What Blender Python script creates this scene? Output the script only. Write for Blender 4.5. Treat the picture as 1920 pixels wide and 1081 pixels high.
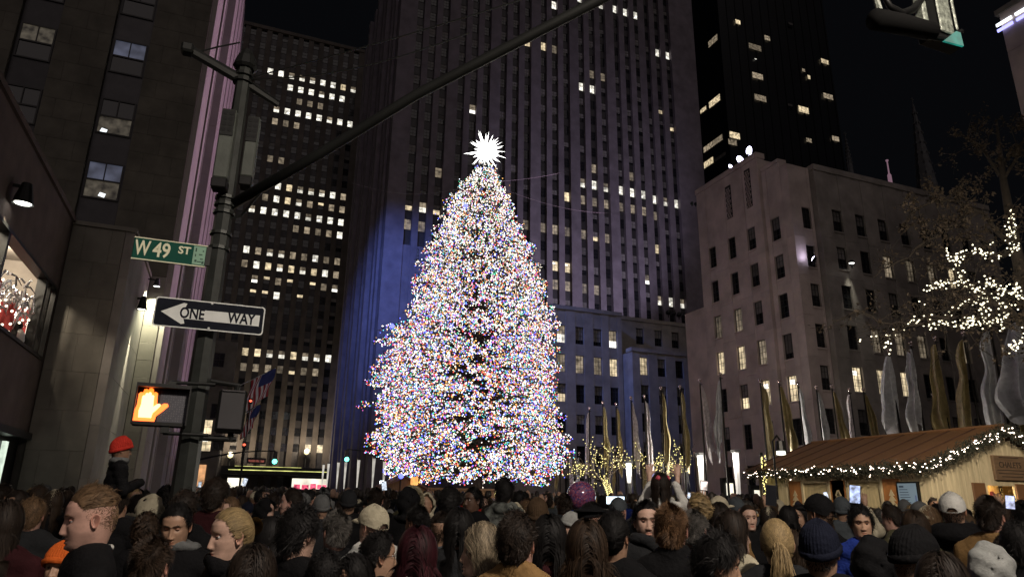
import bpy, bmesh, math, random
import numpy as np
from mathutils import Vector, Matrix

S = bpy.context.scene
for o in list(bpy.data.objects):
    bpy.data.objects.remove(o)
COL = S.collection
rad = math.radians

# ------------------------------------------------------------------ camera
FPX = 1300.0
PIT, YAW, ROLL, CAMH = rad(17.0), rad(21.7), rad(0.85), 1.68
_f0 = np.array([math.sin(YAW), math.cos(YAW), 0.0]); _r0 = np.array([math.cos(YAW), -math.sin(YAW), 0.0]); _u0 = np.array([0, 0, 1.0])
FWD = _f0 * math.cos(PIT) + _u0 * math.sin(PIT); _up = _u0 * math.cos(PIT) - _f0 * math.sin(PIT)
RGT = _r0 * math.cos(ROLL) + _up * math.sin(ROLL); UPV = _up * math.cos(ROLL) - _r0 * math.sin(ROLL)
CAM = np.array([0, 0, CAMH])
cam_data = bpy.data.cameras.new('camera'); cam = bpy.data.objects.new('camera', cam_data); COL.objects.link(cam)
cam_data.sensor_width = 36.0; cam_data.lens = 36.0 * FPX / 1920.0; cam_data.clip_start = 0.05; cam_data.clip_end = 3000
cam.matrix_world = Matrix(((RGT[0], UPV[0], -FWD[0], 0), (RGT[1], UPV[1], -FWD[1], 0), (RGT[2], UPV[2], -FWD[2], CAMH), (0, 0, 0, 1)))
S.camera = cam

# ------------------------------------------------------------------ night sky, dim city light
W = bpy.data.worlds.new('World'); S.world = W; W.use_nodes = True
nt = W.node_tree; bg = nt.nodes['Background']
bg.inputs['Color'].default_value = (0.72, 0.78, 1.0, 1); bg.inputs['Strength'].default_value = 0.0028
sun_d = bpy.data.lights.new('sun', 'SUN'); sun_d.energy = 0.26; sun_d.angle = rad(60); sun_d.color = (1.0, 0.86, 0.82)
sun = bpy.data.objects.new('sun', sun_d); COL.objects.link(sun)
sun.rotation_euler = (rad(48), 0, rad(-8))       # from behind the camera, over the street
S.view_settings.view_transform = 'Standard'; S.view_settings.look = 'None'; S.view_settings.exposure = 0.0; S.view_settings.gamma = 1.0
S.view_settings.use_curve_mapping = False
S.render.engine = 'CYCLES'
cy = S.cycles
cy.max_bounces = 5; cy.diffuse_bounces = 2; cy.glossy_bounces = 2; cy.transmission_bounces = 4; cy.transparent_max_bounces = 6
cy.sample_clamp_indirect = 1.5; cy.sample_clamp_direct = 0.0
cy.caustics_reflective = False; cy.caustics_refractive = False
cy.use_light_tree = True
cy.use_denoising = True; cy.use_adaptive_sampling = False
try:
    cy.denoiser = 'OPENIMAGEDENOISE'; cy.denoising_input_passes = 'RGB_ALBEDO_NORMAL'; cy.denoising_prefilter = 'ACCURATE'
except Exception:
    pass

# ------------------------------------------------------------------ pixel -> place (photo pixels, 1920 wide)
def ray(px, py): return FWD + RGT * (px - 960) / FPX - UPV * (py - 540.5) / FPX
def onX(px, py, X): d = ray(px, py); return CAM + d * (X / d[0])
def onY(px, py, Y): d = ray(px, py); return CAM + d * (Y / d[1])
def dist(px, py, D): d = ray(px, py); return CAM + d * (D / math.hypot(d[0], d[1]))
def proj(p):
    v = np.asarray(p, float) - CAM; z = v @ FWD
    return 960 + FPX * (v @ RGT) / z, 540.5 - FPX * (v @ UPV) / z, z
def gz(x, y):
    """the plaza climbs very gently away from the street corner"""
    f = x * _f0[0] + y * _f0[1]
    return 0.010 * min(max(f - 6.0, 0.0), 44.0)

# ------------------------------------------------------------------ helpers
RNG = random.Random(7); NR = np.random.default_rng(7)
def tag(o, label=None, cat=None, group=None, kind=None):
    if label: o['label'] = label
    if cat: o['category'] = cat
    if group: o['group'] = group
    if kind: o['kind'] = kind
    return o
def empty(name, label, cat, loc=(0, 0, 0), group=None, rz=0.0):
    o = bpy.data.objects.new(name, None); COL.objects.link(o); o.location = loc; o.rotation_euler = (0, 0, rz); o.empty_display_size = 0.2
    return tag(o, label, cat, group)
def link(name, mesh, parent=None, mats=None):
    o = bpy.data.objects.new(name, mesh); COL.objects.link(o)
    if parent is not None: o.parent = parent
    if mats:
        for i, m in enumerate(mats):
            o.material_slots[i].link = 'OBJECT'; o.material_slots[i].material = m
    return o

class MB:
    def __init__(s): s.v = []; s.f = []; s.m = []
    def add(s, vs, fs, mi=0):
        b = len(s.v); s.v += [tuple(map(float, v)) for v in vs]; s.f += [tuple(b + i for i in f) for f in fs]; s.m += [mi] * len(fs); return s
    def box(s, x0, x1, y0, y1, z0, z1, mi=0):
        return s.add([(x0, y0, z0), (x1, y0, z0), (x1, y1, z0), (x0, y1, z0), (x0, y0, z1), (x1, y0, z1), (x1, y1, z1), (x0, y1, z1)],
                     [(3, 2, 1, 0), (4, 5, 6, 7), (0, 1, 5, 4), (1, 2, 6, 5), (2, 3, 7, 6), (3, 0, 4, 7)], mi)
    def bbox(s, x0, x1, y0, y1, z0, z1, b=0.02, mi=0):
        """box with chamfered vertical and horizontal edges"""
        b = min(b, (x1 - x0) * .45, (y1 - y0) * .45, (z1 - z0) * .45)
        vs = []
        for sz in (0, 1):
            z = (z0, z1)[sz]; zi = (z0 + b, z1 - b)[sz]
            for (cx, cy, dx, dy) in ((x0, y0, 1, 1), (x1, y0, -1, 1), (x1, y1, -1, -1), (x0, y1, 1, -1)):
                vs += [(cx + dx * b, cy, zi), (cx, cy + dy * b, zi), (cx + dx * b, cy + dy * b, z)]
        fs = [(2, 11, 8, 5), (14, 17, 20, 23)]
        # side quads
        for sz in (0,):
            fs += [(0, 3, 15, 12), (4, 7, 19, 16), (6, 9, 21, 18), (10, 1, 13, 22)]
        fs += [(1, 0, 12, 13), (3, 4, 16, 15), (7, 6, 18, 19), (9, 10, 22, 21)]
        fs += [(0, 2, 5, 3), (4, 5, 8, 7), (6, 8, 11, 9), (10, 11, 2, 1)]
        fs += [(12, 15, 17, 14), (16, 19, 20, 17), (18, 21, 23, 20), (22, 13, 14, 23)]
        fs += [(0, 1, 2), (3, 5, 4), (7, 8, 6), (9, 11, 10), (12, 14, 13), (15, 16, 17), (19, 18, 20), (21, 22, 23)]
        return s.add(vs, fs, mi)
    def quad(s, a, b, c, d, mi=0): return s.add([a, b, c, d], [(0, 1, 2, 3)], mi)
    def tube(s, pts, rads, n=8, mi=0, caps=True, flat=1.0):
        pts = [np.asarray(p, float) for p in pts]
        if not hasattr(rads, '__len__'): rads = [rads] * len(pts)
        vs = []; prev = None
        for i, p in enumerate(pts):
            t = pts[min(i + 1, len(pts) - 1)] - pts[max(i - 1, 0)]; t = t / (np.linalg.norm(t) + 1e-9)
            if prev is None:
                a = np.cross(t, (0, 0, 1.0)) if abs(t[2]) < .95 else np.cross(t, (0, 1.0, 0))
            else: a = prev - t * (prev @ t)
            a = a / (np.linalg.norm(a) + 1e-9); prev = a; b = np.cross(t, a)
            for k in range(n):
                w = 2 * math.pi * k / n; vs.append(p + rads[i] * (math.cos(w) * a + math.sin(w) * b * flat))
        fs = []
        for i in range(len(pts) - 1):
            for k in range(n):
                fs.append((i * n + k, i * n + (k + 1) % n, (i + 1) * n + (k + 1) % n, (i + 1) * n + k))
        if caps: fs += [tuple(range(n - 1, -1, -1)), tuple((len(pts) - 1) * n + k for k in range(n))]
        return s.add(vs, fs, mi)
    def lathe(s, prof, n=16, c=(0, 0, 0), mi=0):
        vs = [(c[0] + r * math.cos(2 * math.pi * k / n), c[1] + r * math.sin(2 * math.pi * k / n), c[2] + z) for r, z in prof for k in range(n)]
        fs = [(i * n + k, i * n + (k + 1) % n, (i + 1) * n + (k + 1) % n, (i + 1) * n + k) for i in range(len(prof) - 1) for k in range(n)]
        fs += [tuple(range(n - 1, -1, -1)), tuple((len(prof) - 1) * n + k for k in range(n))]
        return s.add(vs, fs, mi)
    def prism(s, poly, y0, y1, mi=0, axis='y'):
        """polygon in (x, z) extruded along y (or (y,z) along x)"""
        n = len(poly)
        f = (lambda p, t: (p[0], t, p[1])) if axis == 'y' else (lambda p, t: (t, p[0], p[1]))
        vs = [f(p, y0) for p in poly] + [f(p, y1) for p in poly]
        fs = [tuple(range(n)), tuple(range(2 * n - 1, n - 1, -1))] + [(i, i + n, (i + 1) % n + n, (i + 1) % n) for i in range(n)]
        return s.add(vs, fs, mi)
    def mesh(s, name, mats, smooth=False):
        me = bpy.data.meshes.new(name); me.from_pydata(s.v, [], s.f)
        for m in mats: me.materials.append(m)
        if len(mats) > 1: me.polygons.foreach_set('material_index', s.m)
        if smooth: me.polygons.foreach_set('use_smooth', [True] * len(s.f))
        me.update(); return me
    def build(s, name, mats, parent=None, smooth=False, loc=None):
        if not isinstance(mats, (list, tuple)): mats = [mats]
        o = link(name, s.mesh(name, mats, smooth), parent)
        if loc is not None: o.location = loc
        return o

def npmesh(name, V, Fq, mats, smooth=True, tint=None, midx=None):
    """mesh from numpy arrays (quads or tris)"""
    me = bpy.data.meshes.new(name); V = np.asarray(V, np.float32); Fq = np.asarray(Fq, np.int32)
    k = Fq.shape[1]
    me.vertices.add(len(V)); me.vertices.foreach_set('co', V.ravel())
    me.loops.add(Fq.size); me.loops.foreach_set('vertex_index', Fq.ravel())
    me.polygons.add(len(Fq)); me.polygons.foreach_set('loop_start', np.arange(0, Fq.size, k, dtype=np.int32))
    me.polygons.foreach_set('loop_total', np.full(len(Fq), k, np.int32))
    if smooth: me.polygons.foreach_set('use_smooth', np.ones(len(Fq), bool))
    for m in mats: me.materials.append(m)
    if midx is not None: me.polygons.foreach_set('material_index', np.asarray(midx, np.int32))
    me.update(calc_edges=True)
    if tint is not None:
        at = me.color_attributes.new('tint', 'FLOAT_COLOR', 'POINT')
        c = np.ones((len(V), 4), np.float32); c[:, :tint.shape[1]] = tint; at.data.foreach_set('color', c.ravel())
    return me

# ------------------------------------------------------------------ materials
MATS = {}
def _n(nt, t, **kw):
    n = nt.nodes.new(t)
    for k, v in kw.items():
        if k.startswith('i_'): n.inputs[k[2:].replace('_', ' ')].default_value = v
        else: setattr(n, k, v)
    return n
def mat(name, col, rough=0.8, metal=0.0, var=0.15, vscale=1.5, bump=0.0, bscale=30.0, objvar=0.0, spec=0.5, space='Object', tint=False, stretch=None, stain=0.0, sheen=0.0):
    if name in MATS: return MATS[name]
    m = bpy.data.materials.new(name); m.use_nodes = True; t = m.node_tree; b = t.nodes['Principled BSDF']; L = t.links
    b.inputs['Roughness'].default_value = rough; b.inputs['Metallic'].default_value = metal; b.inputs['Specular IOR Level'].default_value = spec
    if sheen: b.inputs['Sheen Weight'].default_value = sheen
    tc = _n(t, 'ShaderNodeTexCoord'); vec = tc.outputs['Object']
    if space == 'World': g = _n(t, 'ShaderNodeNewGeometry'); vec = g.outputs['Position']
    if stretch:
        mp = _n(t, 'ShaderNodeMapping'); mp.inputs['Scale'].default_value = stretch; L.new(vec, mp.inputs['Vector']); vec = mp.outputs['Vector']
    no = _n(t, 'ShaderNodeTexNoise', i_Scale=vscale, i_Detail=5.0, i_Roughness=0.6); L.new(vec, no.inputs['Vector'])
    mr = _n(t, 'ShaderNodeMapRange'); mr.inputs['To Min'].default_value = 1 - var; mr.inputs['To Max'].default_value = 1 + var
    mr.inputs['From Min'].default_value = 0.3; mr.inputs['From Max'].default_value = 0.7
    L.new(no.outputs['Fac'], mr.inputs['Value']); fac = mr.outputs['Result']
    if objvar:
        oi = _n(t, 'ShaderNodeObjectInfo'); m2 = _n(t, 'ShaderNodeMapRange'); m2.inputs['To Min'].default_value = 1 - objvar; m2.inputs['To Max'].default_value = 1 + objvar
        L.new(oi.outputs['Random'], m2.inputs['Value']); mm = _n(t, 'ShaderNodeMath', operation='MULTIPLY'); L.new(fac, mm.inputs[0]); L.new(m2.outputs['Result'], mm.inputs[1]); fac = mm.outputs[0]
    if stain:
        s2 = _n(t, 'ShaderNodeTexNoise', i_Scale=0.35, i_Detail=6.0); L.new(vec, s2.inputs['Vector'])
        m3 = _n(t, 'ShaderNodeMapRange'); m3.inputs['From Min'].default_value = .42; m3.inputs['From Max'].default_value = .62; m3.inputs['To Min'].default_value = 1; m3.inputs['To Max'].default_value = 1 - stain
        L.new(s2.outputs['Fac'], m3.inputs['Value']); mm = _n(t, 'ShaderNodeMath', operation='MULTIPLY'); L.new(fac, mm.inputs[0]); L.new(m3.outputs['Result'], mm.inputs[1]); fac = mm.outputs[0]
    vm = _n(t, 'ShaderNodeVectorMath', operation='SCALE'); vm.inputs[0].default_value = col[:3]; L.new(fac, vm.inputs['Scale']); out = vm.outputs['Vector']
    if tint:
        at = _n(t, 'ShaderNodeAttribute', attribute_name='tint'); v2 = _n(t, 'ShaderNodeVectorMath', operation='MULTIPLY')
        L.new(out, v2.inputs[0]); L.new(at.outputs['Color'], v2.inputs[1]); out = v2.outputs['Vector']
    L.new(out, b.inputs['Base Color'])
    if bump:
        nb = _n(t, 'ShaderNodeTexNoise', i_Scale=bscale, i_Detail=4.0); L.new(vec, nb.inputs['Vector'])
        bu = _n(t, 'ShaderNodeBump', i_Strength=bump, i_Distance=0.02); L.new(nb.outputs['Fac'], bu.inputs['Height']); L.new(bu.outputs['Normal'], b.inputs['Normal'])
    MATS[name] = m; return m
def glow(name, col, s, sampled=False, base=(0.1, 0.1, 0.1), var=0.0, vscale=3.0, objvar=0.0):
    """a surface that gives off light"""
    if name in MATS: return MATS[name]
    m = bpy.data.materials.new(name); m.use_nodes = True; t = m.node_tree; b = t.nodes['Principled BSDF']; L = t.links
    b.inputs['Base Color'].default_value = (*base, 1); b.inputs['Roughness'].default_value = 0.5
    b.inputs['Emission Color'].default_value = (*col, 1); b.inputs['Emission Strength'].default_value = s
    fac = None
    if var or objvar:
        tc = _n(t, 'ShaderNodeTexCoord'); oi = _n(t, 'ShaderNodeObjectInfo')
        ad = _n(t, 'ShaderNodeVectorMath', operation='ADD'); sc = _n(t, 'ShaderNodeMath', operation='MULTIPLY'); sc.inputs[1].default_value = 57.0
        L.new(oi.outputs['Random'], sc.inputs[0]); L.new(tc.outputs['Object'], ad.inputs[0]); L.new(sc.outputs[0], ad.inputs[1])
        no = _n(t, 'ShaderNodeTexNoise', i_Scale=vscale, i_Detail=2.0); L.new(ad.outputs['Vector'], no.inputs['Vector'])
        mr = _n(t, 'ShaderNodeMapRange'); mr.inputs['From Min'].default_value = .3; mr.inputs['From Max'].default_value = .7
        mr.inputs['To Min'].default_value = s * (1 - var); mr.inputs['To Max'].default_value = s * (1 + var); L.new(no.outputs['Fac'], mr.inputs['Value']); fac = mr.outputs['Result']
        if objvar:
            m2 = _n(t, 'ShaderNodeMapRange'); m2.inputs['To Min'].default_value = 1 - objvar; m2.inputs['To Max'].default_value = 1 + objvar * .6; L.new(oi.outputs['Random'], m2.inputs['Value'])
            mm = _n(t, 'ShaderNodeMath', operation='MULTIPLY'); L.new(fac, mm.inputs[0]); L.new(m2.outputs['Result'], mm.inputs[1]); fac = mm.outputs[0]
        L.new(fac, b.inputs['Emission Strength'])
    try: m.cycles.emission_sampling = 'AUTO' if sampled else 'NONE'
    except Exception: pass
    MATS[name] = m; return m
def spot(loc, target, watts, col, size=60, blend=0.4, soft=0.15, parent=None):
    d = bpy.data.lights.new('lamp_light', 'SPOT'); d.energy = watts; d.color = col; d.spot_size = rad(size); d.spot_blend = blend; d.shadow_soft_size = soft
    o = bpy.data.objects.new('lamp_light', d); COL.objects.link(o); o.location = loc
    o.rotation_euler = (Vector(target) - Vector(loc)).to_track_quat('-Z', 'Y').to_euler()
    if parent: o.parent = parent; o.matrix_parent_inverse = parent.matrix_world.inverted()
    return o
def point(loc, watts, col, soft=0.1):
    d = bpy.data.lights.new('lamp_light', 'POINT'); d.energy = watts; d.color = col; d.shadow_soft_size = soft
    o = bpy.data.objects.new('lamp_light', d); COL.objects.link(o); o.location = loc; return o
def text_mesh(txt, size, ext=0.002, off=0.0):
    cu = bpy.data.curves.new('lettering', 'FONT'); cu.body = txt; cu.size = size; cu.extrude = ext; cu.align_x = 'CENTER'; cu.align_y = 'CENTER'; cu.resolution_u = 3; cu.offset = off
    ob = bpy.data.objects.new('lettering', cu); COL.objects.link(ob)
    dg = bpy.context.evaluated_depsgraph_get(); me = bpy.data.meshes.new_from_object(ob.evaluated_get(dg)); bpy.data.objects.remove(ob); bpy.data.curves.remove(cu)
    return me

STONE = mat('limestone', (0.27, 0.245, 0.225), 0.9, var=.18, vscale=.6, bump=.25, bscale=9, objvar=.06, space='World', stain=.18)
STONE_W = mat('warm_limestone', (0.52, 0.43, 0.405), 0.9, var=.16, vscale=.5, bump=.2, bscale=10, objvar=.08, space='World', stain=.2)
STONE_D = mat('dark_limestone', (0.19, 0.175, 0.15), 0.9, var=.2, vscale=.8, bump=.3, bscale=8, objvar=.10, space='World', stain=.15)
STONE_S = mat('limestone_painted_shade', (0.29, 0.26, 0.24), 0.9, var=.2, vscale=.8, bump=.3, bscale=8, objvar=.06, space='World', stain=.22)  # darker copy of the corner building stone; its street side shade is in the colour
JOINT = mat('mortar', (0.085, 0.078, 0.07), 0.95)
SPAND = mat('aluminium_spandrel', (0.055, 0.052, 0.055), 0.5, .5, objvar=.2)
FRAME = mat('window_frame_metal', (0.03, 0.028, 0.028), .5, .3)
FRAME_L = mat('painted_frame', (0.12, 0.11, 0.10), .6)
GLASSD = mat('dark_glass', (0.012, 0.013, 0.016), .12, spec=.6, var=.3)
BLIND = mat('window_blind', (0.16, 0.15, 0.145), .8, objvar=.45)
BLACK = mat('black_metal', (0.012, 0.012, 0.012), .45, .4)
LITW = glow('lit_window_white', (1.0, .95, .82), .95, var=.65, vscale=1.3, objvar=.3)
LITY = glow('lit_window_warm', (1.0, .80, .50), .78, var=.65, vscale=1.3, objvar=.35)
LITD = glow('lit_window_dim', (1.0, .80, .55), .22, var=.7, vscale=1.3, objvar=.6)
LITS = glow('ceiling_light_in_window', (1.0, .97, .88), 1.8)
# ================================================================== GROUND, FAR SETTING
gr = MB(); n = 40
xs = np.concatenate([[-600, -200, -80], np.linspace(-40, 90, 40), [140, 250, 700]]); ys = np.concatenate([[-300, -60, -15], np.linspace(-8, 110, 40), [160, 260, 900]])
gv = [(x, y, gz(x, y)) for y in ys for x in xs]; nx = len(xs)
gf = [(j * nx + i, j * nx + i + 1, (j + 1) * nx + i + 1, (j + 1) * nx + i) for j in range(len(ys) - 1) for i in range(nx - 1)]
gr.add(gv, gf)
tag(gr.build('ground', mat('paving', (0.09, 0.085, 0.08), .75, var=.25, vscale=.8, bump=.2, space='World')), kind='structure')

# ================================================================== WINDOWS
WM = {}
def wmesh(w, h, kind, nx=2, ny=2, fr=0.06, dep=0.07):
    """one window: frame, glazing bars, panes; faces -y, origin at the middle of its sill line"""
    key = (round(w, 2), round(h, 2), kind, nx, ny)
    if key in WM: return WM[key]
    m = MB(); mats = [FRAME, GLASSD, BLIND, LITW, LITY, LITD, LITS]
    x0, x1 = -w / 2, w / 2
    m.box(x0, x0 + fr, -dep, 0, 0, h); m.box(x1 - fr, x1, -dep, 0, 0, h); m.box(x0 + fr, x1 - fr, -dep, 0, 0, fr); m.box(x0 + fr, x1 - fr, -dep, 0, h - fr, h)
    bar = fr * .55
    for i in range(1, nx):
        x = x0 + w * i / nx; m.box(x - bar / 2, x + bar / 2, -dep * .6, -.004, fr, h - fr)
    for j in range(1, ny):
        z = h * j / ny; m.box(x0 + fr, x1 - fr, -dep * (.8 if j * 2 == ny else .5), -.006, z - bar / 2, z + bar / 2)
    def pane(z0, z1, mi, y=0.0, xa=x0, xb=x1): m.quad((xa, y, z0), (xb, y, z0), (xb, y, z1), (xa, y, z1), mi)
    hh = h
    if kind == 'dark': pane(0, hh, 1)
    elif kind == 'blind': pane(0, hh * .5, 1); pane(hh * .5, hh, 2)
    elif kind == 'blind2': pane(0, hh * .25, 1); pane(hh * .25, hh, 2)
    elif kind == 'white': pane(0, hh, 3); m.quad((x0 + w * .12, -.012, hh * .12), (x0 + w * .6, -.012, hh * .2), (x0 + w * .6, -.012, hh * .42), (x0 + w * .12, -.012, hh * .36), 6)
    elif kind == 'white2': pane(0, hh, 3); m.quad((x0 + w * .35, -.012, hh * .1), (x0 + w * .9, -.012, hh * .28), (x0 + w * .9, -.012, hh * .5), (x0 + w * .5, -.012, hh * .4), 6)
    elif kind == 'warm': pane(0, hh, 4)
    elif kind == 'warm2': pane(0, hh, 4); m.quad((x0 + w * .12, -.012, hh * .68), (x0 + w * .62, -.012, hh * .66), (x0 + w * .62, -.012, hh * .84), (x0 + w * .12, -.012, hh * .86), 6)
    elif kind == 'dim': pane(0, hh, 5)
    elif kind == 'halfw': pane(0, hh * .5, 3); pane(hh * .5, hh, 5)
    elif kind == 'halfy': pane(0, hh * .45, 4); pane(hh * .45, hh, 2)
    elif kind == 'low': pane(0, hh * .62, 1); pane(hh * .62, hh, 4)
    elif kind == 'cool': pane(0, hh * .4, 6); pane(hh * .4, hh, 5)
    WM[key] = m.mesh('window', mats); return WM[key]
RZ = {'S': 0.0, 'W': -math.pi / 2, 'E': math.pi / 2}
class Face:
    """a facade plane: a runs along it, d inwards, z up"""
    def __init__(s, kind, p): s.k = kind; s.p = p
    def box(s, mb, a0, a1, d0, d1, z0, z1, mi=0, b=0.0):
        if s.k == 'S': t = (a0, a1, s.p + d0, s.p + d1)
        elif s.k == 'W': t = (s.p + d0, s.p + d1, a0, a1)
        else: t = (s.p - d1, s.p - d0, a0, a1)
        return mb.bbox(*t, z0, z1, b, mi) if b else mb.box(*t, z0, z1, mi)
    def pt(s, a, d, z):
        if s.k == 'S': return (a, s.p + d, z)
        return (s.p + d, a, z) if s.k == 'W' else (s.p - d, a, z)
    def px(s, px, py):
        q = onY(px, py, s.p) if s.k == 'S' else onX(px, py, s.p)
        return (q[0] if s.k == 'S' else q[1]), q[2]
    def put(s, name, mesh, a, d, z, parent):
        o = link(name, mesh, parent); o.location = s.pt(a, d, z); o.rotation_euler = (0, 0, RZ[s.k]); return o
def snap(face, lits, cols, rows, tola=1.6, tolz=2.2):
    out = {}
    for (px, py, k) in lits:
        a, z = face.px(px, py); i = int(np.argmin(np.abs(np.array(cols) - a))); j = int(np.argmin(np.abs(np.array(rows) - z)))
        if abs(cols[i] - a) < tola and abs(rows[j] - z) < tolz: out[(i, j)] = k
    return out
def window_field(face, parent, cols, rows, w, h, d, lit, default, nx=2, ny=2, limit=300, skip=None):
    """every window its own part; beyond the limit the farthest ones are joined into one"""
    todo = []
    for j, z in enumerate(rows):
        for i, a in enumerate(cols):
            if skip and skip(a, z) and (i, j) not in lit: continue
            q = face.pt(a, d, z); x, y, dd = proj(q)
            if not (-60 < x < 1980 and y > -60): continue
            todo.append((np.linalg.norm(np.array(q) - CAM) - (200 if (i, j) in lit else 0), i, j))
    todo.sort(); rest = MB()
    for n, (_, i, j) in enumerate(todo):
        k = lit.get((i, j)) or default(i, j); me = wmesh(w, h, k, nx, ny)
        loc = face.pt(cols[i], d, rows[j] - h / 2)
        if n < limit: face.put('window', me, cols[i], d, rows[j] - h / 2, parent)
        else:
            c, s_ = math.cos(RZ[face.k]), math.sin(RZ[face.k])
            vs = [(v.co.x * c - v.co.y * s_ + loc[0], v.co.x * s_ + v.co.y * c + loc[1], v.co.z + loc[2]) for v in me.vertices]; b = len(rest.v)
            rest.v += vs
            for p in me.polygons: rest.f.append(tuple(b + q for q in p.vertices)); rest.m.append(p.material_index)
    if rest.v: tag(rest.build('upper_windows', [FRAME, GLASSD, BLIND, LITW, LITY, LITD, LITS], parent), kind='stuff')

def default_tower(i, j):
    r = RNG.random(); return 'dark' if r < .45 else 'blind' if r < .75 else 'blind2'

# ================================================================== TALL STONE TOWER BEHIND THE TREE
T = empty('skyscraper', 'huge limestone skyscraper slab with vertical piers rising behind the big lit tree', 'skyscraper', (22.2, 120, 0))
T.matrix_world  # identity rotation
def under(parent):
    """children keep world coordinates"""
    bpy.context.view_layer.update()
    for o in list(parent.children):
        if not o.get('_rel'):
            o.location = Vector(o.location) - Vector(parent.location); o['_rel'] = 1
    for o in list(parent.children): del o['_rel']
FT = Face('S', 120.0)
tc = [26.5, 29.25, 32.0, 35.8, 38.55, 41.3, 45.1, 47.9, 50.7, 54.5, 57.25, 60.05, 63.8, 66.65, 69.5, 73.2, 76.1, 79.0, 82.6, 85.55, 88.5]
tr = [67.1 + 3.95 * k for k in range(-11, 16)]
ww = 1.5
TOWST = mat('tower_limestone', (0.195, 0.168, 0.198), .9, var=.2, vscale=.4, bump=.2, bscale=6, objvar=.08, space='World', stain=.15)
zt = 128.0
for i in range(len(tc) + 1):
    a0 = 22.2 if i == 0 else tc[i - 1] + ww / 2; a1 = 96.4 if i == len(tc) else tc[i] - ww / 2
    wide = (a1 - a0) > 2
    z0 = 0 if (i < 4 or i > 19) else 20
    FT.box(b := MB(), a0, a1, (0 if i < 18 else 1.2) - (.18 if wide else 0), 3.0, z0, zt); b.build('pier', TOWST, T)
for i, a in enumerate(tc):
    dd = .75 if i < 18 else 1.95
    zlow = 47.0 if i < 3 else 20
    FT.box(b := MB(), a - ww / 2 + .002, a + ww / 2 - .002, dd, 3.0, zlow, zt); b.build('spandrel_strip', SPAND, T)
    if i < 3: FT.box(b := MB(), a - ww / 2 + .002, a + ww / 2 - .002, .12, 3.0, 0, zlow); b.build('stone_panel', TOWST, T)
lits = [(1156, 12, 'white'), (1175, 20, 'white'), (1195, 28, 'white2'), (1038, 12, 'white'), (1130, 12, 'halfw'), (1088, 3, 'white'), (989, 83, 'warm'), (1018, 90, 'warm'), (1041, 98, 'dim'),
        (1232, 78, 'white'), (1256, 85, 'white'), (1273, 90, 'white2'), (1290, 94, 'white'), (1091, 168, 'white2'), (1113, 172, 'white'), (1112, 143, 'dim'), (1133, 150, 'dim'), (1238, 210, 'halfy'), (1263, 218, 'halfy'), (883, 211, 'cool'),
        (1094, 341, 'halfw'), (1117, 343, 'white'), (1139, 349, 'halfw'), (1167, 352, 'white'), (1188, 356, 'white2'), (1210, 360, 'white'), (1237, 365, 'white2'), (1258, 369, 'halfw'), (1277, 372, 'white'),
        (1116, 315, 'dim'), (1138, 318, 'blind2'), (1187, 328, 'dim'), (1208, 332, 'blind2'), (1236, 338, 'blind2'), (1256, 342, 'blind2'),
        (1066, 367, 'warm'), (1095, 375, 'dim'), (1117, 378, 'dim'), (1139, 380, 'dim'), (1168, 386, 'dim'), (1190, 389, 'dim'), (1211, 394, 'dim'), (1239, 399, 'dim'), (986, 422, 'dim'), (1018, 428, 'dim'), (1042, 431, 'dim'), (1065, 430, 'dim'),
        (1096, 436, 'dim'), (1118, 440, 'halfy'), (1141, 443, 'dim'), (1243, 460, 'warm'), (1042, 494, 'warm2'), (1065, 497, 'warm2'), (1042, 535, 'dim'), (1066, 535, 'dim'), (1098, 545, 'dim'), (1120, 545, 'dim'),
        (759, 385, 'halfy'), (786, 388, 'halfw'), (814, 392, 'halfy'), (757, 418, 'dim'), (785, 420, 'dim'), (818, 322, 'dim'), (1218, 523, 'cool'), (1247, 556, 'halfw'), (1269, 559, 'white'), (1290, 562, 'halfw')]
lt = snap(FT, lits, tc, tr)
for half, sl in ((0, slice(0, 18)), (1, slice(18, 21))):
    sub = tc[sl]; off = sl.start
    window_field(FT, T, sub, tr, ww - .01, 2.15, .74 if half == 0 else 1.94, {(i - off, j): k for (i, j), k in lt.items() if off <= i < sl.stop}, default_tower, 2, 3, 235 if half == 0 else 60,
                 skip=lambda a, z: (a < 33 and z < 48) or z < 24)
for px, py in ((777, 478), (777, 522)):
    a, z = FT.px(px, py); FT.put('window', wmesh(1.6, 2.6, 'blind2', 3, 4), a, .10, z - 1.3, T)
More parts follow.
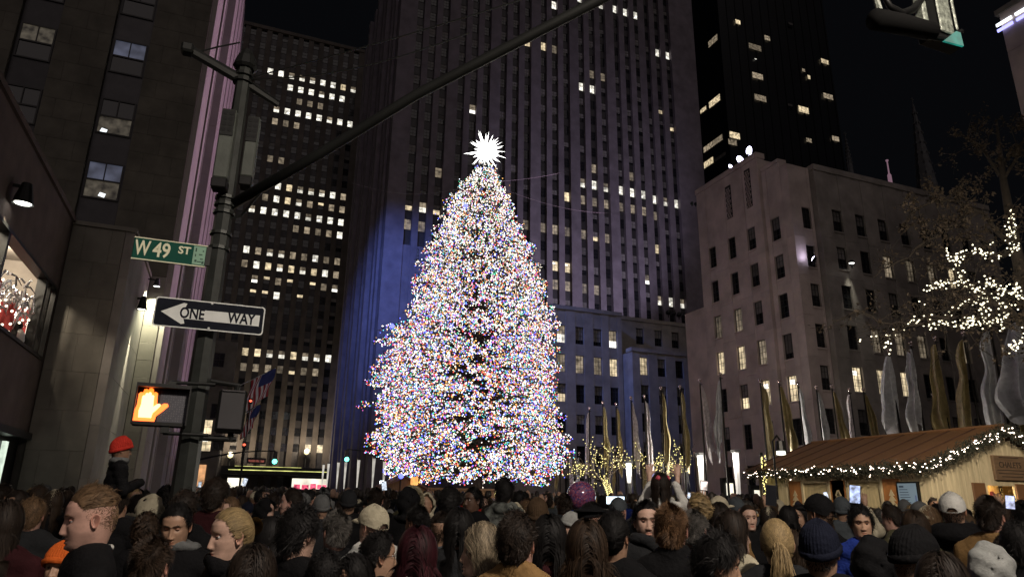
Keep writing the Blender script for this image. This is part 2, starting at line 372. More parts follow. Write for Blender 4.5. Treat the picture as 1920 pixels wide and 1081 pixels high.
# west flank: stepped fluted ribs
FTW = Face('W', 22.2)
for i in range(12):
    y0 = 120.0 + 3.1 * i + .02; st = -.55 * (i % 3 == 0) - .12 * i
    if i: FTW.box(b := MB(), y0, y0 + 1.7, st - .35, 3, 0, zt - i * 1.5); b.build('rib', TOWST, T)
    FTW.box(b := MB(), y0 + (1.7 if i else 1.9), y0 + 3.1, st + .75, 3, 0, zt - i * 1.5 - .5); b.build('rib_groove', SPAND, T)
FT.box(b := MB(), 24.4, 94, 3.01, 36, 0, zt - 1); b.build('core', TOWST, T)
LIT_P = glow('glowing_column', (1.0, .93, .82), .55, var=.4, vscale=.6)  # light washing the stone columns is put in as emission and a tapered shape
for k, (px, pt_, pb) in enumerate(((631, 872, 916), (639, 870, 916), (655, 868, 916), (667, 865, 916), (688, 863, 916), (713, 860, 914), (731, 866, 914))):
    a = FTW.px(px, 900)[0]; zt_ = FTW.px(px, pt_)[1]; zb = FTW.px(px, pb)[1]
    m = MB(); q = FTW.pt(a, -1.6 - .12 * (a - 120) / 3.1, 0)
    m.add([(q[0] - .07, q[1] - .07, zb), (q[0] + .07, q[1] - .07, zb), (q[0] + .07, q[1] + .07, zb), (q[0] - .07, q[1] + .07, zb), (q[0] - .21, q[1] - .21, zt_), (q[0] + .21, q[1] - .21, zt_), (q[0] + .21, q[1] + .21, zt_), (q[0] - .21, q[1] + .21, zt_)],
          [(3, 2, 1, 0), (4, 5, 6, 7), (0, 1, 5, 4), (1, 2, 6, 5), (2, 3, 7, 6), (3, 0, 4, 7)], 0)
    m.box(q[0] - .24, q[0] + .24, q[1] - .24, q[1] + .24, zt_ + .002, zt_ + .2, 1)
    m.build('column_light_wash', [LIT_P, SPAND], T)
under(T)

# ================================================================== LOWER WINGS IN FRONT OF THE TOWER
def wing(name, label, y, x0, x1, ztop, cols, rows, lits, setback=14, nx=3, ny=4, wd=1.35, hh=2.5, stone=STONE):
    P = empty(name, label, 'building', (x0, y, 0)); F_ = Face('S', y)
    edges = [x0] + [v for c in cols for v in (c - wd / 2, c + wd / 2)] + [x1]
    for i in range(0, len(edges), 2):
        F_.box(b := MB(), edges[i], edges[i + 1], 0, 1.2, 0, ztop); b.build('pier', stone, P)
    rz = sorted(rows)
    for c in cols:
        zz = [0] + [v for r in rz for v in (r - hh / 2, r + hh / 2)] + [ztop]
        for j in range(0, len(zz), 2):
            F_.box(b := MB(), c - wd / 2 + .002, c + wd / 2 - .002, .06, 1.2, zz[j], zz[j + 1]); b.build('stone_panel', stone, P)
    F_.box(b := MB(), x0 - .15, x1 + .15, -.12, 1.4, ztop + .002, ztop + .55); b.build('parapet', stone, P)
    F_.box(b := MB(), x0 + .02, x1 - .02, 1.202, setback, 0, ztop - .02); b.build('core', stone, P)
    lt = snap(F_, lits, cols, rz)
    window_field(F_, P, cols, rz, wd - .01, hh, .3, lt, lambda i, j: 'dark' if RNG.random() < .55 else 'blind', nx, ny)
    under(P); return P
wing('stone_wing', 'low limestone wing washed in blue light beside the big lit tree', 85, 33.5, 51.0, 27.6, [35.6, 38.5, 41.35, 44.2, 47.05, 49.6], [24.05, 19.95, 15.85, 11.75, 7.6],
     [(1053, 632, 'halfw'), (1087, 628, 'blind2'), (1121, 632, 'blind2'), (1150, 632, 'cool'), (1053, 680, 'dim'), (1087, 683, 'dim'), (1121, 685, 'dim'), (1144, 682, 'warm'), (1054, 738, 'halfy')])
wing('stone_wing', 'dark stone wing with two lit windows standing between blue wing and corner building', 82.5, 51.1, 66, 22.0, [53.0, 55.9, 58.9, 62.0], [20.0, 16.1, 12.2, 8.3],
     [(1187, 680, 'warm'), (1220, 682, 'warm')])
wing('stone_wing', 'set back upper stone block under the row of white floodlights', 88.5, 51.3, 69, 28.2, [56.3, 59.6, 62.7, 65.8], [25.9], [(1200, 632, 'blind'), (1235, 632, 'blind')])
# row of floodlights on the set back block, aimed up the tower
FLW = glow('floodlight_lens', (.93, .86, 1.0), 7.0); FLB = glow('floodlight_lens_blue', (.75, .72, 1.0), 9.0)
def floodlight(label, p, target, watts, col, size, r=.35, lens=FLW, group='rooftop floodlights', blend=.5):
    o = empty('floodlight', label, 'floodlight', p, group)
    d = (Vector(target) - Vector(p)).normalized(); M = d.to_track_quat('Y', 'Z').to_matrix()
    def tr(vs): return [tuple(M @ Vector(v)) for v in vs]
    m = MB(); m.lathe([(r * .5, -r * .9), (r * .9, -r * .4), (r, 0), (r * 1.05, .02)], 12); rot = [(x, z, y) for x, y, z in m.v]; m.v = tr(rot); m.build('housing', BLACK, o)
    m = MB(); m.lathe([(r * .1, 0.02), (r * .93, 0.025), (r * .8, r * .2), (r * .3, r * .38)], 12); m.v = tr([(x, z, y) for x, y, z in m.v]); m.build('lens', lens, o)
    m = MB(); m.box(-.05, .05, -.05, .05, -r * 2.0, -r * .8); m.box(-r, r, -.06, .06, -r * 1.0, -r * .8); m.build('bracket', BLACK, o)
    if watts: 
        l = spot((0, 0, 0), (0, 0, 1), watts, col, size, blend, r); l.parent = o; l.location = d * (r * .6); l.rotation_euler = d.to_track_quat('-Z', 'Y').to_euler()
    return o
for k in range(5):
    q = onY(1253 + k * 10, 588 + k * 2, 88.2)
    floodlight('white floodlight on roof edge, %s of the row below tower windows' % ('first', 'second', 'third', 'fourth', 'last')[k], (q[0], 88.2, q[2] + .25), (q[0] + 1, 121, q[2] + 26), 9000 if k % 2 == 0 else 0, (.80, .72, 1.0), 70, .42)

# ================================================================== DARK OFFICE TOWER WITH LIT ROWS
BST = mat('brown_stone_pier', (0.115, 0.098, 0.088), .9, var=.25, vscale=.4, objvar=.15, space='World', stain=.2)
B = empty('office_tower', 'dark stone office tower with rows of lit windows beyond the traffic pole', 'skyscraper', (-9, 175, 0)); FB = Face('S', 175.0)
bc = [-1.47 + 2.78 * k for k in range(-3, 9)]; br = [111.75 - 3.66 * k for k in range(-3, 30)]
for i in range(len(bc) + 1):
    a0 = -12 if i == 0 else bc[i - 1] + .74; a1 = 25.0 if i == len(bc) else bc[i] - .74
    FB.box(b := MB(), a0, a1, 0, 2, 0, 124); b.build('pier', BST, B)
for a in bc: FB.box(b := MB(), a - .738, a + .738, .6, 2, 0, 123); b.build('spandrel_strip', SPAND, B)
FB.box(b := MB(), -11.9, 24.9, 2.01, 30, 0, 122); b.build('core', BST, B)
FB.box(b := MB(), -12.2, 25.2, -.2, 2.2, 124.002, 125); b.build('parapet', BST, B)
bl = []
def row(x0, y0, x1, y1, kinds):
    n = len(kinds)
    for i, k in enumerate(kinds):
        t = i / max(n - 1, 1)
        if k: bl.append((x0 + (x1 - x0) * t, y0 + (y1 - y0) * t, k))
W_, V_, Y_, D_, H_ = 'white', 'white2', 'warm', 'dim', 'halfw'
row(507, 131, 664, 166, [W_, V_, H_, H_, H_, W_, W_, Y_, H_]); row(546, 163, 643, 183, [V_, W_, W_, H_, V_, W_]); row(518, 203, 656, 230, [H_, V_, W_, W_, W_, H_, V_, W_])
row(508, 293, 530, 296, [D_, D_]); row(523, 343, 646, 362, [W_, Y_, H_, H_, H_, W_, D_]); row(500, 364, 644, 387, [D_, W_, Y_, H_, D_, 'low', D_, D_])
row(475, 385, 640, 410, [H_, W_, V_, W_, W_, H_, W_, V_, W_]); row(557, 422, 639, 433, [D_, D_, D_, D_, W_]); row(463, 460, 634, 482, [W_, D_, H_, H_, D_, D_, W_, D_, D_])
row(461, 484, 633, 505, [D_, W_, Y_, H_, Y_, H_, Y_, W_, D_]); row(479, 514, 627, 532, ['cool', 'low', D_, 'low', None, 'low', D_, 'cool']); row(477, 540, 565, 548, ['low', 'low', W_, None, 'low'])
row(459, 660, 615, 670, [Y_, Y_, 'halfw', H_, Y_, H_, H_, W_]); row(456, 688, 591, 696, [D_, D_, D_, D_, 'halfy', D_, D_]); row(574, 835, 598, 838, [Y_, Y_])
row(490, 212, 600, 240, [None, D_, D_, D_, None, None]); row(540, 178 + 10, 610, 200, [None, D_, D_, D_])
lb = snap(FB, bl, bc, br, 1.5, 2.0)
window_field(FB, B, bc, br, 1.46, 1.95, .59, lb, lambda i, j: 'dark' if RNG.random() < .8 else 'blind', 1, 2, 290, skip=lambda a, z: z < 12)
# base: marquee with two yellow-green neon lines, lit shop fronts
NEON = glow('yellow_green_neon', (.95, .95, .30), .85, var=.5, vscale=.5); SHOPW = glow('lit_shop_front', (1.0, .93, .75), 1.3, var=.4, vscale=.4); SHOPR = glow('red_shop_display', (1.0, .12, .22), 1.1, var=.7, vscale=1.2)
under(B)
MQ = empty('marquee', 'dark street marquee with two glowing yellow green neon lines under the office tower', 'marquee', (0, 168, 0)); FM = Face('S', 168.0)
def frect(face, x0, y0, x1, y1): 
    a0, z1 = face.px(x0, y0); a1, z0 = face.px(x1, y1); return a0, a1, z0, z1
a0, a1, z0, z1 = frect(FM, 415, 872, 628, 893); FM.box(b := MB(), a0, a1, 0, 6, z0, z1); b.build('canopy', BLACK, MQ)
a0, a1, z0, z1 = frect(FM, 440, 873, 565, 876); FM.box(b := MB(), a0, a1, -.25, -.02, z0, z1); b.build('neon_line', NEON, MQ)
a0, a1, z0, z1 = frect(FM, 428, 880, 622, 884); FM.box(b := MB(), a0, a1, -.3, -.02, z0, z1); b.build('neon_line', NEON, MQ)
a0, a1, z0, z1 = frect(FM, 463, 857, 498, 869); FM.box(b := MB(), a0, a1, -.1, .4, z0, z1); b.build('sign_box', SPAND, MQ)
a0, a1, z0, z1 = frect(FM, 466, 861, 495, 866); FM.box(b := MB(), a0, a1, -.15, -.11, z0, z1); b.build('sign_face', glow('dim_red_sign', (1, .25, .18), .18, var=.9, vscale=2), MQ)
under(MQ)
for k, (px, py) in enumerate(((575, 846), (432, 852))):
    q = onY(px, py, 171.0); o = empty('street_globe', 'yellow globe lamp on the stone pier %s' % ('above the end of the marquee', 'at the near end of the marquee'), 'lamp', q) if False else empty('street_globe', 'yellow globe lamp against the stone pier ' + ('above the far end of the marquee', 'over the near end of the marquee')[k], 'lamp', q)
    m = MB(); m.lathe([(.05, -.7), (.5, -.45), (.6, 0), (.5, .45), (.05, .7)], 12); m.build('globe', glow('yellow_globe', (1.0, .86, .45), 1.6), o, True); m = MB(); m.tube([(0, .6, -q[2]), (0, .6, -.9), (0, 0, -.75)], .12, 6); m.build('post', BLACK, o)
    point((q[0], q[1] - .9, q[2] + .5), 3600, (1.0, .82, .58), .5)
def shop(label, x0, y0, x1, y1, red=None):
    o = empty('storefront', label, 'shop front', (0, 169.5, 0)); F_ = Face('S', 169.5); a0, a1, z0, z1 = frect(F_, x0, y0, x1, y1)
    F_.box(b := MB(), a0 - .3, a1 + .3, 0, .6, z0 - 2, z1 + .3); b.build('frame', BLACK, o); F_.box(b := MB(), a0, a1, -.06, -.01, z0, z1); b.build('lit_panel', SHOPW, o)
    if red:
        for q in red:
            a0, a1, z0, z1 = frect(F_, *q); F_.box(b := MB(), a0, a1, -.14, -.08, z0, z1); b.build('display', SHOPR, o)
    under(o)
shop('white shop front with red window displays under the marquee', 548, 896, 622, 917, [(551, 907, 562, 916), (566, 908, 578, 917), (582, 906, 592, 917), (595, 908, 612, 916)])
shop('narrow cream lit shop front at the near end of marquee', 427, 895, 456, 916)

# ================================================================== SMALL DARK BLOCK + FLAGS BETWEEN
N = empty('brown_block', 'plain brown stone block between traffic pole and the office tower', 'building', (-8, 100, 0)); FN = Face('S', 100.0)
x1n = FN.px(447, 640)[0]; ztn = FN.px(430, 640)[1]; zbn = FN.px(420, 720)[1]
FN.box(b := MB(), -9, x1n, 0, 24, zbn, ztn); b.build('upper_wall', STONE_D, N); FN.box(b := MB(), -9, x1n - .6, .5, 23, 0, zbn - .01); b.build('lower_wall', STONE_D, N)
for (px, py, k) in ((411, 675, 'dark'), (388, 800, 'warm'), (386, 832, 'warm2'), (410, 830, 'dark'), (405, 770, 'dark')):
    a, z = FN.px(px, py); FN.put('window', wmesh(1.3, 1.9, k, 2, 2), a, -.01 if z > zbn else .49, z - .9, N)
a0, a1, z0, z1 = frect(FN, 371, 870, 381, 915); FN.box(b := MB(), a0, a1, .40, .48, z0, z1); b.build('lit_door', glow('orange_doorway', (1, .5, .22), .7, var=.5, vscale=1), N)
under(N)

# ================================================================== STONE CORNER BUILDING BEHIND THE FLAGS
C = empty('corner_building', 'pinkish limestone corner building with punched windows behind the row of flags', 'building', (48, 48, 0))
FC = Face('W', 48.0); cc = [50.25, 53.45, 56.55, 59.85]; cr = [28.1 - 4.0 * k for k in range(7)]
def masonry(face, P, a0, a1, cols, rows, wd, hh, ztop, lits, nx=3, ny=4, recess=.05, stone=STONE_W, zrows=None, depth=1.0, tall=None):
    edges = [a0] + [v for c in cols for v in (c - wd / 2, c + wd / 2)] + [a1]; rz = sorted(rows)
    for i in range(0, len(edges), 2):   # piers in storey-high stone panels
        zz = [0] + [r + hh / 2 + .75 for r in rz]; zz[-1] = ztop
        for j in range(len(zz) - 1):
            face.box(b := MB(), edges[i], edges[i + 1], 0, depth, zz[j] + .006, zz[j + 1] - .006, b=.012); b.build('stone_panel', stone, P)
    for c in cols:
        zz = [0] + [v for r in rz for v in (r - hh / 2, r + hh / 2)] + [ztop]
        for j in range(0, len(zz), 2):
            face.box(b := MB(), c - wd / 2 + .004, c + wd / 2 - .004, recess, depth, zz[j], zz[j + 1]); b.build('spandrel', stone, P)
        for r in rz:
            face.box(b := MB(), c - wd / 2 - .05, c + wd / 2 + .05, -.06, recess, r - hh / 2 - .14, r - hh / 2 - .004); b.build('sill', stone, P)
    lt = snap(face, lits, cols, rz)
    window_field(face, P, cols, rz, wd - .01, hh, .3, lt, lambda i, j: 'dark' if RNG.random() < .5 else 'blind', nx, ny)
masonry(Face('W', 48.4), C, 49.012, 51.6, [50.35], cr, 1.25, 2.45, 34.9, [(1474, 645, 'dim'), (1482, 722, 'warm2'), (1457, 660, 'blind2')])
masonry(FC, C, 51.61, 62.0, cc[1:], cr, 1.25, 2.45, 36.6, [(1357, 680, 'warm'), (1389, 668, 'warm'), (1431, 655, 'dim'), (1474, 645, 'dim'), (1397, 738, 'halfy'), (1438, 730, 'warm2'), (1482, 722, 'warm2'), (1520, 705, 'warm'), (1346, 612, 'dim'), (1384, 600, 'dim'), (1457, 660, 'blind2')])
FC.box(b := MB(), 62.002, 66.0, .3, 1.2, 0, 23.0); b.build('lower_bay', STONE_W, C)
FC.box(b := MB(), 51.55, 62.1, -.08, 1.05, 36.602, 37.2); b.build('parapet', STONE_W, C)
FC.box(b := MB(), 49.02, 51.54, .32, 1.4, 34.902, 35.3); b.build('parapet', STONE_W, C)
b = MB(); b.box(49.05, 56, 51.7, 61.9, 34.0, 36.5); b.build('upper_core', STONE_W, C)
FC2 = Face('S', 48.0); masonry(FC2, C, 48.4, 51.2, [50.3], [28.7 - 3.95 * k for k in range(7)], 1.15, 2.3, 34.3, [(1507, 660, 'dim')])
FS = Face('S', 47.4); sc = [53.65 + 3.08 * k for k in range(8)]
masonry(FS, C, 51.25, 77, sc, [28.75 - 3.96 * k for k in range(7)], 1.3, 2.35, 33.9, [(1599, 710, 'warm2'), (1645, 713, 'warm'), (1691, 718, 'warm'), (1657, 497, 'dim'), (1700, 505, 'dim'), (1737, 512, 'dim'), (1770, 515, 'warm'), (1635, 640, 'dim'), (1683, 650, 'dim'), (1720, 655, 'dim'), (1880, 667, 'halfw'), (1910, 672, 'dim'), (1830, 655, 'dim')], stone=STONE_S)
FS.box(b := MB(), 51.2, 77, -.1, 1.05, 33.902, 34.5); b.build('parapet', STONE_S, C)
b = MB(); b.box(49.02, 76.9, 49.02, 61.9, 0, 34.0); b.build('core', STONE_D, C)
# pierced stone grilles high on the west face
GR = mat('grille_shadow', (.03, .026, .026), .9)  # dark plate paints the shade behind the grille openings
for (p0, p1) in (((1362, 350), (1371, 408)), ((1399, 318), (1407, 388))):
    a, zt_ = FC.px(*p0); a_, zb_ = FC.px(*p1); a = (a + a_) / 2
    FC.box(b := MB(), a - .45, a + .45, -.012, .02, zb_, zt_); b.build('grille_shade_plate', GR, C)
    m = MB(); nz = int((zt_ - zb_) / .3)
    for k in range(nz):
        z = zb_ + .3 * k
        for s_ in (-1, 1):
            for q in range(3):
                aa = a - .3 + .3 * q + (.15 if k % 2 else 0)
                if abs(aa - a) > .4: continue
                v = [FC.pt(aa - .11 * s_, -.05, z), FC.pt(aa - .11 * s_ + .05, -.05, z), FC.pt(aa + .11 * s_ + .05, -.05, z + .26), FC.pt(aa + .11 * s_, -.05, z + .26)]
                v += [(p[0] + .036, p[1], p[2]) for p in v]; m.add(v, [(0, 1, 2, 3), (0, 4, 5, 1), (1, 5, 6, 2), (2, 6, 7, 3), (3, 7, 4, 0)])
    tag(m.build('pierced_grille', STONE_W, C), kind='stuff')
under(C)
# rooftop projectors: they wash the facade across the plaza in purple
floodlight('brightest blue white projector at the corner of the stone building roof', tuple(onX(1405, 283, 48.2)), (-4.6, 61, 32), 60000, (.90, .56, .82), 56, .55, FLB, blend=.3)
floodlight('blue white projector on roof edge beside the brightest one', tuple(onX(1388, 299, 48.2)), (22, 60, 15), 0, (.6, .6, 1), 40, .5, FLB)
floodlight('small violet projector at the lower end of the roof edge', tuple(onX(1370, 312, 48.2)), (22, 60, 15), 0, (.6, .6, 1), 40, .28, FLB)
for k, (px, py) in enumerate(((1305, 382), (1312, 383), (1320, 378), (1328, 369))):
    q = onX(px, py, 49.0); floodlight('small cold white beam light, %s on the far roof corner' % ('first', 'second', 'third', 'fourth')[k], (49.0 - (.6 if k < 3 else 0), q[1], q[2]), (q[0] - 3, q[1] + 20, q[2] + 25), 0, (1, 1, 1), 10, .2, glow('cold_beam_lens', (.8, 1, .98), 6))
floodlight('violet floodlight at a window of the stone building corner', tuple(onY(1525, 485, 47.2)), (48.6, 48.0, 25), 70, (.75, .7, 1.0), 120, .3, FLB)
q = onY(1595, 497, 46.9)
floodlight('white wall washer shining down the shaded face of stone building', (q[0], 46.75, q[2] + .2), (q[0], 47.5, q[2] - 7), 900, (1.0, .97, .78), 34, .28, glow('washer_lens', (1, 1, .9), 4))

# ================================================================== BLACK GLASS TOWER BEHIND, SPIRES, FAR RIGHT BUILDING
DK = mat('black_curtain_wall', (0.006, 0.007, 0.010), .35, var=.3, vscale=.1, space='World')
D = empty('glass_tower', 'black glass skyscraper with a few scattered lit windows behind the corner building', 'skyscraper', (160, 190, 0)); FD = Face('S', 190.0)
xd = FD.px(1362, 200)[0]; xr = FD.px(1575, 260)[0]; FDW = Face('W', xd)
b = MB(); b.box(xd, xr, 190, 225, 0, 330); b.build('shell', DK, D)
for k in range(14):
    a = xd + (xr - xd) * k / 13; FD.box(b := MB(), a - .35, a + .35, -.4, -.01, 0, 330); b.build('mullion', DK, D)
for (px, py, w, h, k) in ((1382, 43, 2.6, 2.2, 'warm'), (1437, 73, 3, 2.4, 'dim'), (1414, 90, 6.5, 2.8, 'dim'), (1419, 144, 5.5, 2.8, 'dim'), (1424, 185, 6, 2.8, 'dim'), (1376, 255, 5, 2.8, 'warm'), (1545, 117, 4.4, 2.4, 'warm'), (1515, 146, 1.6, 2, 'warm'), (1505, 133, 1.6, 1.6, 'dim'),
                      (1551, 182, 5.4, 2.6, 'dim'), (1505, 207, 5.6, 3.0, 'warm'), (1480, 200, 2.6, 2.2, 'blind'), (1515, 264, 3, 2, 'dim'), (1565, 261, 4, 2.4, 'dim'), (1415, 112, 1.2, .6, 'white'), (1481, 48, 2.4, 2.4, 'blind'), (1372, 268, 4.2, 2.4, 'dim')):
    a, z = FD.px(px, py); FD.put('window', wmesh(w, h, k, 3, 1), a, -.5, z - h / 2, D)
for (px, py, w, h, k) in ((1340, 190, 7, 3, 'warm'), (1319, 206, 4, 2, 'warm'), (1337, 77, 6, 3, 'dim'), (1346, 263, 6, 2.6, 'dim'), (1328, 276, 6, 2.6, 'dim'), (1329, 305, 6, 2.8, 'warm'), (1351, 297, 7, 3.0, 'blind')):
    a, z = FDW.px(px, py); FDW.put('window', wmesh(w, h, k, 3, 1), a, -.1, z - h / 2, D)
under(D)
SPI = mat('grey_spire_stone', (.10, .10, .105), .9, var=.3, vscale=.8)
def spire(label, x, yt, xb, yb, D_, wpx):
    t = dist(x, yt, D_); bt = dist(xb, yb, D_); o = empty('church_spire', label, 'spire', (bt[0], bt[1], 0))
    r = wpx / FPX * D_ / 2 * 1.05; h = t[2] - bt[2]; m = MB(); prof = [(r * 1.15, bt[2] - 6), (r, bt[2]), (r * .96, bt[2] + .5), (r * .5, bt[2] + h * .5), (r * .12, bt[2] + h * .95), (.05, t[2])]
    m.lathe(prof, 8); m.build('spire_shaft', SPI, o); m = MB(); m.box(-r * 1.3, r * 1.3, -r * 1.3, r * 1.3, 0, bt[2] - 6.01); m.build('tower', SPI, o)
    m = MB()
    for k in range(8):
        w = math.pi / 4 * k
        for z in np.linspace(.1, .85, 7):
            rr = r * (1 - z * .9); m.box(rr * math.cos(w) - .12, rr * math.cos(w) + .12, rr * math.sin(w) - .12, rr * math.sin(w) + .12, bt[2] + h * z, bt[2] + h * z + .5)
    tag(m.build('crocket', SPI, o), kind='stuff')
    m = MB(); m.box(-.08, .08, -.08, .08, t[2], t[2] + 1.6); m.box(-.5, .5, -.08, .08, t[2] + .9, t[2] + 1.1); m.build('cross', SPI, o)
spire('tall thin grey church spire rising over the corner building roof', 1722, 190, 1738, 345, 190, 30)
spire('short tip of a second grey church spire above the roof line', 1588, 256, 1593, 312, 195, 10)
q = dist(1668, 332, 170); ms = empty('roof_mast', 'slim mast with a painted pink glow standing on the roof line between two spires', 'mast', (q[0], q[1], q[2] - 8)); m = MB(); m.lathe([(.5, 0), (.42, 8.5), (.16, 9), (.14, 12), (.3, 12.1), (.3, 12.4)], 8); m.build('mast_pole', glow('mast_pink_glow', (.8, .45, .6), .22), ms)  # pink light on the mast is put in as emission
E_ = empty('side_building', 'tall brownish stone building edge beside the leafy tree with strip lights on its roof', 'building', (58, 31, 0)); FE = Face('W', 58.0)
for k in range(11): FE.box(b := MB(), 14, 31.6, 0, 14, 3.9 * k, 3.9 * k + 3.88, b=.03); b.build('stone_course', STONE_W, E_)
for k, (c_, dz) in enumerate((((.9, .95, 1.0), .55), ((.35, .35, 1.0), 0))):
    for s_ in range(4): FE.box(b := MB(), 30.6 - s_ * 1.6, 31.9 - s_ * 1.6, -.2, -.08, 41.2 + dz, 41.45 + dz); b.build('light_strip', glow('roof_strip_%d' % k, c_, 2.2), E_)
FE.box(b := MB(), 14, 31.9, -.06, .4, 42.902, 43.4); b.build('parapet', STONE_D, E_)
under(E_)
# ================================================================== NEAR STONE BUILDING WITH SHOP WINDOW AND PURPLE FINS
BLK = {}
def blockmesh(face, w, h, d, stone):
    key = (face.k, round(w, 3), round(h, 3), d, stone.name)
    if key not in BLK:
        m = MB(); Face(face.k, 0).box(m, 0, w, 0, d, 0, h, b=.010); BLK[key] = m.mesh('stone_block', [stone])
    return BLK[key]
STONE_A = mat('deep_dark_limestone', (0.15, 0.137, 0.112), 0.92, var=.22, vscale=.8, bump=.3, bscale=8, objvar=.05, space='World', stain=.22)  # darkest of the limestone tones, for the upper wall
def ashlar(face, P, a0, a1, z0, z1, course, n, stone, d=.4, gap=.005):
    nz = max(1, round((z1 - z0) / course)); h = (z1 - z0) / nz
    for j in range(nz):
        cuts = [a0 + (a1 - a0) * i / n for i in range(n + 1)]
        if j % 2 and n > 1: cuts = [a0] + [a0 + (a1 - a0) * (i + .5) / n for i in range(n)] + [a1]
        for i in range(len(cuts) - 1):
            w = cuts[i + 1] - cuts[i] - gap
            o = link('stone_block', blockmesh(face, w, h - gap, d, stone), P)
            o.location = face.pt(cuts[i] + gap / 2, -RNG.random() * .006, z0 + h * j + gap / 2)
A = empty('stone_building', 'dark limestone building with tall window strips and purple lit fins at its corner', 'building', (-4.6, 44.9, 0)); FA = Face('S', 44.9); FAE = Face('E', -4.6)
zA = 56.0; wst = [(-10.05, -7.9), (-15.1, -13.0), (-20.2, -18.1)]
for (s0, s1, n) in ((-7.88, -4.62, 2), (-12.98, -10.07, 2), (-18.08, -15.12, 2)):
    ashlar(FA, A, s0, s1, 14.3, zA, 1.3, n, STONE_A)
b = MB(); FA.box(b, -24, -4.9, .42, 8, 0, zA - .1); b.build('backing_wall', JOINT, A)
DIMB = glow('dim_bluish_window', (.62, .68, 1.0), .075, var=.6, vscale=1.1); DIMW = glow('painted_reflection', (1.0, .85, .62), .045, var=.9, vscale=2.2)  # faint emission stands in for reflections on the panes
for ci, (s0, s1) in enumerate(wst):
    FA.box(b := MB(), s0 + .01, s1 - .01, .32, .418, 14.3, zA); b.build('spandrel_strip', SPAND, A)
    for k in range(10):
        zb = 18.75 + 4.35 * k - (0 if ci == 0 else .25); h = 2.45
        o = empty('window', None, None, FA.pt((s0 + s1) / 2, .30, zb)); o.parent = A
        m = MB(); w = s1 - s0 - .2
        for (x0, x1, z0, z1) in ((-w / 2, -w / 2 + .09, 0, h), (w / 2 - .09, w / 2, 0, h), (-w / 2 + .09, w / 2 - .09, 0, .09), (-w / 2 + .09, w / 2 - .09, h - .09, h), (-w / 2 + .09, w / 2 - .09, h * .48, h * .52), (-.03, .03, h * .52, h - .09)):
            m.box(x0, x1, -.06, .01, z0, z1)
        m.build('frame', FRAME, o)
        key = (ci, k)
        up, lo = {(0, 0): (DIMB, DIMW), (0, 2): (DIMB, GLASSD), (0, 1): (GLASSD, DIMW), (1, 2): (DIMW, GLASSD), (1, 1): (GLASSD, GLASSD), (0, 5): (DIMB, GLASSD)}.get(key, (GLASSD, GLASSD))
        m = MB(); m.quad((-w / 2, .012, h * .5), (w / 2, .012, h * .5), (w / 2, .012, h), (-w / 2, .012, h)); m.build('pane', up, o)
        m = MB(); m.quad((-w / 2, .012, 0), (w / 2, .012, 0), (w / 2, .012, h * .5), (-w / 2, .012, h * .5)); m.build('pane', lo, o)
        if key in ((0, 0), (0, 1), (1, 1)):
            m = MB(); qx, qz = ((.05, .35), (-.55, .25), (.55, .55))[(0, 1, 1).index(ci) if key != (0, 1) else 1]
            m.quad((qx - .18, .0, qz - .12), (qx + .16, .0, qz - .2), (qx + .22, .0, qz + .05), (qx - .1, .0, qz + .12)); m.build('painted_glint', glow('pane_glint', (.9, .97, 1.0), 1.6), o)  # bright quad paints a glint on the pane
# fins on the east flank
FIN = mat('fin_limestone', (.34, .30, .29), .88, var=.14, vscale=.5, bump=.15, space='World')
for (y0, y1, pr) in ((45.0, 48.7, .30), (50.2, 51.6, .30), (54.6, 54.9, .1), (60.0, 63.6, .34), (64.9, 68.2, .34), (69.5, 72.8, .34), (74.0, 79.0, .34)):
    nz = 12
    for k in range(nz):
        FAE.box(b := MB(), y0, y1, -pr, .8, zA / nz * k + .003, zA / nz * (k + 1) - .003, b=.008); b.build('fin_block', FIN, A)
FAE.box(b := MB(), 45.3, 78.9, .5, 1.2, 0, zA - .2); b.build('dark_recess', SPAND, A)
FAE.box(b := MB(), 45.32, 79, 1.201, 14, 0, zA - .3); b.build('core', STONE_D, A)
# dark draped banner hanging between the fins
m = MB(); vs = []; nn = 14
for j in range(nn + 1):
    for i in range(7):
        z = 11.2 - 9.8 * j / nn; y = 48.0 + 1.45 * i / 6 + .25 * math.sin(j * .35); vs.append((-4.5 + .08 * math.sin(i * 1.9 + j * .5), y, z))
m.add(vs, [(j * 7 + i, j * 7 + i + 1, (j + 1) * 7 + i + 1, (j + 1) * 7 + i) for j in range(nn) for i in range(6)]); m.build('hanging_banner', mat('dark_red_banner', (.06, .022, .028), .8), A, smooth=True)
# lower storey that steps forward, and lit corner wall
FL = Face('S', 36.8); FLE = Face('E', -5.5)
ashlar(FL, A, -8.18, -5.5 - .41, 0, 14.1, 1.76, 2, STONE_D)
ashlar(FLE, A, 36.8, 44.88, 0, 14.1, 2.35, 3, STONE)
ashlar(FA, A, -5.48, -4.62, 0, 14.28, 1.02, 1, STONE)
b = MB(); b.box(-24, -5.93, 37.22, 44.9, 0, 14.0); b.build('lower_core', JOINT, A)
b = MB(); b.box(-8.2, -5.42, 36.72, 44.88, 14.12, 14.32); b.build('coping', STONE_D, A)
under(A)
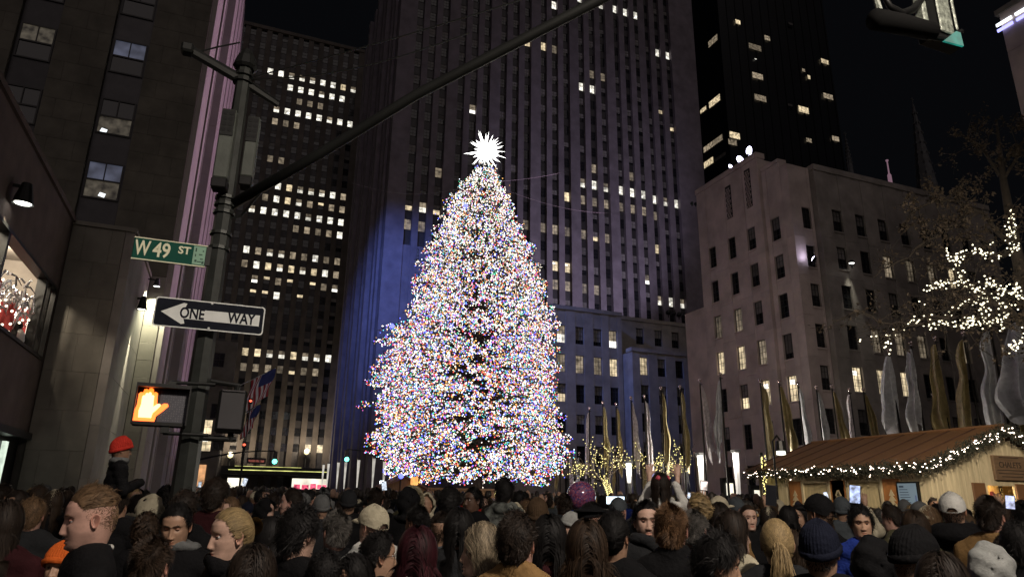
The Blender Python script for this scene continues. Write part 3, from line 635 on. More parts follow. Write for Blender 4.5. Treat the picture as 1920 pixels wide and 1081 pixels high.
# shop wing, east facing wall with the big display window
SHW = mat('brown_plaster', (.13, .095, .085), .9, var=.2, vscale=1.2, bump=.2, space='World', stain=.2)
Fb = empty('shop_wing', 'brown walled shop wing with a lit holiday display window along the sidewalk', 'shop', (-8.2, 36.8, 0)); FF = Face('E', -8.2)
WZ0, WZ1, WY0, WY1 = 7.35, 10.75, 22.0, 36.35
FF.box(b := MB(), 8, 36.78, 0, .5, WZ1, 14.2); b.build('upper_wall', SHW, Fb)
FF.box(b := MB(), 8, WY0, 0, .5, 0, WZ1 - .002); b.build('near_wall', SHW, Fb)
FF.box(b := MB(), WY0 + .002, 36.78, 0, .5, 4.2, WZ0); b.build('sill_wall', SHW, Fb); FF.box(b := MB(), WY1, 36.78, .002, .5, WZ0 + .002, WZ1 - .002); b.build('corner_pier', SHW, Fb)
FF.box(b := MB(), WY0 + .002, 36.7, .25, .6, 0, 4.198); b.build('lower_shop_front', BLACK, Fb)
FF.box(b := MB(), 8, 36.9, -.12, .6, 14.202, 14.45); b.build('coping', SHW, Fb)
FF.box(b := MB(), WY0, 36.5, -.25, .3, 3.9, 4.19); b.build('canopy_lip', BLACK, Fb)
for (y0, y1) in ((WY0, WY0 + .2), (28.2, 28.45), (34.3, 34.6), (35.15, 35.4), (WY1 - .15, WY1)):
    FF.box(b := MB(), y0, y1, -.06, .3, WZ0, WZ1); b.build('mullion', BLACK, Fb)
FF.box(b := MB(), WY0 + .2, WY1 - .15, -.08, .3, WZ1 - .14, WZ1 - .002); b.build('window_head', BLACK, Fb); FF.box(b := MB(), WY0 + .2, WY1 - .15, -.10, .3, WZ0 + .002, WZ0 + .14); b.build('window_sill', BLACK, Fb)
# display box behind the glass
DISP = mat('display_lining', (.24, .215, .19), .9, var=.25, vscale=.6)
FF.box(b := MB(), WY0, WY1 + .4, 2.6, 2.7, WZ0, WZ1 + 1.2); b.build('display_back', DISP, Fb); FF.box(b := MB(), WY0, WY1 + .4, .52, 2.6, WZ0 - .2, WZ0 - .02); b.build('display_floor', DISP, Fb)
FF.box(b := MB(), WY0, WY1 + .4, .52, 2.6, WZ1 + 1.2, WZ1 + 1.3); b.build('display_ceiling', DISP, Fb); FF.box(b := MB(), WY1 + .3, WY1 + .4, .55, 2.6, WZ0, WZ1 + 1.19); b.build('display_side', DISP, Fb)
RV = mat('red_velvet', (.30, .03, .03), .8, var=.3, vscale=3)
for (y_, h_, d0_) in ((27.6, 1.9, .5), (30.4, 2.1, .45), (33.0, 1.8, .5), (35.6, 2.2, .4)):
    FF.box(b := MB(), y_, y_ + .12, d0_, 2.3, WZ0 + .02, WZ0 + h_, b=.03); b.build('red_drape', RV, Fb)
m = MB(); rr = random.Random(3)
for k in range(150):   # silver branches
    p = np.array(FF.pt(rr.uniform(26, 35.8), rr.uniform(.15, .9), rr.uniform(WZ0 + 1.3, WZ0 + 2.6))); q = p + np.array([rr.uniform(-.3, .3), rr.uniform(-.9, .9), rr.uniform(-.8, .35)]); m.tube([p, (p + q) / 2 + np.array([0, 0, .12]), q], [.05, .035, .012], 5)
tag(m.build('silver_branches', mat('silver_tinsel', (.62, .62, .66), .3, .7), Fb), kind='stuff')
m = MB()
for k in range(90):
    p = FF.pt(rr.uniform(26, 35.6), rr.uniform(.12, .6), WZ0 + rr.uniform(.2, 2.1)); m.lathe([(.015, -.05), (.05, -.02), (.05, .02), (.015, .05)], 6, p)
tag(m.build('display_bulbs', glow('display_bulb', (1.0, .85, .62), 3.0), Fb), kind='stuff')
m = MB(); c0 = np.array(FF.pt(34.0, .55, WZ0 + .1)); m.lathe([(.2, 0), (.34, .2), (.3, .6), (.16, .8), (.2, .95), (.14, 1.12), (.03, 1.18)], 10, c0); m.build('penguin_body', BLACK, Fb, True)
m = MB(); m.lathe([(.1, .1), (.24, .3), (.2, .6), (.08, .78)], 10, c0 + np.array([.14, -.08, 0])); m.build('penguin_belly', mat('white_plush', (.7, .7, .68), .9), Fb, True)
m = MB(); m.box(*sorted((FF.pt(0, .45, 0)[0], FF.pt(0, .6, 0)[0])), 35.45, 35.95, WZ0 + .2, WZ0 + 1.9); m.build('display_lamp', glow('display_lamp_glass', (1.0, .9, .72), 1.4, var=.5, vscale=.9), Fb)
a_, z_ = FF.px(34, 860); FF.box(b := MB(), 34.2, 34.6, .1, .24, 1.5, 3.7); b.build('lit_pillar', glow('pale_green_lit_pillar', (.85, 1.0, .82), .9, var=.3), Fb)
FF.box(b := MB(), 32.2, 32.6, .1, .24, .5, 2.4); b.build('lit_pillar', glow('pale_blue_lit_pillar', (.7, .9, 1.0), .9, var=.3), Fb)
under(Fb)
for y in (25.5, 30.5, 34.0): point((-9.6, y, WZ1 + .7), 480, (1.0, .86, .66), .2)
# wall lamps: black cones that throw a stripe of light down the stone
def wall_lamp(label, face, a, z, watts, col, r=.26, h=.55, size=50, out=.42):
    p = face.pt(a, -out, z); o = empty('wall_lamp', label, 'wall lamp', p, 'black cone wall lamps')
    m = MB(); m.lathe([(r * .42, h), (r * .5, h * .98), (r, 0.0), (r * .96, .0), (r * .5, h * .7)], 14); m.build('shade', BLACK, o)
    m = MB(); m.lathe([(.01, .02), (r * .8, .03), (r * .8, .08), (.01, .1)], 12); m.build('bulb_glass', glow('wall_lamp_glass', (1, 1, .9), 4.5), o)
    m = MB(); q = face.pt(a, 0, z); dx, dy = q[0] - p[0], q[1] - p[1]; m.box(min(0, dx) - .03, max(0, dx) + .03, min(0, dy) - .03, max(0, dy) + .03, h * .75, h * .9); m.build('arm', BLACK, o)
    l = spot(p, face.pt(a, -.05, z - 9), watts, col, size, .6, .05); l.location = (p[0], p[1], p[2] - .04); return o
LC = (1.0, .93, .66)
wall_lamp('black cone lamp high on the brown shop wall above the display window', FF, 27.6, 11.5, 900, LC, .34, .8, 70)
wall_lamp('black cone lamp throwing a light stripe down the pinkish corner pier', FLE, 41.3, 11.3, 5200, LC, .26, .75, 22, .30)
wall_lamp('black cone lamp lighting the pale yellow wall behind the street sign', FLE, 44.2, 14.35 - .9, 2600, (1.0, 1.0, .66), .22, .5, 110, .5)
# projector on the roof that throws blue on the tower beside the tree
floodlight('blue projector on the dark stone building roof aimed at the tower', (-4.9, 62, 57.2), (27.5, 122, 34), 190000, (.17, .29, 1.0), 36, .6, FLB, blend=1.0)
floodlight('second blue projector on the dark stone building roof aimed past the tree', (-4.9, 66, 57.2), (45, 86, 20), 120000, (.18, .30, 1.0), 24, .6, FLB, blend=1.0)
# ================================================================== TRAFFIC POLE
POLE = mat('painted_pole', (.040, .044, .040), .45, .3, var=.3, vscale=6, bump=.04, bscale=40)
POLE_D = mat('dark_pole_fitting', (.018, .019, .018), .5, .4, var=.3)
PB = dist(342, 930, 7.2); PX, PY = PB[0], PB[1]
TP = empty('traffic_pole', 'dark eight sided traffic pole carrying signs and a long mast arm over the crowd', 'traffic pole', (PX, PY, gz(PX, PY)))
g0 = gz(PX, PY)
def pz(py): return float(onY(420, py, PY)[2]) - g0
m = MB(); m.lathe([(.27, 0), (.27, .12), (.19, .18), (.17, .9), (.13, 1.0)], 8); m.build('base', POLE_D, TP)
m = MB(); m.lathe([(.112, 1.0), (.10, 2.5), (.086, 4.2), (.078, 5.6), (.072, pz(120))], 8); m.build('shaft', POLE, TP)
for z in (pz(385), pz(372), pz(400), pz(440), pz(468), pz(135), pz(147)):
    m = MB(); m.lathe([(.085, z - .018), (.106, z - .016), (.106, z + .016), (.085, z + .018)], 12); m.build('clamp_band', POLE_D if z > 5 else POLE, TP)
m = MB(); m.lathe([(.1, pz(122)), (.13, pz(118)), (.1, pz(100)), (.05, pz(86)), (.015, pz(82))], 10); m.build('cap', POLE_D, TP)
def rel(p): return (p[0] - PX, p[1] - PY, p[2] - g0)
# mast arm: from the collar up over the street
a0 = np.array(onY(432, 385, PY)); am = np.array(dist(780, 178, 6.1)); a1 = np.array(dist(1128, -2, 5.5)); a2 = np.array(dist(1420, -150, 5.35)); a3 = np.array(dist(1700, -190, 5.3))
m = MB(); m.tube([rel(a0), rel(a0 * .5 + am * .5 + np.array([0, 0, -.02])), rel(am), rel(a1), rel(a2), rel(a3)], [.055, .054, .053, .052, .048, .045], 12); m.build('mast_arm', POLE_D, TP, True)
m = MB(); c0 = np.array(onY(470, 365, PY)); m.tube([rel(a0 + np.array([-.06, 0, -.18])), rel(a0 + np.array([.12, -.02, -.10])), rel(a0 * .82 + am * .18 + np.array([0, 0, -.05]))], .014, 6); m.build('arm_brace', POLE_D, TP)
tpz = np.array(onY(455, 150, PY))
for (e, s_) in ((a2, .5), (dist(880, 62, 5.9), .9)):
    e = np.array(e); m = MB(); pts = [rel(tpz + (e - tpz) * t - np.array([0, 0, .16 * math.sin(math.pi * t) * s_])) for t in np.linspace(0, 1, 9)]; m.tube(pts, .008, 5); m.build('guy_rod', POLE_D, TP)
# short upper arm with its small luminaire
u0 = np.array(onY(345, 88, PY - .1)); u1 = np.array(onY(452, 150, PY)); u2 = np.array(onY(522, 196, PY + .1))
m = MB(); m.tube([rel(u0), rel(u1), rel(u2)], [.055, .06, .04], 8); m.build('cross_arm', POLE_D, TP)
m = MB(); e0 = np.array(onY(352, 92, PY - .12)); m.bbox(*(rel(e0)[0] + np.array([-.06, .06])), *(rel(e0)[1] + np.array([-.07, .07])), *(rel(e0)[2] + np.array([-.06, .05])), .02); m.build('cross_arm_head', POLE_D, TP)
m = MB(); m.tube([rel(onY(370, 98, PY - .1)), rel(onY(410, 88, PY)), rel(onY(450, 80, PY))], .010, 5); m.build('stay_rod', POLE_D, TP)
# boxes with grilles strapped to the pole
BOXM = mat('beige_painted_box', (.085, .095, .082), .55, var=.2, vscale=5, bump=.1)
def pole_box(label, x0, x1, y0, y1, off):
    q0 = onY(x0, y1, PY + off); q1 = onY(x1, y1, PY + off); w = abs(q1[0] - q0[0]) / 2; h = onY(x0, y0, PY + off)[2] - q1[2]; cxx = (q0[0] + q1[0]) / 2
    o = empty('equipment_box', label, 'equipment box', (cxx, PY + off, q1[2]), 'grilled boxes on the traffic pole'); o.rotation_euler = (0, 0, rad(-8))
    m = MB(); m.bbox(-w, w, -.07, .07, .06, h, .012); m.build('case', BOXM, o); m = MB(); m.bbox(-w * 1.05, w * 1.05, -.085, .08, -.05, .055, .01); m.build('foot_cap', BLACK, o)
    m = MB()
    for r_ in range(4):
        for c_ in (-1, 1): m.lathe([(.024, 0), (.024, .012)], 8, (c_ * w * .42, 0, 0)); n_ = 16; m.v[-n_:] = [(x, -.074 - z, h - .06 - r_ * .062 + y) for x, y, z in m.v[-n_:]]
    m.build('grille', BLACK, o); m = MB(); m.box(-w * .9, w * .9, -.082, -.0705, h - .31, h - .015); m.build('grille_plate', POLE_D, o); return o
pole_box('beige metal box with round grille holes on the near side of traffic pole', 397, 426, 203, 350, -.16)
pole_box('narrower beige box with grille holes on the far side of traffic pole', 449, 473, 218, 346, .14)
# ---- street name sign
WHT = mat('reflective_white', (.85, .85, .62), .7, var=.08, spec=.2); GRN = mat('sign_green', (.010, .085, .060), .7, var=.15, spec=.15); SBLK = mat('sign_black', (.012, .014, .022), .75, spec=.12, var=.3, vscale=9); SWH = mat('sign_white', (.82, .85, .82), .7, var=.10, vscale=8, spec=.2)
def plate(label, name, x0, y0, x1, y1, Y, dz_right, thick=.012):
    q0 = onY(x0, y0, Y); q1 = onY(x1, y1, Y); w = q1[0] - q0[0]; h = q0[2] - q1[2]
    return q0, q1, w, h
Ysg = PY - .17
q0 = onY(253, 444, Ysg); q1 = onY(384, 500, Ysg); w = q1[0] - q0[0]; ztop = onY(256, 444, Ysg)[2]; zbot = onY(253, 486, Ysg)[2]; h = ztop - zbot
sg = empty('street_sign', 'green street name sign with pale W 49 ST lettering on the traffic pole', 'street sign', (q0[0] + w / 2, Ysg, zbot))
m = MB(); m.bbox(-w / 2, w / 2, -.012, .012, 0, h, .006); m.build('panel', GRN, sg)
m = MB(); m.box(-w / 2, w / 2, -.016, -.0125, h * .955, h); m.build('border', WHT, sg); m = MB(); m.box(-w / 2, w / 2, -.016, -.0125, 0, h * .05); m.build('border', WHT, sg)
def letter(txt, size, x, z, sx, m_, par, y=-.0145, rot=0, off=.0):
    o = link('lettering', text_mesh(txt, size, .001, off), par); o.data.materials.append(m_); o.location = (x, y, z); o.scale = (sx, 1, 1); o.rotation_euler = (rad(90), rot, 0); return o
def bold(me, d=.004): return me
letter('W', h * .92, -w * .375, h * .5, .60, WHT, sg, off=.004); letter('49', h * .92, -w * .115, h * .5, .74, WHT, sg, off=.004)
letter('ST', h * .46, w * .19, h * .64, 1.0, WHT, sg, off=.003)
m = MB(); m.box(w * .315, w * .485, -.0155, -.0125, h * .09, h * .92); m.build('pale_panel', mat('pale_green_panel', (.24, .45, .32), .5), sg)
m = MB()
for (x, z, w2, h2) in ((.35, .75, .02, .18), (.35, .5, .015, .12), (.36, .25, .03, .1), (.42, .55, .05, .05), (.44, .35, .04, .05), (.41, .22, .06, .04), (.45, .72, .02, .06), (.46, .2, .03, .12)): m.box(w * (x - w2 / 2), w * (x + w2 / 2), -.0175, -.0156, h * (z - h2 / 2), h * (z + h2 / 2))
m.build('skyline_print', mat('dark_green_print', (.03, .09, .06), .6), sg)
m = MB(); m.box(w * .49, w * .56, -.02, .02, h * .1, h * .95); m.build('bracket', POLE_D, sg)
# ---- one way sign
Yow = PY - .19
q0 = onY(293, 556, Yow); q1 = onY(492, 628, Yow); w = q1[0] - q0[0]; ztop = onY(297, 556, Yow)[2]; zbot = onY(291, 611, Yow)[2]; h = ztop - zbot
ow = empty('one_way_sign', 'black and white one way sign with its arrow pointing to the shops', 'road sign', (q0[0] + w / 2, Yow, zbot + .005))
def rrect(x0, x1, z0, z1, r, n=5):
    P = []
    for (cx_, cz_, a) in ((x1 - r, z0 + r, -90), (x1 - r, z1 - r, 0), (x0 + r, z1 - r, 90), (x0 + r, z0 + r, 180)):
        for k in range(n): t = rad(a + 90 * k / (n - 1)); P.append((cx_ + r * math.cos(t), cz_ + r * math.sin(t)))
    return P
m = MB(); m.prism(rrect(-w / 2, w / 2, 0, h, .03), -.003, .003); m.build('border', SWH, ow)
m = MB(); m.prism(rrect(-w / 2 + .012, w / 2 - .012, .012, h - .012, .022), -.0055, -.0032); m.build('panel', SBLK, ow)
ar = [(-w * .44, h * .5), (-w * .25, h * .86), (-w * .22, h * .84), (-w * .235, h * .67), (w * .455, h * .69), (w * .455, h * .30), (-w * .235, h * .32), (-w * .22, h * .16), (-w * .25, h * .13)]
m = MB(); m.prism(ar, -.0075, -.0058); m.build('arrow', SWH, ow)
letter('ONE', h * .52, -w * .165, h * .505, .70, SBLK, ow, -.0085, off=.004); letter('WAY', h * .52, w * .285, h * .495, .72, SBLK, ow, -.0085, off=.004)
for z in (.07, .93): m = MB(); m.lathe([(.012, 0), (.009, .008)], 8); m.v = [(x, -.006 - z_, h * z + y) for x, y, z_ in m.v]; m.build('bolt', SWH, ow)
# ---- pedestrian signal with the lit orange hand
Yps = PY - .22
q0 = onY(258, 722, Yps); q1 = onY(348, 800, Yps); w = q1[0] - q0[0]; h = q0[2] - q1[2]
ps = empty('pedestrian_signal', 'pedestrian signal box showing a lit orange hand', 'traffic signal', (q0[0] + w / 2, Yps, q1[2])); ps.rotation_euler = (0, 0, rad(4))
m = MB(); m.bbox(-w / 2, w / 2, -.02, .16, 0, h, .012); m.build('housing', POLE_D, ps)
m = MB(); m.box(-w / 2, w / 2, -.13, -.021, h - .02, h + .012); m.box(-w / 2, -w / 2 + .012, -.13, -.021, 0, h - .021); m.box(w / 2 - .012, w / 2, -.13, -.021, 0, h - .021); m.box(-w / 2 + .013, w / 2 - .013, -.05, -.021, 0, .03); m.build('visor', BLACK, ps)
m = MB(); m.box(-w * .05, w * .47, -.026, -.0205, h * .08, h * .9); m.build('countdown_panel', mat('grey_led_panel', (.10, .10, .12), .35), ps)
m = MB()
for i in range(10):
    for j in range(12):
        if (i * 3 + j) % 4: m.box(w * (.01 + .045 * i), w * (.01 + .045 * i) + .008, -.030, -.0265, h * (.13 + .06 * j), h * (.13 + .06 * j) + .008)
tag(m.build('led_dots', mat('led_dot', (.2, .2, .22), .4), ps), kind='stuff')
HANDM = glow('lit_orange_hand', (1.0, .115, .012), 4.2, sampled=True)
hp = [(-.44, .10), (-.10, .10), (-.08, .25), (.02, .38), (.10, .50), (.08, .56), (.02, .56), (-.09, .46), (-.10, .60), (-.11, .80), (-.15, .83), (-.18, .81), (-.185, .88), (-.22, .92), (-.26, .90), (-.27, .86), (-.30, .89), (-.34, .87), (-.35, .80), (-.39, .80), (-.42, .76), (-.42, .5), (-.455, .3)]
cx_, cz_ = -.25, .5
m = MB(); m.prism([((cx_ + (x - cx_) * 1.10) * w - w * .01, (cz_ + (z - cz_) * 1.06) * h) for x, z in hp], -.034, -.022); m.build('hand_symbol', HANDM, ps)
m = MB(); m.prism([((cx_ + (x - cx_) * .68) * w - w * .01, (cz_ + (z - cz_) * .80) * h) for x, z in hp], -.0365, -.0343); m.build('hand_core', glow('hand_core', (1.0, .62, .22), 3.4), ps)  # wider red rim and pale core draw the bloom of the hand as shapes
for z in (h + .05, -.06):
    m = MB(); m.tube([(w * .1, .02, z), (w * .95, .02, z + (.01 if z > 0 else 0))], .016, 8); m.build('bracket_arm', POLE_D, ps); m = MB(); m.box(w * .05, w * .2, -.03, .06, min(z, h if z > 0 else z), max(z, 0 if z < 0 else h + .01) + .002); m.build('bracket_foot', POLE_D, ps)
# ---- back of the other signal head
Y2 = PY + .05
q0 = onY(412, 732, Y2); q1 = onY(455, 812, Y2); w = q1[0] - q0[0]; h = q0[2] - q1[2]
bs = empty('pedestrian_signal', 'dark signal box seen from behind on the far side of the traffic pole', 'traffic signal', (q0[0] + w / 2, Y2, q1[2]))
m = MB(); m.bbox(-w / 2, w / 2, -.12, .12, 0, h, .02); m.build('housing', POLE_D, bs); m = MB(); m.bbox(-w * .42, w * .42, -.135, -.1205, h * .06, h * .94, .006); m.build('back_plate', mat('worn_dark_plate', (.04, .038, .042), .6, var=.3), bs); m = MB(); m.box(-w * .4, w * .4, -.15, -.137, h * .955, h * .985); m.build('hinge', SPAND, bs)
m = MB(); m.tube([(-w * 1.2, 0, -.06), (w * .3, 0, -.06)], .025, 8); m.tube([(w * .1, 0, -.08), (w * .1, 0, .0)], .03, 8); m.build('bracket_arm', POLE_D, bs)
m = MB(); m.tube([(-w * 1.1, 0, h + .09), (w * .2, 0, h + .06)], .022, 8); m.tube([(w * .1, 0, h + .06), (w * .1, 0, h)], .028, 8); m.build('bracket_arm', POLE_D, bs)
# ---- hanging signal seen from below
HB = np.array(dist(1760, 40, 5.3)); hs = empty('hanging_signal', 'traffic signal hanging overhead with a green glowing visor, seen from below', 'traffic signal', HB)
SIGG = mat('signal_lit_tone', (.30, .33, .28), .4, .2, var=.75, vscale=26, bump=.5, bscale=45)  # pale tone puts the light caught by the signal strips into the colour
def hp_(px, py): return np.array(onY(px, py, HB[1])) - HB
def hbox(name, m_, x0, y0, x1, y1, d0, d1, par=hs):
    a, b_ = hp_(x0, y1), hp_(x1, y1); z1 = hp_(x0, y0)[2]; m = MB(); m.bbox(a[0], b_[0], d0, d1, a[2], z1, .008); m.build(name, m_, par)
hbox('housing', BLACK, 1746, -160, 1800, 70, 0, .10); hbox('lit_front_strip', SIGG, 1762, -160, 1785, 60, -.02, -.001); hbox('lit_side_strip', SIGG, 1737, -160, 1745, 64, -.01, .06); hbox('edge_strip', SIGG, 1790, -160, 1794, 58, -.02, -.001)
rr_ = 17 / FPX * 5.6
m = MB(); m.tube([hp_(1640, 36), hp_(1690, 46), hp_(1748, 60)], [rr_, rr_ * .98, rr_ * .9], 14); m.build('visor', mat('matte_black', (.008, .008, .008), .9, spec=.1), hs, True)
m = MB(); m.tube([hp_(1642, -60), hp_(1643, 0), hp_(1650, 22)], .022, 8); m.build('cable_strap', SIGG, hs); m = MB(); m.tube([hp_(1735, -8), hp_(1712, 18), hp_(1690, 26), hp_(1668, 12), hp_(1650, -20)], [.02, .03, .03, .022, .016], 8); m.build('second_visor', BLACK, hs, True)
m = MB(); m.tube([hp_(1738, 68), hp_(1775, 74), hp_(1802, 60)], .022, 8); m.build('bottom_flange', BLACK, hs)
m = MB(); g0_, g1_, g2_, g3_ = [hp_(*p) for p in ((1763, 81), (1786, 63), (1794, 66), (1800, 91))]; m.prism([(p[0], p[2]) for p in (g0_, g1_, g2_, g3_)], -.03, -.015); m.build('green_visor', glow('visor_green_glow', (.03, .62, .48), .34, var=.4, vscale=9), hs)  # green lens light on the visor is put in as emission
m = MB(); m.tube([hp_(1770, -160), hp_(1772, -230)], .03, 8); m.build('hanger', BLACK, hs)

# ---- small far traffic lights with arms
def far_signal(label, px, py, D_, side):
    q = dist(px, py, D_); o = empty('traffic_light', label, 'traffic light', (q[0], q[1], q[2] - .35), 'green traffic lights down the street'); s_ = D_ / 60
    m = MB(); m.bbox(-.17, .17, -.1, .14, 0, 1.05, .02); m.build('housing', BLACK, o)
    m = MB(); m.lathe([(.02, 0), (.2, .01), (.14, .05), (.02, .06)], 12); m.v = [(x, -.11 - z, .24 + y) for x, y, z in m.v]; m.build('green_lens', glow('green_signal_lens', (.15, 1.0, .72), 4.0), o)
    m = MB(); pts = [np.array([side * t * 6.0, 0, 1.1 - .08 * t + (-.9 * t * t)]) for t in np.linspace(0, 1, 6)]; m.tube(pts, [.05, .055, .06, .07, .08, .09], 6); m.build('arm', BLACK, o)
    m = MB(); m.tube([(side * 6.0, 0, .6), (side * 6.0, 0, -q[2] + .4)], .1, 8); m.build('post', BLACK, o)
far_signal('green traffic light above the end of the marquee', 515, 862, 62, -1); far_signal('green traffic light hanging before the uplit columns by the tree', 650, 858, 64, 1)
def red_light(label, px, py):
    q = dist(px, py, 80); o = empty('red_lamp', label, 'lamp', q); m = MB(); m.lathe([(.05, -.12), (.18, 0), (.05, .12)], 10); m.build('lens', glow('red_lamp_lens', (1, .12, .06), 2.5), o); m = MB(); m.tube([(0, .2, -q[2] + .2), (0, .2, .1)], .06, 6); m.box(-.2, .2, .03, .3, -.3, .3); m.build('housing', BLACK, o)
red_light('small red lamp over the marquee beside the second flag', 470, 751); red_light('small red lamp above the marquee sign box', 458, 833)

# ---- flags on the brown block
def usflag(label, x0, y0, x1, y1, Y, wide, drop):
    p = np.array(onY(x0, y0, Y)); q = np.array(onY(x1, y1, Y)); o = empty('flag', label, 'flag', p, 'striped flags on slanted poles')
    d = q - p; L = np.linalg.norm(d); m = MB(); m.tube([(0, 0, 0), tuple(d)], [.07, .05], 6); m.build('pole', mat('white_flag_pole', (.5, .5, .5), .5), o)
    m = MB(); m.lathe([(.02, -.1), (.12, 0), (.02, .1)], 8, tuple(d)); m.build('finial', mat('gold_finial', (.5, .38, .12), .35, .8), o)
    nu, nv = 14, 13; vs = []; fs = []; mi = []
    for v in range(nv + 1):
        for u in range(nu + 1):
            t = .30 + .66 * v / nv; base = d * t; uu = u / nu
            vs.append((base[0] + .18 * math.sin(uu * 6 + v * .5) - uu * .5, base[1] + .22 * math.cos(uu * 7 + v * .8), base[2] - drop * uu * (1 - .15 * v / nv)))
    for v in range(nv):
        for u in range(nu):
            fs.append((v * (nu + 1) + u, v * (nu + 1) + u + 1, (v + 1) * (nu + 1) + u + 1, (v + 1) * (nu + 1) + u)); mi.append(2 if (v >= 6 and u < 6) else v % 2)
    m.v, m.f, m.m = vs, fs, mi; m.build('cloth', [mat('flag_red', (.42, .04, .05), .8), mat('flag_white', (.85, .85, .85), .8), mat('flag_blue', (.04, .06, .22), .8)], o, True)
usflag('striped flag with blue canton, upper of two on slanted poles', 450, 722, 519, 689, 98.0, 2, 4.4)
usflag('striped flag hanging limp, lower of two on slanted poles', 455, 778, 489, 757, 98.0, 2, 3.6)

# ================================================================== THE BIG CHRISTMAS TREE
tc0 = np.array(dist(893, 905, 58.0)); TX, TY, TG = tc0[0], tc0[1], gz(tc0[0], tc0[1])
XT = empty('christmas_tree', 'huge conical spruce covered in thousands of colourful lights with a glowing star', 'christmas tree', (TX, TY, TG))
zt_ = dist(909, 312, 58.0)[2] - TG; zb_ = dist(893, 893, 58.0)[2] - TG
def half_w(px): return px / FPX * 58.0 / 1.0
prof_l = [(310, 10), (345, 34), (400, 78), (440, 88), (500, 112), (550, 128), (600, 147), (640, 155), (668, 190), (700, 196), (750, 205), (800, 200), (850, 195), (885, 150), (900, 100)]
prof_r = [(310, 12), (345, 30), (400, 58), (440, 75), (500, 100), (550, 125), (600, 142), (640, 150), (690, 148), (750, 150), (800, 164), (830, 168), (860, 165), (885, 135), (900, 95)]
NEED = mat('spruce_needles', (.018, .035, .018), .85, var=.4, vscale=2.5)
BARK = mat('bark', (.05, .036, .026), .95, var=.3, vscale=4, bump=.4, bscale=14)
m = MB(); m.tube([(0, 0, 0), (0, 0, zb_), (0, 0, zt_ * .6), (0, 0, zt_)], [.62, .5, .3, .06], 12); m.build('trunk', BARK, XT)
rt = random.Random(11); nrt = np.random.default_rng(11)
rv = np.array([_r0[0], _r0[1]])
def radius_at(z, ang):
    """crown radius; a bit lopsided the way the photographed tree is"""
    py_ = 310 + (zt_ - z) / (zt_ - zb_) * (893 - 310); l = np.interp(py_, *zip(*prof_l)); r = np.interp(py_, *zip(*prof_r)); s_ = (math.cos(ang) * rv[0] + math.sin(ang) * rv[1] + 1) / 2
    return half_w(l * (1 - s_) + r * s_)
br_m = MB(); tips = []; bulbs = []
z = zb_ + .3; lev = 0
while z < zt_ - .35:
    f = (z - zb_) / (zt_ - zb_); nb = int(9 + 16 * (1 - f)); rot = rt.random() * 6.28
    for k in range(nb):
        a = rot + 2 * math.pi * k / nb + rt.uniform(-.12, .12); R_ = radius_at(z, a) * rt.uniform(.84, 1.04) * (1.06 if rt.random() < .14 else 1); zz = z + rt.uniform(-.42, .42)
        dirv = np.array([math.cos(a), math.sin(a), 0]); droop = -.10 * R_ * (1 - f) + .12 * R_ * f; pts = [np.array([0, 0, zz]) + dirv * R_ * t + np.array([0, 0, droop * t * t * 1.0 + .05 * R_ * math.sin(t * 3)]) for t in (0, .35, .7, 1)]
        br_m.tube(pts, [.07 * (1 - f) + .03, .05 * (1 - f) + .02, .03, .012], 5, caps=False)
        side = np.array([-dirv[1], dirv[0], 0]); nt_ = max(3, int(R_ * 2.6))
        for q in range(nt_):
            t = .38 + .62 * (q + rt.random() * .6) / nt_
            i = min(int(t * 3), 2); tt = t * 3 - i; p = pts[i] * (1 - tt) + pts[i + 1] * tt
            L = (.25 + .30 * (1.1 - t) * R_ * .42 + .1) * rt.uniform(.6, 1.2); s_ = 1 if q % 2 else -1
            e = p + side * s_ * L + dirv * L * .55 + np.array([0, 0, rt.uniform(-.25, .05) * L - .06]); tips.append((p, e, t))
        tips.append((pts[2], pts[3] + dirv * .12, 1.0))
    z += .52 - .20 * f; lev += 1
br_m.build('branches', BARK, XT); XT_br = XT.children[-1]; tag(XT_br, kind='stuff')
P0 = np.array([t[0] for t in tips]); P1 = np.array([t[1] for t in tips]); TT = np.array([t[2] for t in tips])
# needle sprays: crossed slim quads along each twig
nS = 7; V = []; 
for s_ in range(nS):
    t = (s_ + nrt.random(len(P0))) / nS; base = P0 + (P1 - P0) * t[:, None]; d = (P1 - P0); d /= np.linalg.norm(d, axis=1)[:, None] + 1e-9
    o_ = nrt.normal(size=base.shape); o_ -= d * (o_ * d).sum(1)[:, None] * .5; o_ /= np.linalg.norm(o_, axis=1)[:, None]; ln = nrt.uniform(.14, .30, len(base))[:, None]; wd = np.cross(o_, d) * .022
    V.append(np.stack([base - wd, base + wd, base + wd + o_ * ln + d * ln * .6, base - wd + o_ * ln + d * ln * .6], 1))
V = np.concatenate(V).reshape(-1, 3); tag(link('needles', npmesh('needles', V, np.arange(len(V)).reshape(-1, 4), [NEED], smooth=False), XT), kind='stuff')
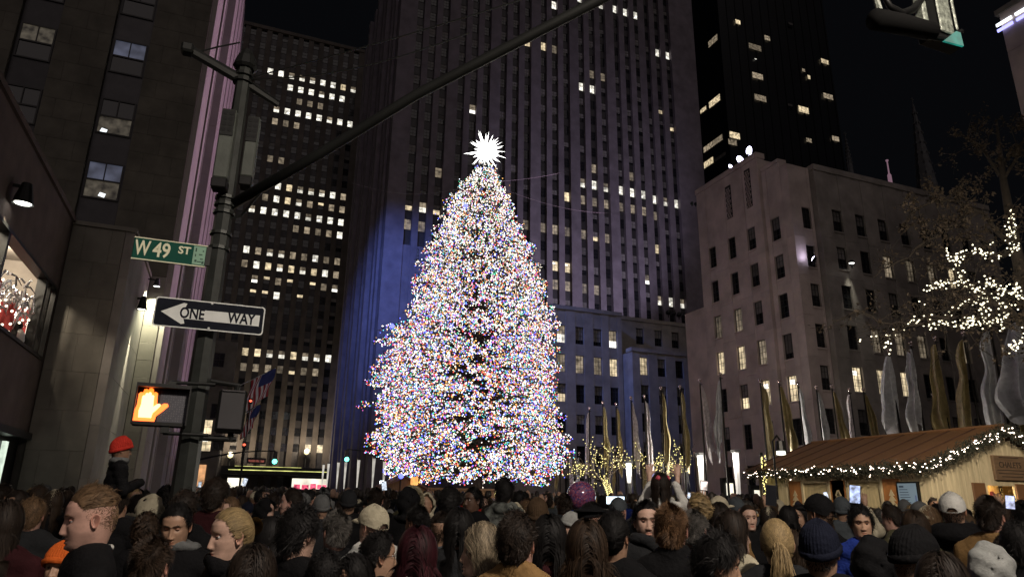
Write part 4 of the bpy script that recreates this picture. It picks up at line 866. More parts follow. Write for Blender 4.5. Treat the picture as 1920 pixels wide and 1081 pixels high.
# light bulbs on the outer twigs
BCOL = [('warm_white', (1.0, .88, .72), 2.7, .22), ('cool_white', (.84, .90, 1.0), 2.8, .14), ('amber', (1.0, .50, .10), 1.9, .17), ('red', (1.0, .10, .07), 1.8, .125), ('blue', (.14, .16, 1.0), 2.8, .165), ('green', (.08, .85, .42), 1.5, .055), ('magenta', (.95, .16, .62), 1.5, .05), ('cyan', (.15, .75, .95), 1.9, .055)]
BM = [glow('bulb_' + n_, c_, s_, sampled=True) for n_, c_, s_, _ in BCOL]; pw = np.array([w_ for *_, w_ in BCOL]); pw = pw / pw.sum()
ico = bmesh.new(); bmesh.ops.create_icosphere(ico, subdivisions=1, radius=1.0); IV = np.array([v.co[:] for v in ico.verts]); IF = np.array([[v.index for v in f.verts] for f in ico.faces]); ico.free()
sel = []
for rep in range(5):
    t = nrt.uniform(.35, 1.0, len(P0)); b_ = P0 + (P1 - P0) * t[:, None] + nrt.normal(size=P0.shape) * np.array([.06, .06, .10]); keep = nrt.random(len(P0)) < (.42 + .45 * (TT ** 2)) * (1.0 if rep < 4 else .6); sel.append(b_[keep])
for rep in range(2):
    b_ = P0 + (P1 - P0) * nrt.uniform(.6, 1.0, len(P0))[:, None] + nrt.normal(size=P0.shape) * np.array([.13, .13, .20]); sel.append(b_[(TT > .62) & (nrt.random(len(P0)) < .62)])
BP = np.concatenate(sel); hid = nrt.random(len(BP)) < .0
# dark gaps between the boughs
gapn = (np.sin(BP @ np.array([1.5, .7, 1.1]) + 1.3) + np.sin(BP @ np.array([-.8, 1.3, -1.5]) + .4) + np.sin(BP @ np.array([.6, -1.2, 1.9])) > 2.25); BP = BP[~(gapn & (nrt.random(len(BP)) < .8))]
lowf = 1 - (BP[:, 2] - zb_) / (zt_ - zb_)
kind_ = np.array([nrt.choice(len(BCOL), p=pw) for _ in range(len(BP))]); towhite = nrt.random(len(BP)) < (.52 - .75 * lowf); kind_[towhite & (kind_ > 1)] = 0
rb = nrt.uniform(.029, .057, len(BP)) * np.where(nrt.random(len(BP)) < .10, 1.5, 1) * (1 + .08 * lowf)
wpos = BP + np.array([TX, TY, TG]); dcam = np.linalg.norm(wpos - CAM, axis=1); order = np.argsort(dcam - rb * 40)
big = order[:280]; restb = order[280:]
sph = {}
for i in big:
    k = int(kind_[i])
    if k not in sph: sph[k] = npmesh('light_bulb', IV * .058, IF, [BM[k]])
    o = link('light_bulb', sph[k], XT); o.location = BP[i]; s_ = rb[i] / .058; o.scale = (s_, s_, s_)
OV = np.array([(1, 0, 0), (0, 1, 0), (-1, 0, 0), (0, -1, 0), (0, 0, 1), (0, 0, -1)]) * 1.12; OF = np.array([(0, 1, 4), (1, 2, 4), (2, 3, 4), (3, 0, 4), (1, 0, 5), (2, 1, 5), (3, 2, 5), (0, 3, 5)])
V = (OV[None] * rb[restb][:, None, None] + BP[restb][:, None, :]).reshape(-1, 3); F_ = (OF[None] + (np.arange(len(restb)) * len(OV))[:, None, None]).reshape(-1, 3)
tag(link('light_bulbs', npmesh('light_bulbs', V, F_, BM, midx=np.repeat(kind_[restb], len(OF))), XT), kind='stuff')
# ornaments: a few larger globes near the lower boughs
for k in range(10):
    t = rt.choice(tips); 
    if t[2] < .7: continue
    m = MB(); m.lathe([(.02, -.2), (.14, -.14), (.2, 0), (.14, .14), (.02, .2)], 12, t[1]); m.build('ornament', BM[4], XT, True)
# star
st = empty('tree_star', 'bright white spiky star on the tip of the big lit tree', 'star', (TX, TY, TG + dist(909, 283, 58.0)[2] - TG)); STM = glow('star_crystal', (1.0, .99, .95), 7.0, sampled=True)
m = MB(); m.lathe([(.05, -.66), (.44, -.48), (.66, 0), (.44, .48), (.05, .66)], 14); m.build('core', STM, st)
for k in range(110):
    g = (k + .5) / 110; ph = math.acos(1 - 2 * g); th = k * 2.39996; d = Vector((math.sin(ph) * math.cos(th), math.sin(ph) * math.sin(th), math.cos(ph))); L = (1.95, 1.3, 1.65, 1.15)[k % 4] * rt.uniform(.92, 1.1)
    q = d.orthogonal().normalized(); r = d.cross(q); m = MB(); w_ = .085; bs_ = [d * .3 + (q * math.cos(a) + r * math.sin(a)) * w_ for a in (0, 2.09, 4.19)]; m.add([*bs_, d * L], [(0, 1, 2), (0, 3, 1), (1, 3, 2), (2, 3, 0)]); m.build('spike', STM, st)
m = MB(); m.tube([(0, 0, -1.6), (0, 0, -.4)], .05, 8); m.build('mount', BLACK, st)
for k, (px, py) in enumerate(((660, 343), (1205, 398), (1075, 318))):
    e = np.array(dist(px, py, 75 if k else 66)); s0 = np.array([TX, TY, TG + zt_ - 1.6]); o = empty('guy_wire', 'thin steel guy wire running from the tree top %s' % ('toward the dark office tower', 'down past the lit tower windows', 'up toward the tall slab')[k], 'wire', s0)
    pts = [(e - s0) * t - np.array([0, 0, (1.2 if k < 2 else .3) * math.sin(math.pi * t)]) for t in np.linspace(0, 1, 14)]; m = MB(); m.tube(pts, .012, 5); m.build('cable', mat('steel_wire', (.35, .35, .36), .4, .6), o)
# low timber fence and barrier at the foot of the tree
TIMB = mat('warm_timber', (.30, .17, .085), .7, var=.3, vscale=3, stretch=(6, 6, .6), objvar=.2)
fb = empty('timber_fence', 'low orange brown board fence round the foot of the big tree', 'fence', (*onY(860, 925, TY - 7.0)[:2], 0)); F_f = Face('S', TY - 7.0)
xa, xb = F_f.px(793, 920)[0], F_f.px(928, 920)[0]; z1_, z0_ = F_f.px(860, 915)[1], F_f.px(860, 935)[1]; nb = 26
for k in range(nb): F_f.box(b := MB(), xa + (xb - xa) * k / nb + .01, xa + (xb - xa) * (k + 1) / nb - .01, 0, .08, z0_ - .8, z1_ - (.03 if k % 2 else 0), b=.01); b.build('board', TIMB, fb)
F_f.box(b := MB(), xa - .05, xb + .05, -.08, -.005, z1_ - .12, z1_ + .02, b=.01); b.build('rail', TIMB, fb); under(fb)
bf = empty('site_barrier', 'long mauve grey barrier panel in front of the timber fence', 'barrier', (*onY(900, 940, TY - 9.0)[:2], 0)); F_b = Face('S', TY - 9.0); MAUV = mat('mauve_barrier', (.22, .17, .22), .7, var=.2, vscale=1.5, objvar=.1)
xa, xb = F_b.px(790, 940)[0], F_b.px(1085, 940)[0]; z1_ = F_b.px(900, 933)[1]
for k in range(9): F_b.box(b := MB(), xa + (xb - xa) * k / 9 + .02, xa + (xb - xa) * (k + 1) / 9 - .02, 0, .1, gz(TX, TY - 9), z1_, b=.02); b.build('panel', MAUV, bf)
under(bf)
q = dist(757, 915, 47); bo = empty('timber_booth', 'small brown gabled timber booth with an orange lit side near the tree', 'booth', (q[0], q[1], gz(q[0], q[1]))); hh = dist(757, 893, 47)[2] - gz(q[0], q[1]); eh = dist(757, 917, 47)[2] - gz(q[0], q[1])
m = MB(); m.box(-1.5, 1.5, 0, 2.4, 0, eh); m.build('wall', TIMB, bo); m = MB(); m.prism([(-1.5, eh + .002), (1.5, eh + .002), (0, hh - .05)], .01, 2.39); m.build('gable', TIMB, bo)
for s_ in (-1, 1): m = MB(); m.prism([(s_ * 1.75, eh - .12), (s_ * 1.75, eh + .02), (0, hh + .1), (0, hh - .04)], -.25, 2.6); m.build('roof_slope', mat('brown_roof', (.16, .075, .045), .7, var=.2), bo)
q2 = dist(752, 892, 46.6); lo = empty('blue_lamp', 'single round blue lamp over the peak of the timber booth', 'lamp', q2); m = MB(); m.lathe([(.03, -.16), (.15, -.08), (.17, 0), (.15, .08), (.03, .16)], 12); m.build('globe', glow('blue_globe', (.12, .15, 1.0), 3.0), lo, True); m = MB(); m.tube([(0, .1, -q2[2]), (0, .1, -.1)], .03, 6); m.build('stem', BLACK, lo)
q3 = dist(777, 901, 46.8); lo = empty('orange_lantern', 'glowing orange lantern panel beside the timber booth', 'lantern', q3); m = MB(); m.bbox(-.24, .24, -.1, .1, -.26, .26, .06); m.build('shade', glow('orange_lantern', (1.0, .45, .12), 1.2, var=.3), lo); m = MB(); m.tube([(0, .15, -q3[2]), (0, .15, .1)], .04, 6); m.build('stem', BLACK, lo)
q3 = dist(716, 905, 50); lo = empty('white_lamp', 'square white lamp low between the uplit columns and booth', 'lamp', q3); m = MB(); m.bbox(-.14, .14, -.1, .1, -.16, .16, .03); m.build('globe', glow('white_lamp_globe', (.85, .95, 1.0), 4), lo); m = MB(); m.tube([(0, .15, -q3[2]), (0, .15, 0)], .04, 6); m.build('stem', BLACK, lo)

# ================================================================== FLAGPOLES
SIL = mat('silver_flag_cloth', (.74, .75, .77), .45, .15, var=.22, vscale=3.5, bump=.6, bscale=9); GLD = mat('gold_flag_cloth', (.56, .47, .25), .45, .15, var=.25, vscale=3.5, bump=.6, bscale=9); LAV = mat('pale_flag_cloth', (.76, .70, .72), .6, .05, var=.3, vscale=5, bump=.5, bscale=22)
FPO = mat('bronze_flagpole', (.022, .020, .018), .4, .6); FIN_ = mat('chrome_finial', (.75, .62, .60), .2, .9)
FLM = {}
def flagmesh(w, h, seed, m_):
    key = (round(w, 1), round(h, 1), seed, m_.name)
    if key in FLM: return FLM[key]
    r = random.Random(seed); nu, nv = 30, 30; k1, k2, k3 = r.uniform(13, 19), r.uniform(.5, 2.2), r.uniform(0, 6); k4 = r.uniform(3, 6); V = []
    for v in range(nv + 1):
        t = v / nv; wide = w > 1.0; spread = (.14 + .86 * min(1, t * 1.15) ** (.8 if wide else .45)) * (1 - .25 * max(0, t - .8) / .2) * (1 + (.07 if wide else .13) * math.sin(t * k4 * 1.6 + k3) + (.03 if wide else .12) * math.sin(t * 15 + k4))
        for u in range(nu + 1):
            uu = u / nu; sh = uu + .05 * math.sin(uu * 9 + k3); x = sh * w * spread + (0 if wide else (k2 - .9) * .22 * t * t); y = (.05 + .26 * w * spread) * math.sin(uu * (10 + k2) + k3 + t * 1.6) + .06 * math.sin(uu * 19 + t * 5 + k4) * t + .022 * math.sin(uu * 31 + t * 44 + k3) * math.sin(t * 27 + uu * 13)
            z = -h * t * (1 + .06 * math.sin(uu * 5 + k4)) - .30 * uu * t - (.34 * math.sin(uu * 8 + k3) * t ** 5)
            V.append((x, y, z))
    F_ = [(v * (nu + 1) + u, v * (nu + 1) + u + 1, (v + 1) * (nu + 1) + u + 1, (v + 1) * (nu + 1) + u) for v in range(nv) for u in range(nu)]
    FLM[key] = npmesh('flag_cloth', V, F_, [m_]); return FLM[key]
PMESH = {}
ORD = ['first', 'second', 'third', 'fourth', 'fifth', 'sixth', 'seventh', 'eighth', 'ninth', 'tenth', 'eleventh', 'twelfth', 'thirteenth', 'fourteenth', 'fifteenth', 'sixteenth', 'seventeenth', 'eighteenth', 'nineteenth', 'twentieth']
def flagpole(px, py, m_, seed, label, group, H_=9.2, w=1.1, h=3.4, side=1, D_=None, start=.35, lean=0):
    el = ray(px, py); hd = math.hypot(el[0], el[1]); sl = el[2] / hd
    if D_ is None: D_ = (H_ + .35 - CAMH) / sl
    q = dist(px, py, D_); g = gz(q[0], q[1]); Hh = q[2] - g
    o = empty('flagpole', label, 'flagpole', (q[0], q[1], g), group); o.rotation_euler = (0, 0, -YAW + rad(RNG.uniform(-25, 25)))
    k = round(Hh, 1)
    if k not in PMESH:
        a = MB(); a.tube([(0, 0, 0), (0, 0, .5), (0, 0, k - .22)], [.085, .08, .05], 8); b_ = MB(); b_.lathe([(.02, -.14), (.06, -.11), (.06, -.09), (.03, -.06), (.09, -.02), (.115, .06), (.09, .14), (.02, .18)], 12); c_ = MB(); c_.box(-.02, .16, -.02, .02, -.02, .03)
        PMESH[k] = (a.mesh('pole', [FPO]), b_.mesh('finial', [FIN_], True), c_.mesh('truck', [FPO]))
    A_, B_, C_ = PMESH[k]; link('pole', A_, o); link('finial', B_, o).location = (0, 0, k - .12); c = link('truck', C_, o); c.location = (0, 0, k - .33)
    if m_ is not None:
        f_ = link('flag', flagmesh(w, h, seed, m_), o); f_.location = (.05 * side, 0, k - start - .1)
        if side < 0: f_.scale = (-1, 1, 1)
    return o
G1 = 'big flags on tall poles behind the wooden stall'
for i, (px, py, m_, w, h, side, seed) in enumerate(((1666, 655, SIL, 1.5, 4.4, -1, 5), (1707, 640, SIL, .8, 4.8, -1, 6), (1752, 630, GLD, .75, 5.2, -1, 7), (1805, 620, GLD, .7, 4.6, -1, 8), (1855, 605, SIL, .9, 5.0, -1, 9), (1905, 590, SIL, 1.9, 4.4, -1, 10))):
    flagpole(px, py, m_, seed, '%s flag on a tall pole, %s of the big flags behind the stall roof' % ('limp gold' if m_ is GLD else 'limp silver', ORD[i]), G1, 10.5, w, h, side)
G2 = 'flags in the row along the plaza edge'
row2 = ((1312, 712, LAV, 1), (1350, 700, SIL, -1), (1425, 712, GLD, 1), (1460, 713, GLD, 1), (1495, 715, SIL, 1), (1530, 722, SIL, 1), (1559, 720, GLD, 1), (1592, 727, LAV, -1), (1618, 727, GLD, 1), (1748, 737, GLD, 1), (1797, 743, GLD, 1), (1885, 695, GLD, 1), (1911, 698, GLD, 1))
for i, (px, py, m_, side) in enumerate(row2):
    flagpole(px, py, m_, 20 + i % 5, '%s flag hanging in folds, %s pole of the plaza row counting from the tree' % ({'gold_flag_cloth': 'gold', 'silver_flag_cloth': 'silver', 'pale_flag_cloth': 'pale'}[m_.name], ORD[i + 7]), G2, 9.2, .56 if m_ is GLD else .48, 4.4, side)
row3 = ((1105, 763, LAV, -1), (1130, 752, GLD, 1), (1155, 755, GLD, 1), (1183, 743, LAV, 1), (1208, 740, LAV, 1), (1239, 724, GLD, 1), (1275, 722, GLD, 1))
for i, (px, py, m_, side) in enumerate(row3):
    flagpole(px, py, m_, 30 + i % 4, '%s flag hanging in folds, %s pole of the plaza row counting from the tree' % ('gold' if m_ is GLD else 'pale', ORD[i]), G2, 9.2, .45, 5.0, side)
for i in range(16):
    px = 1050 + i * 17 + RNG.uniform(-4, 4); m_ = (GLD, LAV, SIL)[i % 3]
    flagpole(px, 846 + RNG.uniform(-6, 6) - i * .3, m_, 40 + i % 4, 'small %s flag low behind the row, %s of the far side of the plaza' % ({'gold_flag_cloth': 'gold', 'silver_flag_cloth': 'silver', 'pale_flag_cloth': 'pale'}[m_.name], ORD[i]), 'small flags on the far side of the plaza', 6, .42, 2.9, 1 if i % 2 else -1, D_=66 + RNG.uniform(-3, 3))

# ================================================================== BARE TREES WITH STRING LIGHTS
YLB = glow('warm_string_light', (1.0, .90, .62), 3.4, sampled=False); YLB2 = glow('yellow_string_light', (1.0, .85, .30), 2.6, sampled=False)
def bare_tree(name, label, cat, base, H_, crown, seed, spread, nlev, lights, lmat, lr, leaves=0, group=None, leaf_m=None, lean=(0, 0), wrap=0):
    r = random.Random(seed); nr = np.random.default_rng(seed); o = empty(name, label, cat, base, group); tr = MB(); lim = MB(); segs = []
    def grow(p, d, L, rad_, lv):
        n = 4; pts = [p]; rs = [rad_]; dd = d.copy()
        for k in range(n):
            dd = dd + np.array([r.uniform(-1, 1), r.uniform(-1, 1), r.uniform(-.5, .7)]) * .17; dd /= np.linalg.norm(dd); pts.append(pts[-1] + dd * L / n); rs.append(rad_ * (1 - .45 * (k + 1) / n))
        (tr if lv == 0 else lim).tube(pts, rs, 8 if lv == 0 else 5, caps=False); segs.append((pts, lv))
        if lv < nlev:
            kids = (5, 4, 4, 3, 3)[lv]
            for k in range(kids):
                t = r.uniform(.45, 1) if lv else r.uniform(.62, 1); i = min(int(t * n), n - 1); q = pts[i] + (pts[i + 1] - pts[i]) * (t * n - i); a = 2 * math.pi * (k + r.random() * .7) / kids
                e1 = np.cross(dd, (0, 0, 1.0)); e1 /= np.linalg.norm(e1) + 1e-6; e2 = np.cross(dd, e1); s_ = spread * r.uniform(.7, 1.2); nd = dd * (1 - .35 * s_) + (e1 * math.cos(a) + e2 * math.sin(a)) * s_; nd[2] += .12; nd /= np.linalg.norm(nd)
                grow(q, nd, L * r.uniform(.56, .78), rad_ * .52, lv + 1)
    grow(np.zeros(3), np.array([lean[0], lean[1], 1.0]), H_ * crown, H_ * .022, 0)
    tr.build('trunk', BARK, o, True); lim.build('limbs', BARK, o, True)
    bp = []
    if wrap:
        pts, _ = segs[0]
        for k in range(wrap): t = k / wrap; i = min(int(t * 4), 3); c = pts[i] + (pts[i + 1] - pts[i]) * (t * 4 - i); a = k * 1.9; bp.append(c + np.array([math.cos(a), math.sin(a), 0]) * H_ * .026)
    for pts, lv in segs:
        if lights and 1 <= lv <= lights[1] and r.random() < lights[2]:
            n = int(lights[0] * np.linalg.norm(pts[-1] - pts[0]))
            for k in range(n): t = k / max(n, 1); i = min(int(t * 4), 3); bp.append(pts[i] + (pts[i + 1] - pts[i]) * (t * 4 - i) + nr.normal(size=3) * .05)
    if bp:
        bp = np.array(bp); d = np.argsort(np.linalg.norm(bp + np.array(base) - CAM, axis=1)); nb = min(150, len(bp)) if H_ > 8 else 60; me = npmesh('light_bulb', IV * lr, IF, [lmat])
        for i in d[:nb]: q = link('light_bulb', me, o); q.location = bp[i]
        rs = bp[d[nb:]]
        if len(rs): V = (IV[None] * lr + rs[:, None, :]).reshape(-1, 3); F_ = (IF[None] + (np.arange(len(rs)) * len(IV))[:, None, None]).reshape(-1, 3); tag(link('string_lights', npmesh('string_lights', V, F_, [lmat]), o), kind='stuff')
    if leaves:
        ends = np.concatenate([np.array(p[1:]) for p, lv in segs if lv >= nlev - 1]); c = ends[nr.integers(0, len(ends), leaves)] + nr.normal(size=(leaves, 3)) * .22; a = nr.normal(size=(leaves, 3)); a /= np.linalg.norm(a, axis=1)[:, None]; b_ = np.cross(a, nr.normal(size=(leaves, 3))); b_ /= np.linalg.norm(b_, axis=1)[:, None]; s_ = nr.uniform(.05, .10, leaves)[:, None]
        V = np.stack([c - a * s_, c + b_ * s_ * .5, c + a * s_, c - b_ * s_ * .5], 1).reshape(-1, 3); tag(link('leaves', npmesh('leaves', V, np.arange(len(V)).reshape(-1, 4), [leaf_m], smooth=False), o), kind='stuff')
    return o
LEAF = mat('brown_autumn_leaf', (.036, .025, .015), .8, var=.4, vscale=1.2)
q = dist(1985, 940, 23); BARKD = mat('dark_bark', (.020, .015, .011), .95, var=.3, vscale=4, bump=.4, bscale=14); LT = empty('leafy_tree', 'tall tree with brown leaves and warm string lights wound along its limbs above the stall', 'tree', (q[0], q[1], gz(q[0], q[1]))); lb0 = np.array(LT.location)
def LP(px, py, D_): return np.array(dist(px, py, D_)) - lb0
rl = random.Random(8); nl = np.random.default_rng(8)
trk = [np.zeros(3), LP(1975, 800, 23), LP(1945, 640, 23), LP(1905, 470, 23), LP(1880, 330, 23.2), LP(1868, 225, 23.5)]
m = MB(); m.tube(trk, [.34, .27, .22, .15, .09, .03], 9); m.build('trunk', BARKD, LT, True)
limbs = [  # photo pixel, distance; thickness; lit?
    ([(1945, 640, 23), (1890, 575, 22.3), (1830, 565, 21.8), (1770, 590, 21.4), (1715, 600, 21.2), (1678, 625, 21), (1664, 655, 21)], .11, 30), ([(1890, 575, 22.3), (1835, 545, 22), (1790, 530, 21.8), (1735, 540, 21.5)], .06, 26), ([(1830, 565, 21.8), (1800, 500, 22), (1775, 470, 22.2)], .05, 14),
    ([(1905, 470, 23), (1870, 480, 22.5), (1830, 470, 22.3), (1785, 480, 22)], .06, 20), ([(1905, 480, 23), (1900, 440, 22.7), (1895, 400, 22.7)], .05, 24), ([(1770, 590, 21.4), (1720, 610, 21), (1660, 605, 20.8), (1610, 580, 20.8), (1560, 600, 20.8)], .035, 0),
    ([(1890, 575, 22.3), (1880, 610, 22), (1850, 606, 21.6), (1800, 610, 21.5), (1740, 606, 21.4)], .03, 34), ([(1930, 560, 23), (1910, 545, 22), (1880, 550, 21.7), (1850, 520, 21.5)], .05, 30), ([(1905, 470, 23), (1840, 400, 22.5), (1780, 370, 22.2), (1720, 390, 22), (1690, 420, 22)], .07, 0),
    ([(1880, 330, 23.2), (1830, 270, 23), (1800, 250, 23)], .05, 0), ([(1880, 340, 23.2), (1930, 260, 23), (1950, 220, 23)], .05, 0), ([(1840, 400, 22.5), (1770, 430, 22), (1700, 480, 21.8), (1640, 520, 21.6)], .04, 0), ([(1945, 640, 23), (1960, 540, 22), (1940, 450, 21.6)], .08, 22), ([(1940, 600, 22.6), (1915, 640, 22), (1895, 655, 21.7)], .03, 22), ([(1835, 545, 22), (1850, 590, 21.6), (1800, 600, 21.4)], .03, 18)]
mb = MB(); mt = MB(); lps = []; ends = []
for pts, th_, nl_ in limbs:
    P = [LP(*p) for p in pts]; fine = []
    for i in range(len(P) - 1):
        for t in np.linspace(0, 1, 5)[:-1]: fine.append(P[i] + (P[i + 1] - P[i]) * t + nl.normal(size=3) * .035)
    fine.append(P[-1]); mb.tube(fine, list(np.linspace(th_, .018, len(fine))), 6, caps=False); L = sum(np.linalg.norm(P[i + 1] - P[i]) for i in range(len(P) - 1))
    n = int(nl_ * 2.9)
    for k in range(n): t = rl.random() * (len(fine) - 1); i = int(t); lps.append(fine[i] + (fine[min(i + 1, len(fine) - 1)] - fine[i]) * (t - i) + nl.normal(size=3) * np.array([.06, .06, .06]))
    for k in range(int(L * 7)):   # twigs
        t = (.12 + .88 * rl.random()) * (len(fine) - 1); i = int(t); p = fine[i]; d = nl.normal(size=3); d[2] = d[2] * .7 + .1; d /= np.linalg.norm(d); ln = rl.uniform(.4, 1.3); q1 = p + d * ln * .5 + nl.normal(size=3) * .08; q2 = q1 + (d + nl.normal(size=3) * .35) * ln * .5; mt.tube([p, q1, q2], [.014, .009, .003], 4, caps=False)
        for _ in range(2):
            d2 = d + nl.normal(size=3) * .7; e = q1 + d2 / np.linalg.norm(d2) * ln * .5; mt.tube([q1, e], [.007, .003], 3, caps=False); ends.append((q1, e))
        ends.append((q1, q2))
        if nl_ and rl.random() < .08:
            for w in range(4): lps.append(p + (q2 - p) * rl.random() + nl.normal(size=3) * .04)
mb.build('limbs', BARKD, LT, True); tag(mt.build('twigs', BARKD, LT), kind='stuff')
lps = np.array(lps); d = np.argsort(np.linalg.norm(lps + lb0 - CAM, axis=1)); me = npmesh('light_bulb', IV * np.array([.024, .024, .019]), IF, [YLB])
for i in d[:280]: qo = link('light_bulb', me, LT); qo.location = lps[i]
rs = lps[d[280:]]
if len(rs): V = (IV[None] * .022 + rs[:, None, :]).reshape(-1, 3); F_ = (IF[None] + (np.arange(len(rs)) * len(IV))[:, None, None]).reshape(-1, 3); tag(link('string_lights', npmesh('string_lights', V, F_, [YLB]), LT), kind='stuff')
E0 = np.array([e[0] for e in ends]); E1 = np.array([e[1] for e in ends]); ii = nl.integers(0, len(E0), 9500); tt = nl.random(9500)[:, None]; c = E0[ii] + (E1[ii] - E0[ii]) * tt + nl.normal(size=(9500, 3)) * .07; hz = c[:, 2] + lb0[2]; c = c[(hz > 9.0) | (nl.random(9500) < .28)]; N_ = len(c)
a = nl.normal(size=(N_, 3)); a /= np.linalg.norm(a, axis=1)[:, None]; b_ = np.cross(a, nl.normal(size=(N_, 3))); b_ /= np.linalg.norm(b_, axis=1)[:, None]; s_ = nl.uniform(.035, .075, N_)[:, None]
V = np.stack([c - a * s_, c + b_ * s_ * .5, c + a * s_, c - b_ * s_ * .5], 1).reshape(-1, 3); tag(link('leaves', npmesh('leaves', V, np.arange(len(V)).reshape(-1, 4), [LEAF], smooth=False), LT), kind='stuff')
for k, (px, D_, sd, ht) in enumerate(((1150, 54, 3, 8.2), (1243, 56, 4, 8.6))):
    q = dist(px, 940, D_); bare_tree('lit_tree', ('small bare tree wrapped in yellow lights behind the first plaza flags', 'second small bare tree wrapped in yellow lights, nearer the corner building')[k], 'tree', (q[0], q[1], gz(q[0], q[1])), ht, .36, sd, .8, 3, (4.0, 3, .7), YLB2, .036, wrap=220)
q = dist(925, 940, 62); bare_tree('lit_tree', 'slim trunk wrapped in yellow lights directly under the big tree boughs', 'tree', (q[0], q[1], gz(q[0], q[1])), 5.5, .5, 9, .5, 1, None, YLB2, .05, wrap=140)
for k, (px, py0, py1) in enumerate(((1318, 853, 930), (1386, 848, 935), (1181, 868, 905))):
    q = dist(px, 940, 52); z1 = dist(px, py0, 52)[2]; z0 = dist(px, py1, 52)[2]; o = empty('lantern_column', 'tall white glowing lantern column, %s' % ('behind the first flag by the corner building', 'nearest to the wooden stall', 'short one among the yellow lit trees')[k], 'lamp', (q[0], q[1], z0), 'glowing lantern columns')
    m = MB(); m.add([(-.10, -.10, 0), (.10, -.10, 0), (.10, .10, 0), (-.10, .10, 0), (-.15, -.15, z1 - z0), (.15, -.15, z1 - z0), (.15, .15, z1 - z0), (-.15, .15, z1 - z0)], [(3, 2, 1, 0), (4, 5, 6, 7), (0, 1, 5, 4), (1, 2, 6, 5), (2, 3, 7, 6), (3, 0, 4, 7)]); m.build('glass', LIT_P, o); m = MB(); m.box(-.24, .24, -.24, .24, z1 - z0 + .002, z1 - z0 + .18); m.box(-.1, .1, -.1, .1, -z0, -.002); m.build('cap', BLACK, o); point((q[0] - .3, q[1] - .3, z1 - .5), 900, (1.0, .92, .80), .2)

# ================================================================== WOODEN STALL
XC, Y0, Y1 = 16.0, 12.44, 18.5; EV, RG = 2.70, 3.58; RX = 18.6; gC = gz(XC, 14)
ST_ = empty('market_stall', 'cream plank market stall with orange brown shutters and lit garlands under a brown metal roof', 'market stall', (XC, Y0, gC))
CRM = mat('cream_plank', (.58, .49, .31), .75, stain=.22, var=.2, vscale=3, stretch=(5, 5, .5), objvar=.06, bump=.15); SHUT = mat('orange_brown_shutter', (.36, .15, .045), .7, var=.25, vscale=3, objvar=.1); ROOF = mat('brown_standing_seam', (.20, .105, .05), .5, .25, var=.15, vscale=2, objvar=.08)
FWc = Face('W', XC); FSc = Face('S', Y0)
npk = 30
def plank(face, P, a0, a1, z0, z1, d0=0, d1=.05, m_=None): face.box(b := MB(), a0 + .003, a1 - .003, d0, d1, z0, z1, b=.006); b.build('plank', m_ or CRM, P)
ops = [(15.65, 16.55), (13.9, 14.9)]   # boarded windows on the long side
w_ = (Y1 - Y0) / npk
for k in range(npk): plank(FWc, ST_, Y0 + w_ * k, Y0 + w_ * (k + 1), gC, EV)
for (a0, a1) in ops:
    FWc.box(b := MB(), a0, a1, -.015, .04, gC + .9, EV - .42); b.build('board', mat('window_board', (.50, .41, .23), .75, var=.2, vscale=4, stretch=(4, 4, .6)), ST_)
    for (y0, y1, z0, z1) in ((a0 - .09, a0 - .002, gC + .85, EV - .36), (a1 + .002, a1 + .09, gC + .85, EV - .36), (a0, a1, EV - .418, EV - .355), (a0, a1, gC + .84, gC + .898)): FWc.box(b := MB(), y0, y1, -.07, .02, z0, z1, b=.008); b.build('window_trim', CRM, ST_)
    for (y0, y1) in ((a0 - .60, a0 - .10), (a1 + .10, a1 + .60)):
        FWc.box(b := MB(), y0, y1, -.05, .02, gC + .85, EV - .34, b=.012); b.build('shutter', SHUT, ST_); sh = b
        c = (y0 + y1) / 2; zc = gC + 1.55; m = MB()   # cut out little tree emblem
        for (s_, z0, z1) in ((.16, 0, .16), (.12, .13, .29), (.085, .26, .42)): m.prism([(c - s_, zc + z0), (c + s_, zc + z0), (c, zc + z1)], XC - .062 - z0 * .01, XC - .052, axis='x')
        m.prism([(c - .03, zc - .08), (c + .03, zc - .08), (c + .03, zc - .002), (c - .03, zc - .002)], XC - .062, XC - .052, axis='x'); m.build('tree_emblem', CRM, ST_)
# menu board
FWc.box(b := MB(), 12.75, 13.35, -.09, -.01, gC + .75, EV - .42); b.build('menu_frame', BLACK, ST_); SCR = glow('menu_screen', (.35, .52, .66), .17, base=(.15, .2, .25)); FWc.box(b := MB(), 12.79, 13.31, -.098, -.0905, gC + .79, EV - .46); b.build('menu_screen', SCR, ST_)
m = MB(); rr = random.Random(5)
for k in range(17):
    z = EV - .62 - k * .062; FWc.box(m, 13.27 - rr.uniform(.12, .3), 13.27, -.101, -.0985, z, z + .016)
FWc.box(m, 13.14, 13.27, -.101, -.0985, EV - .56, EV - .52); m.build('menu_lines', mat('menu_ink', (.03, .05, .09), .6), ST_); m = MB(); FWc.box(m, 12.81, 12.85, -.101, -.0985, gC + 1.0, EV - .75); FWc.box(m, 12.82, 13.0, -.101, -.0985, gC + .9, gC + 1.0); m.build('blue_menu_bar', glow('blue_menu_bar', (.08, .2, .6), .25), ST_)
# gable end
GX1 = RX + (RX - XC)
m_ = 26
for k in range(m_):
    x0 = XC + (GX1 - XC) * k / m_; x1 = XC + (GX1 - XC) * (k + 1) / m_; xm = (x0 + x1) / 2
    top = EV + (RG - EV) * (1 - abs(xm - RX) / (RX - XC)) - .04
    if 17.9 < xm < 18.95:
        plank(FSc, ST_, x0, x1, 2.22, top); plank(FSc, ST_, x0, x1, gC, 1.0)
    else: plank(FSc, ST_, x0 if k else x0 + .055, x1, gC, top)
FSc.box(b := MB(), XC + .1, GX1 - .1, .06, .12, gC, EV) if False else None
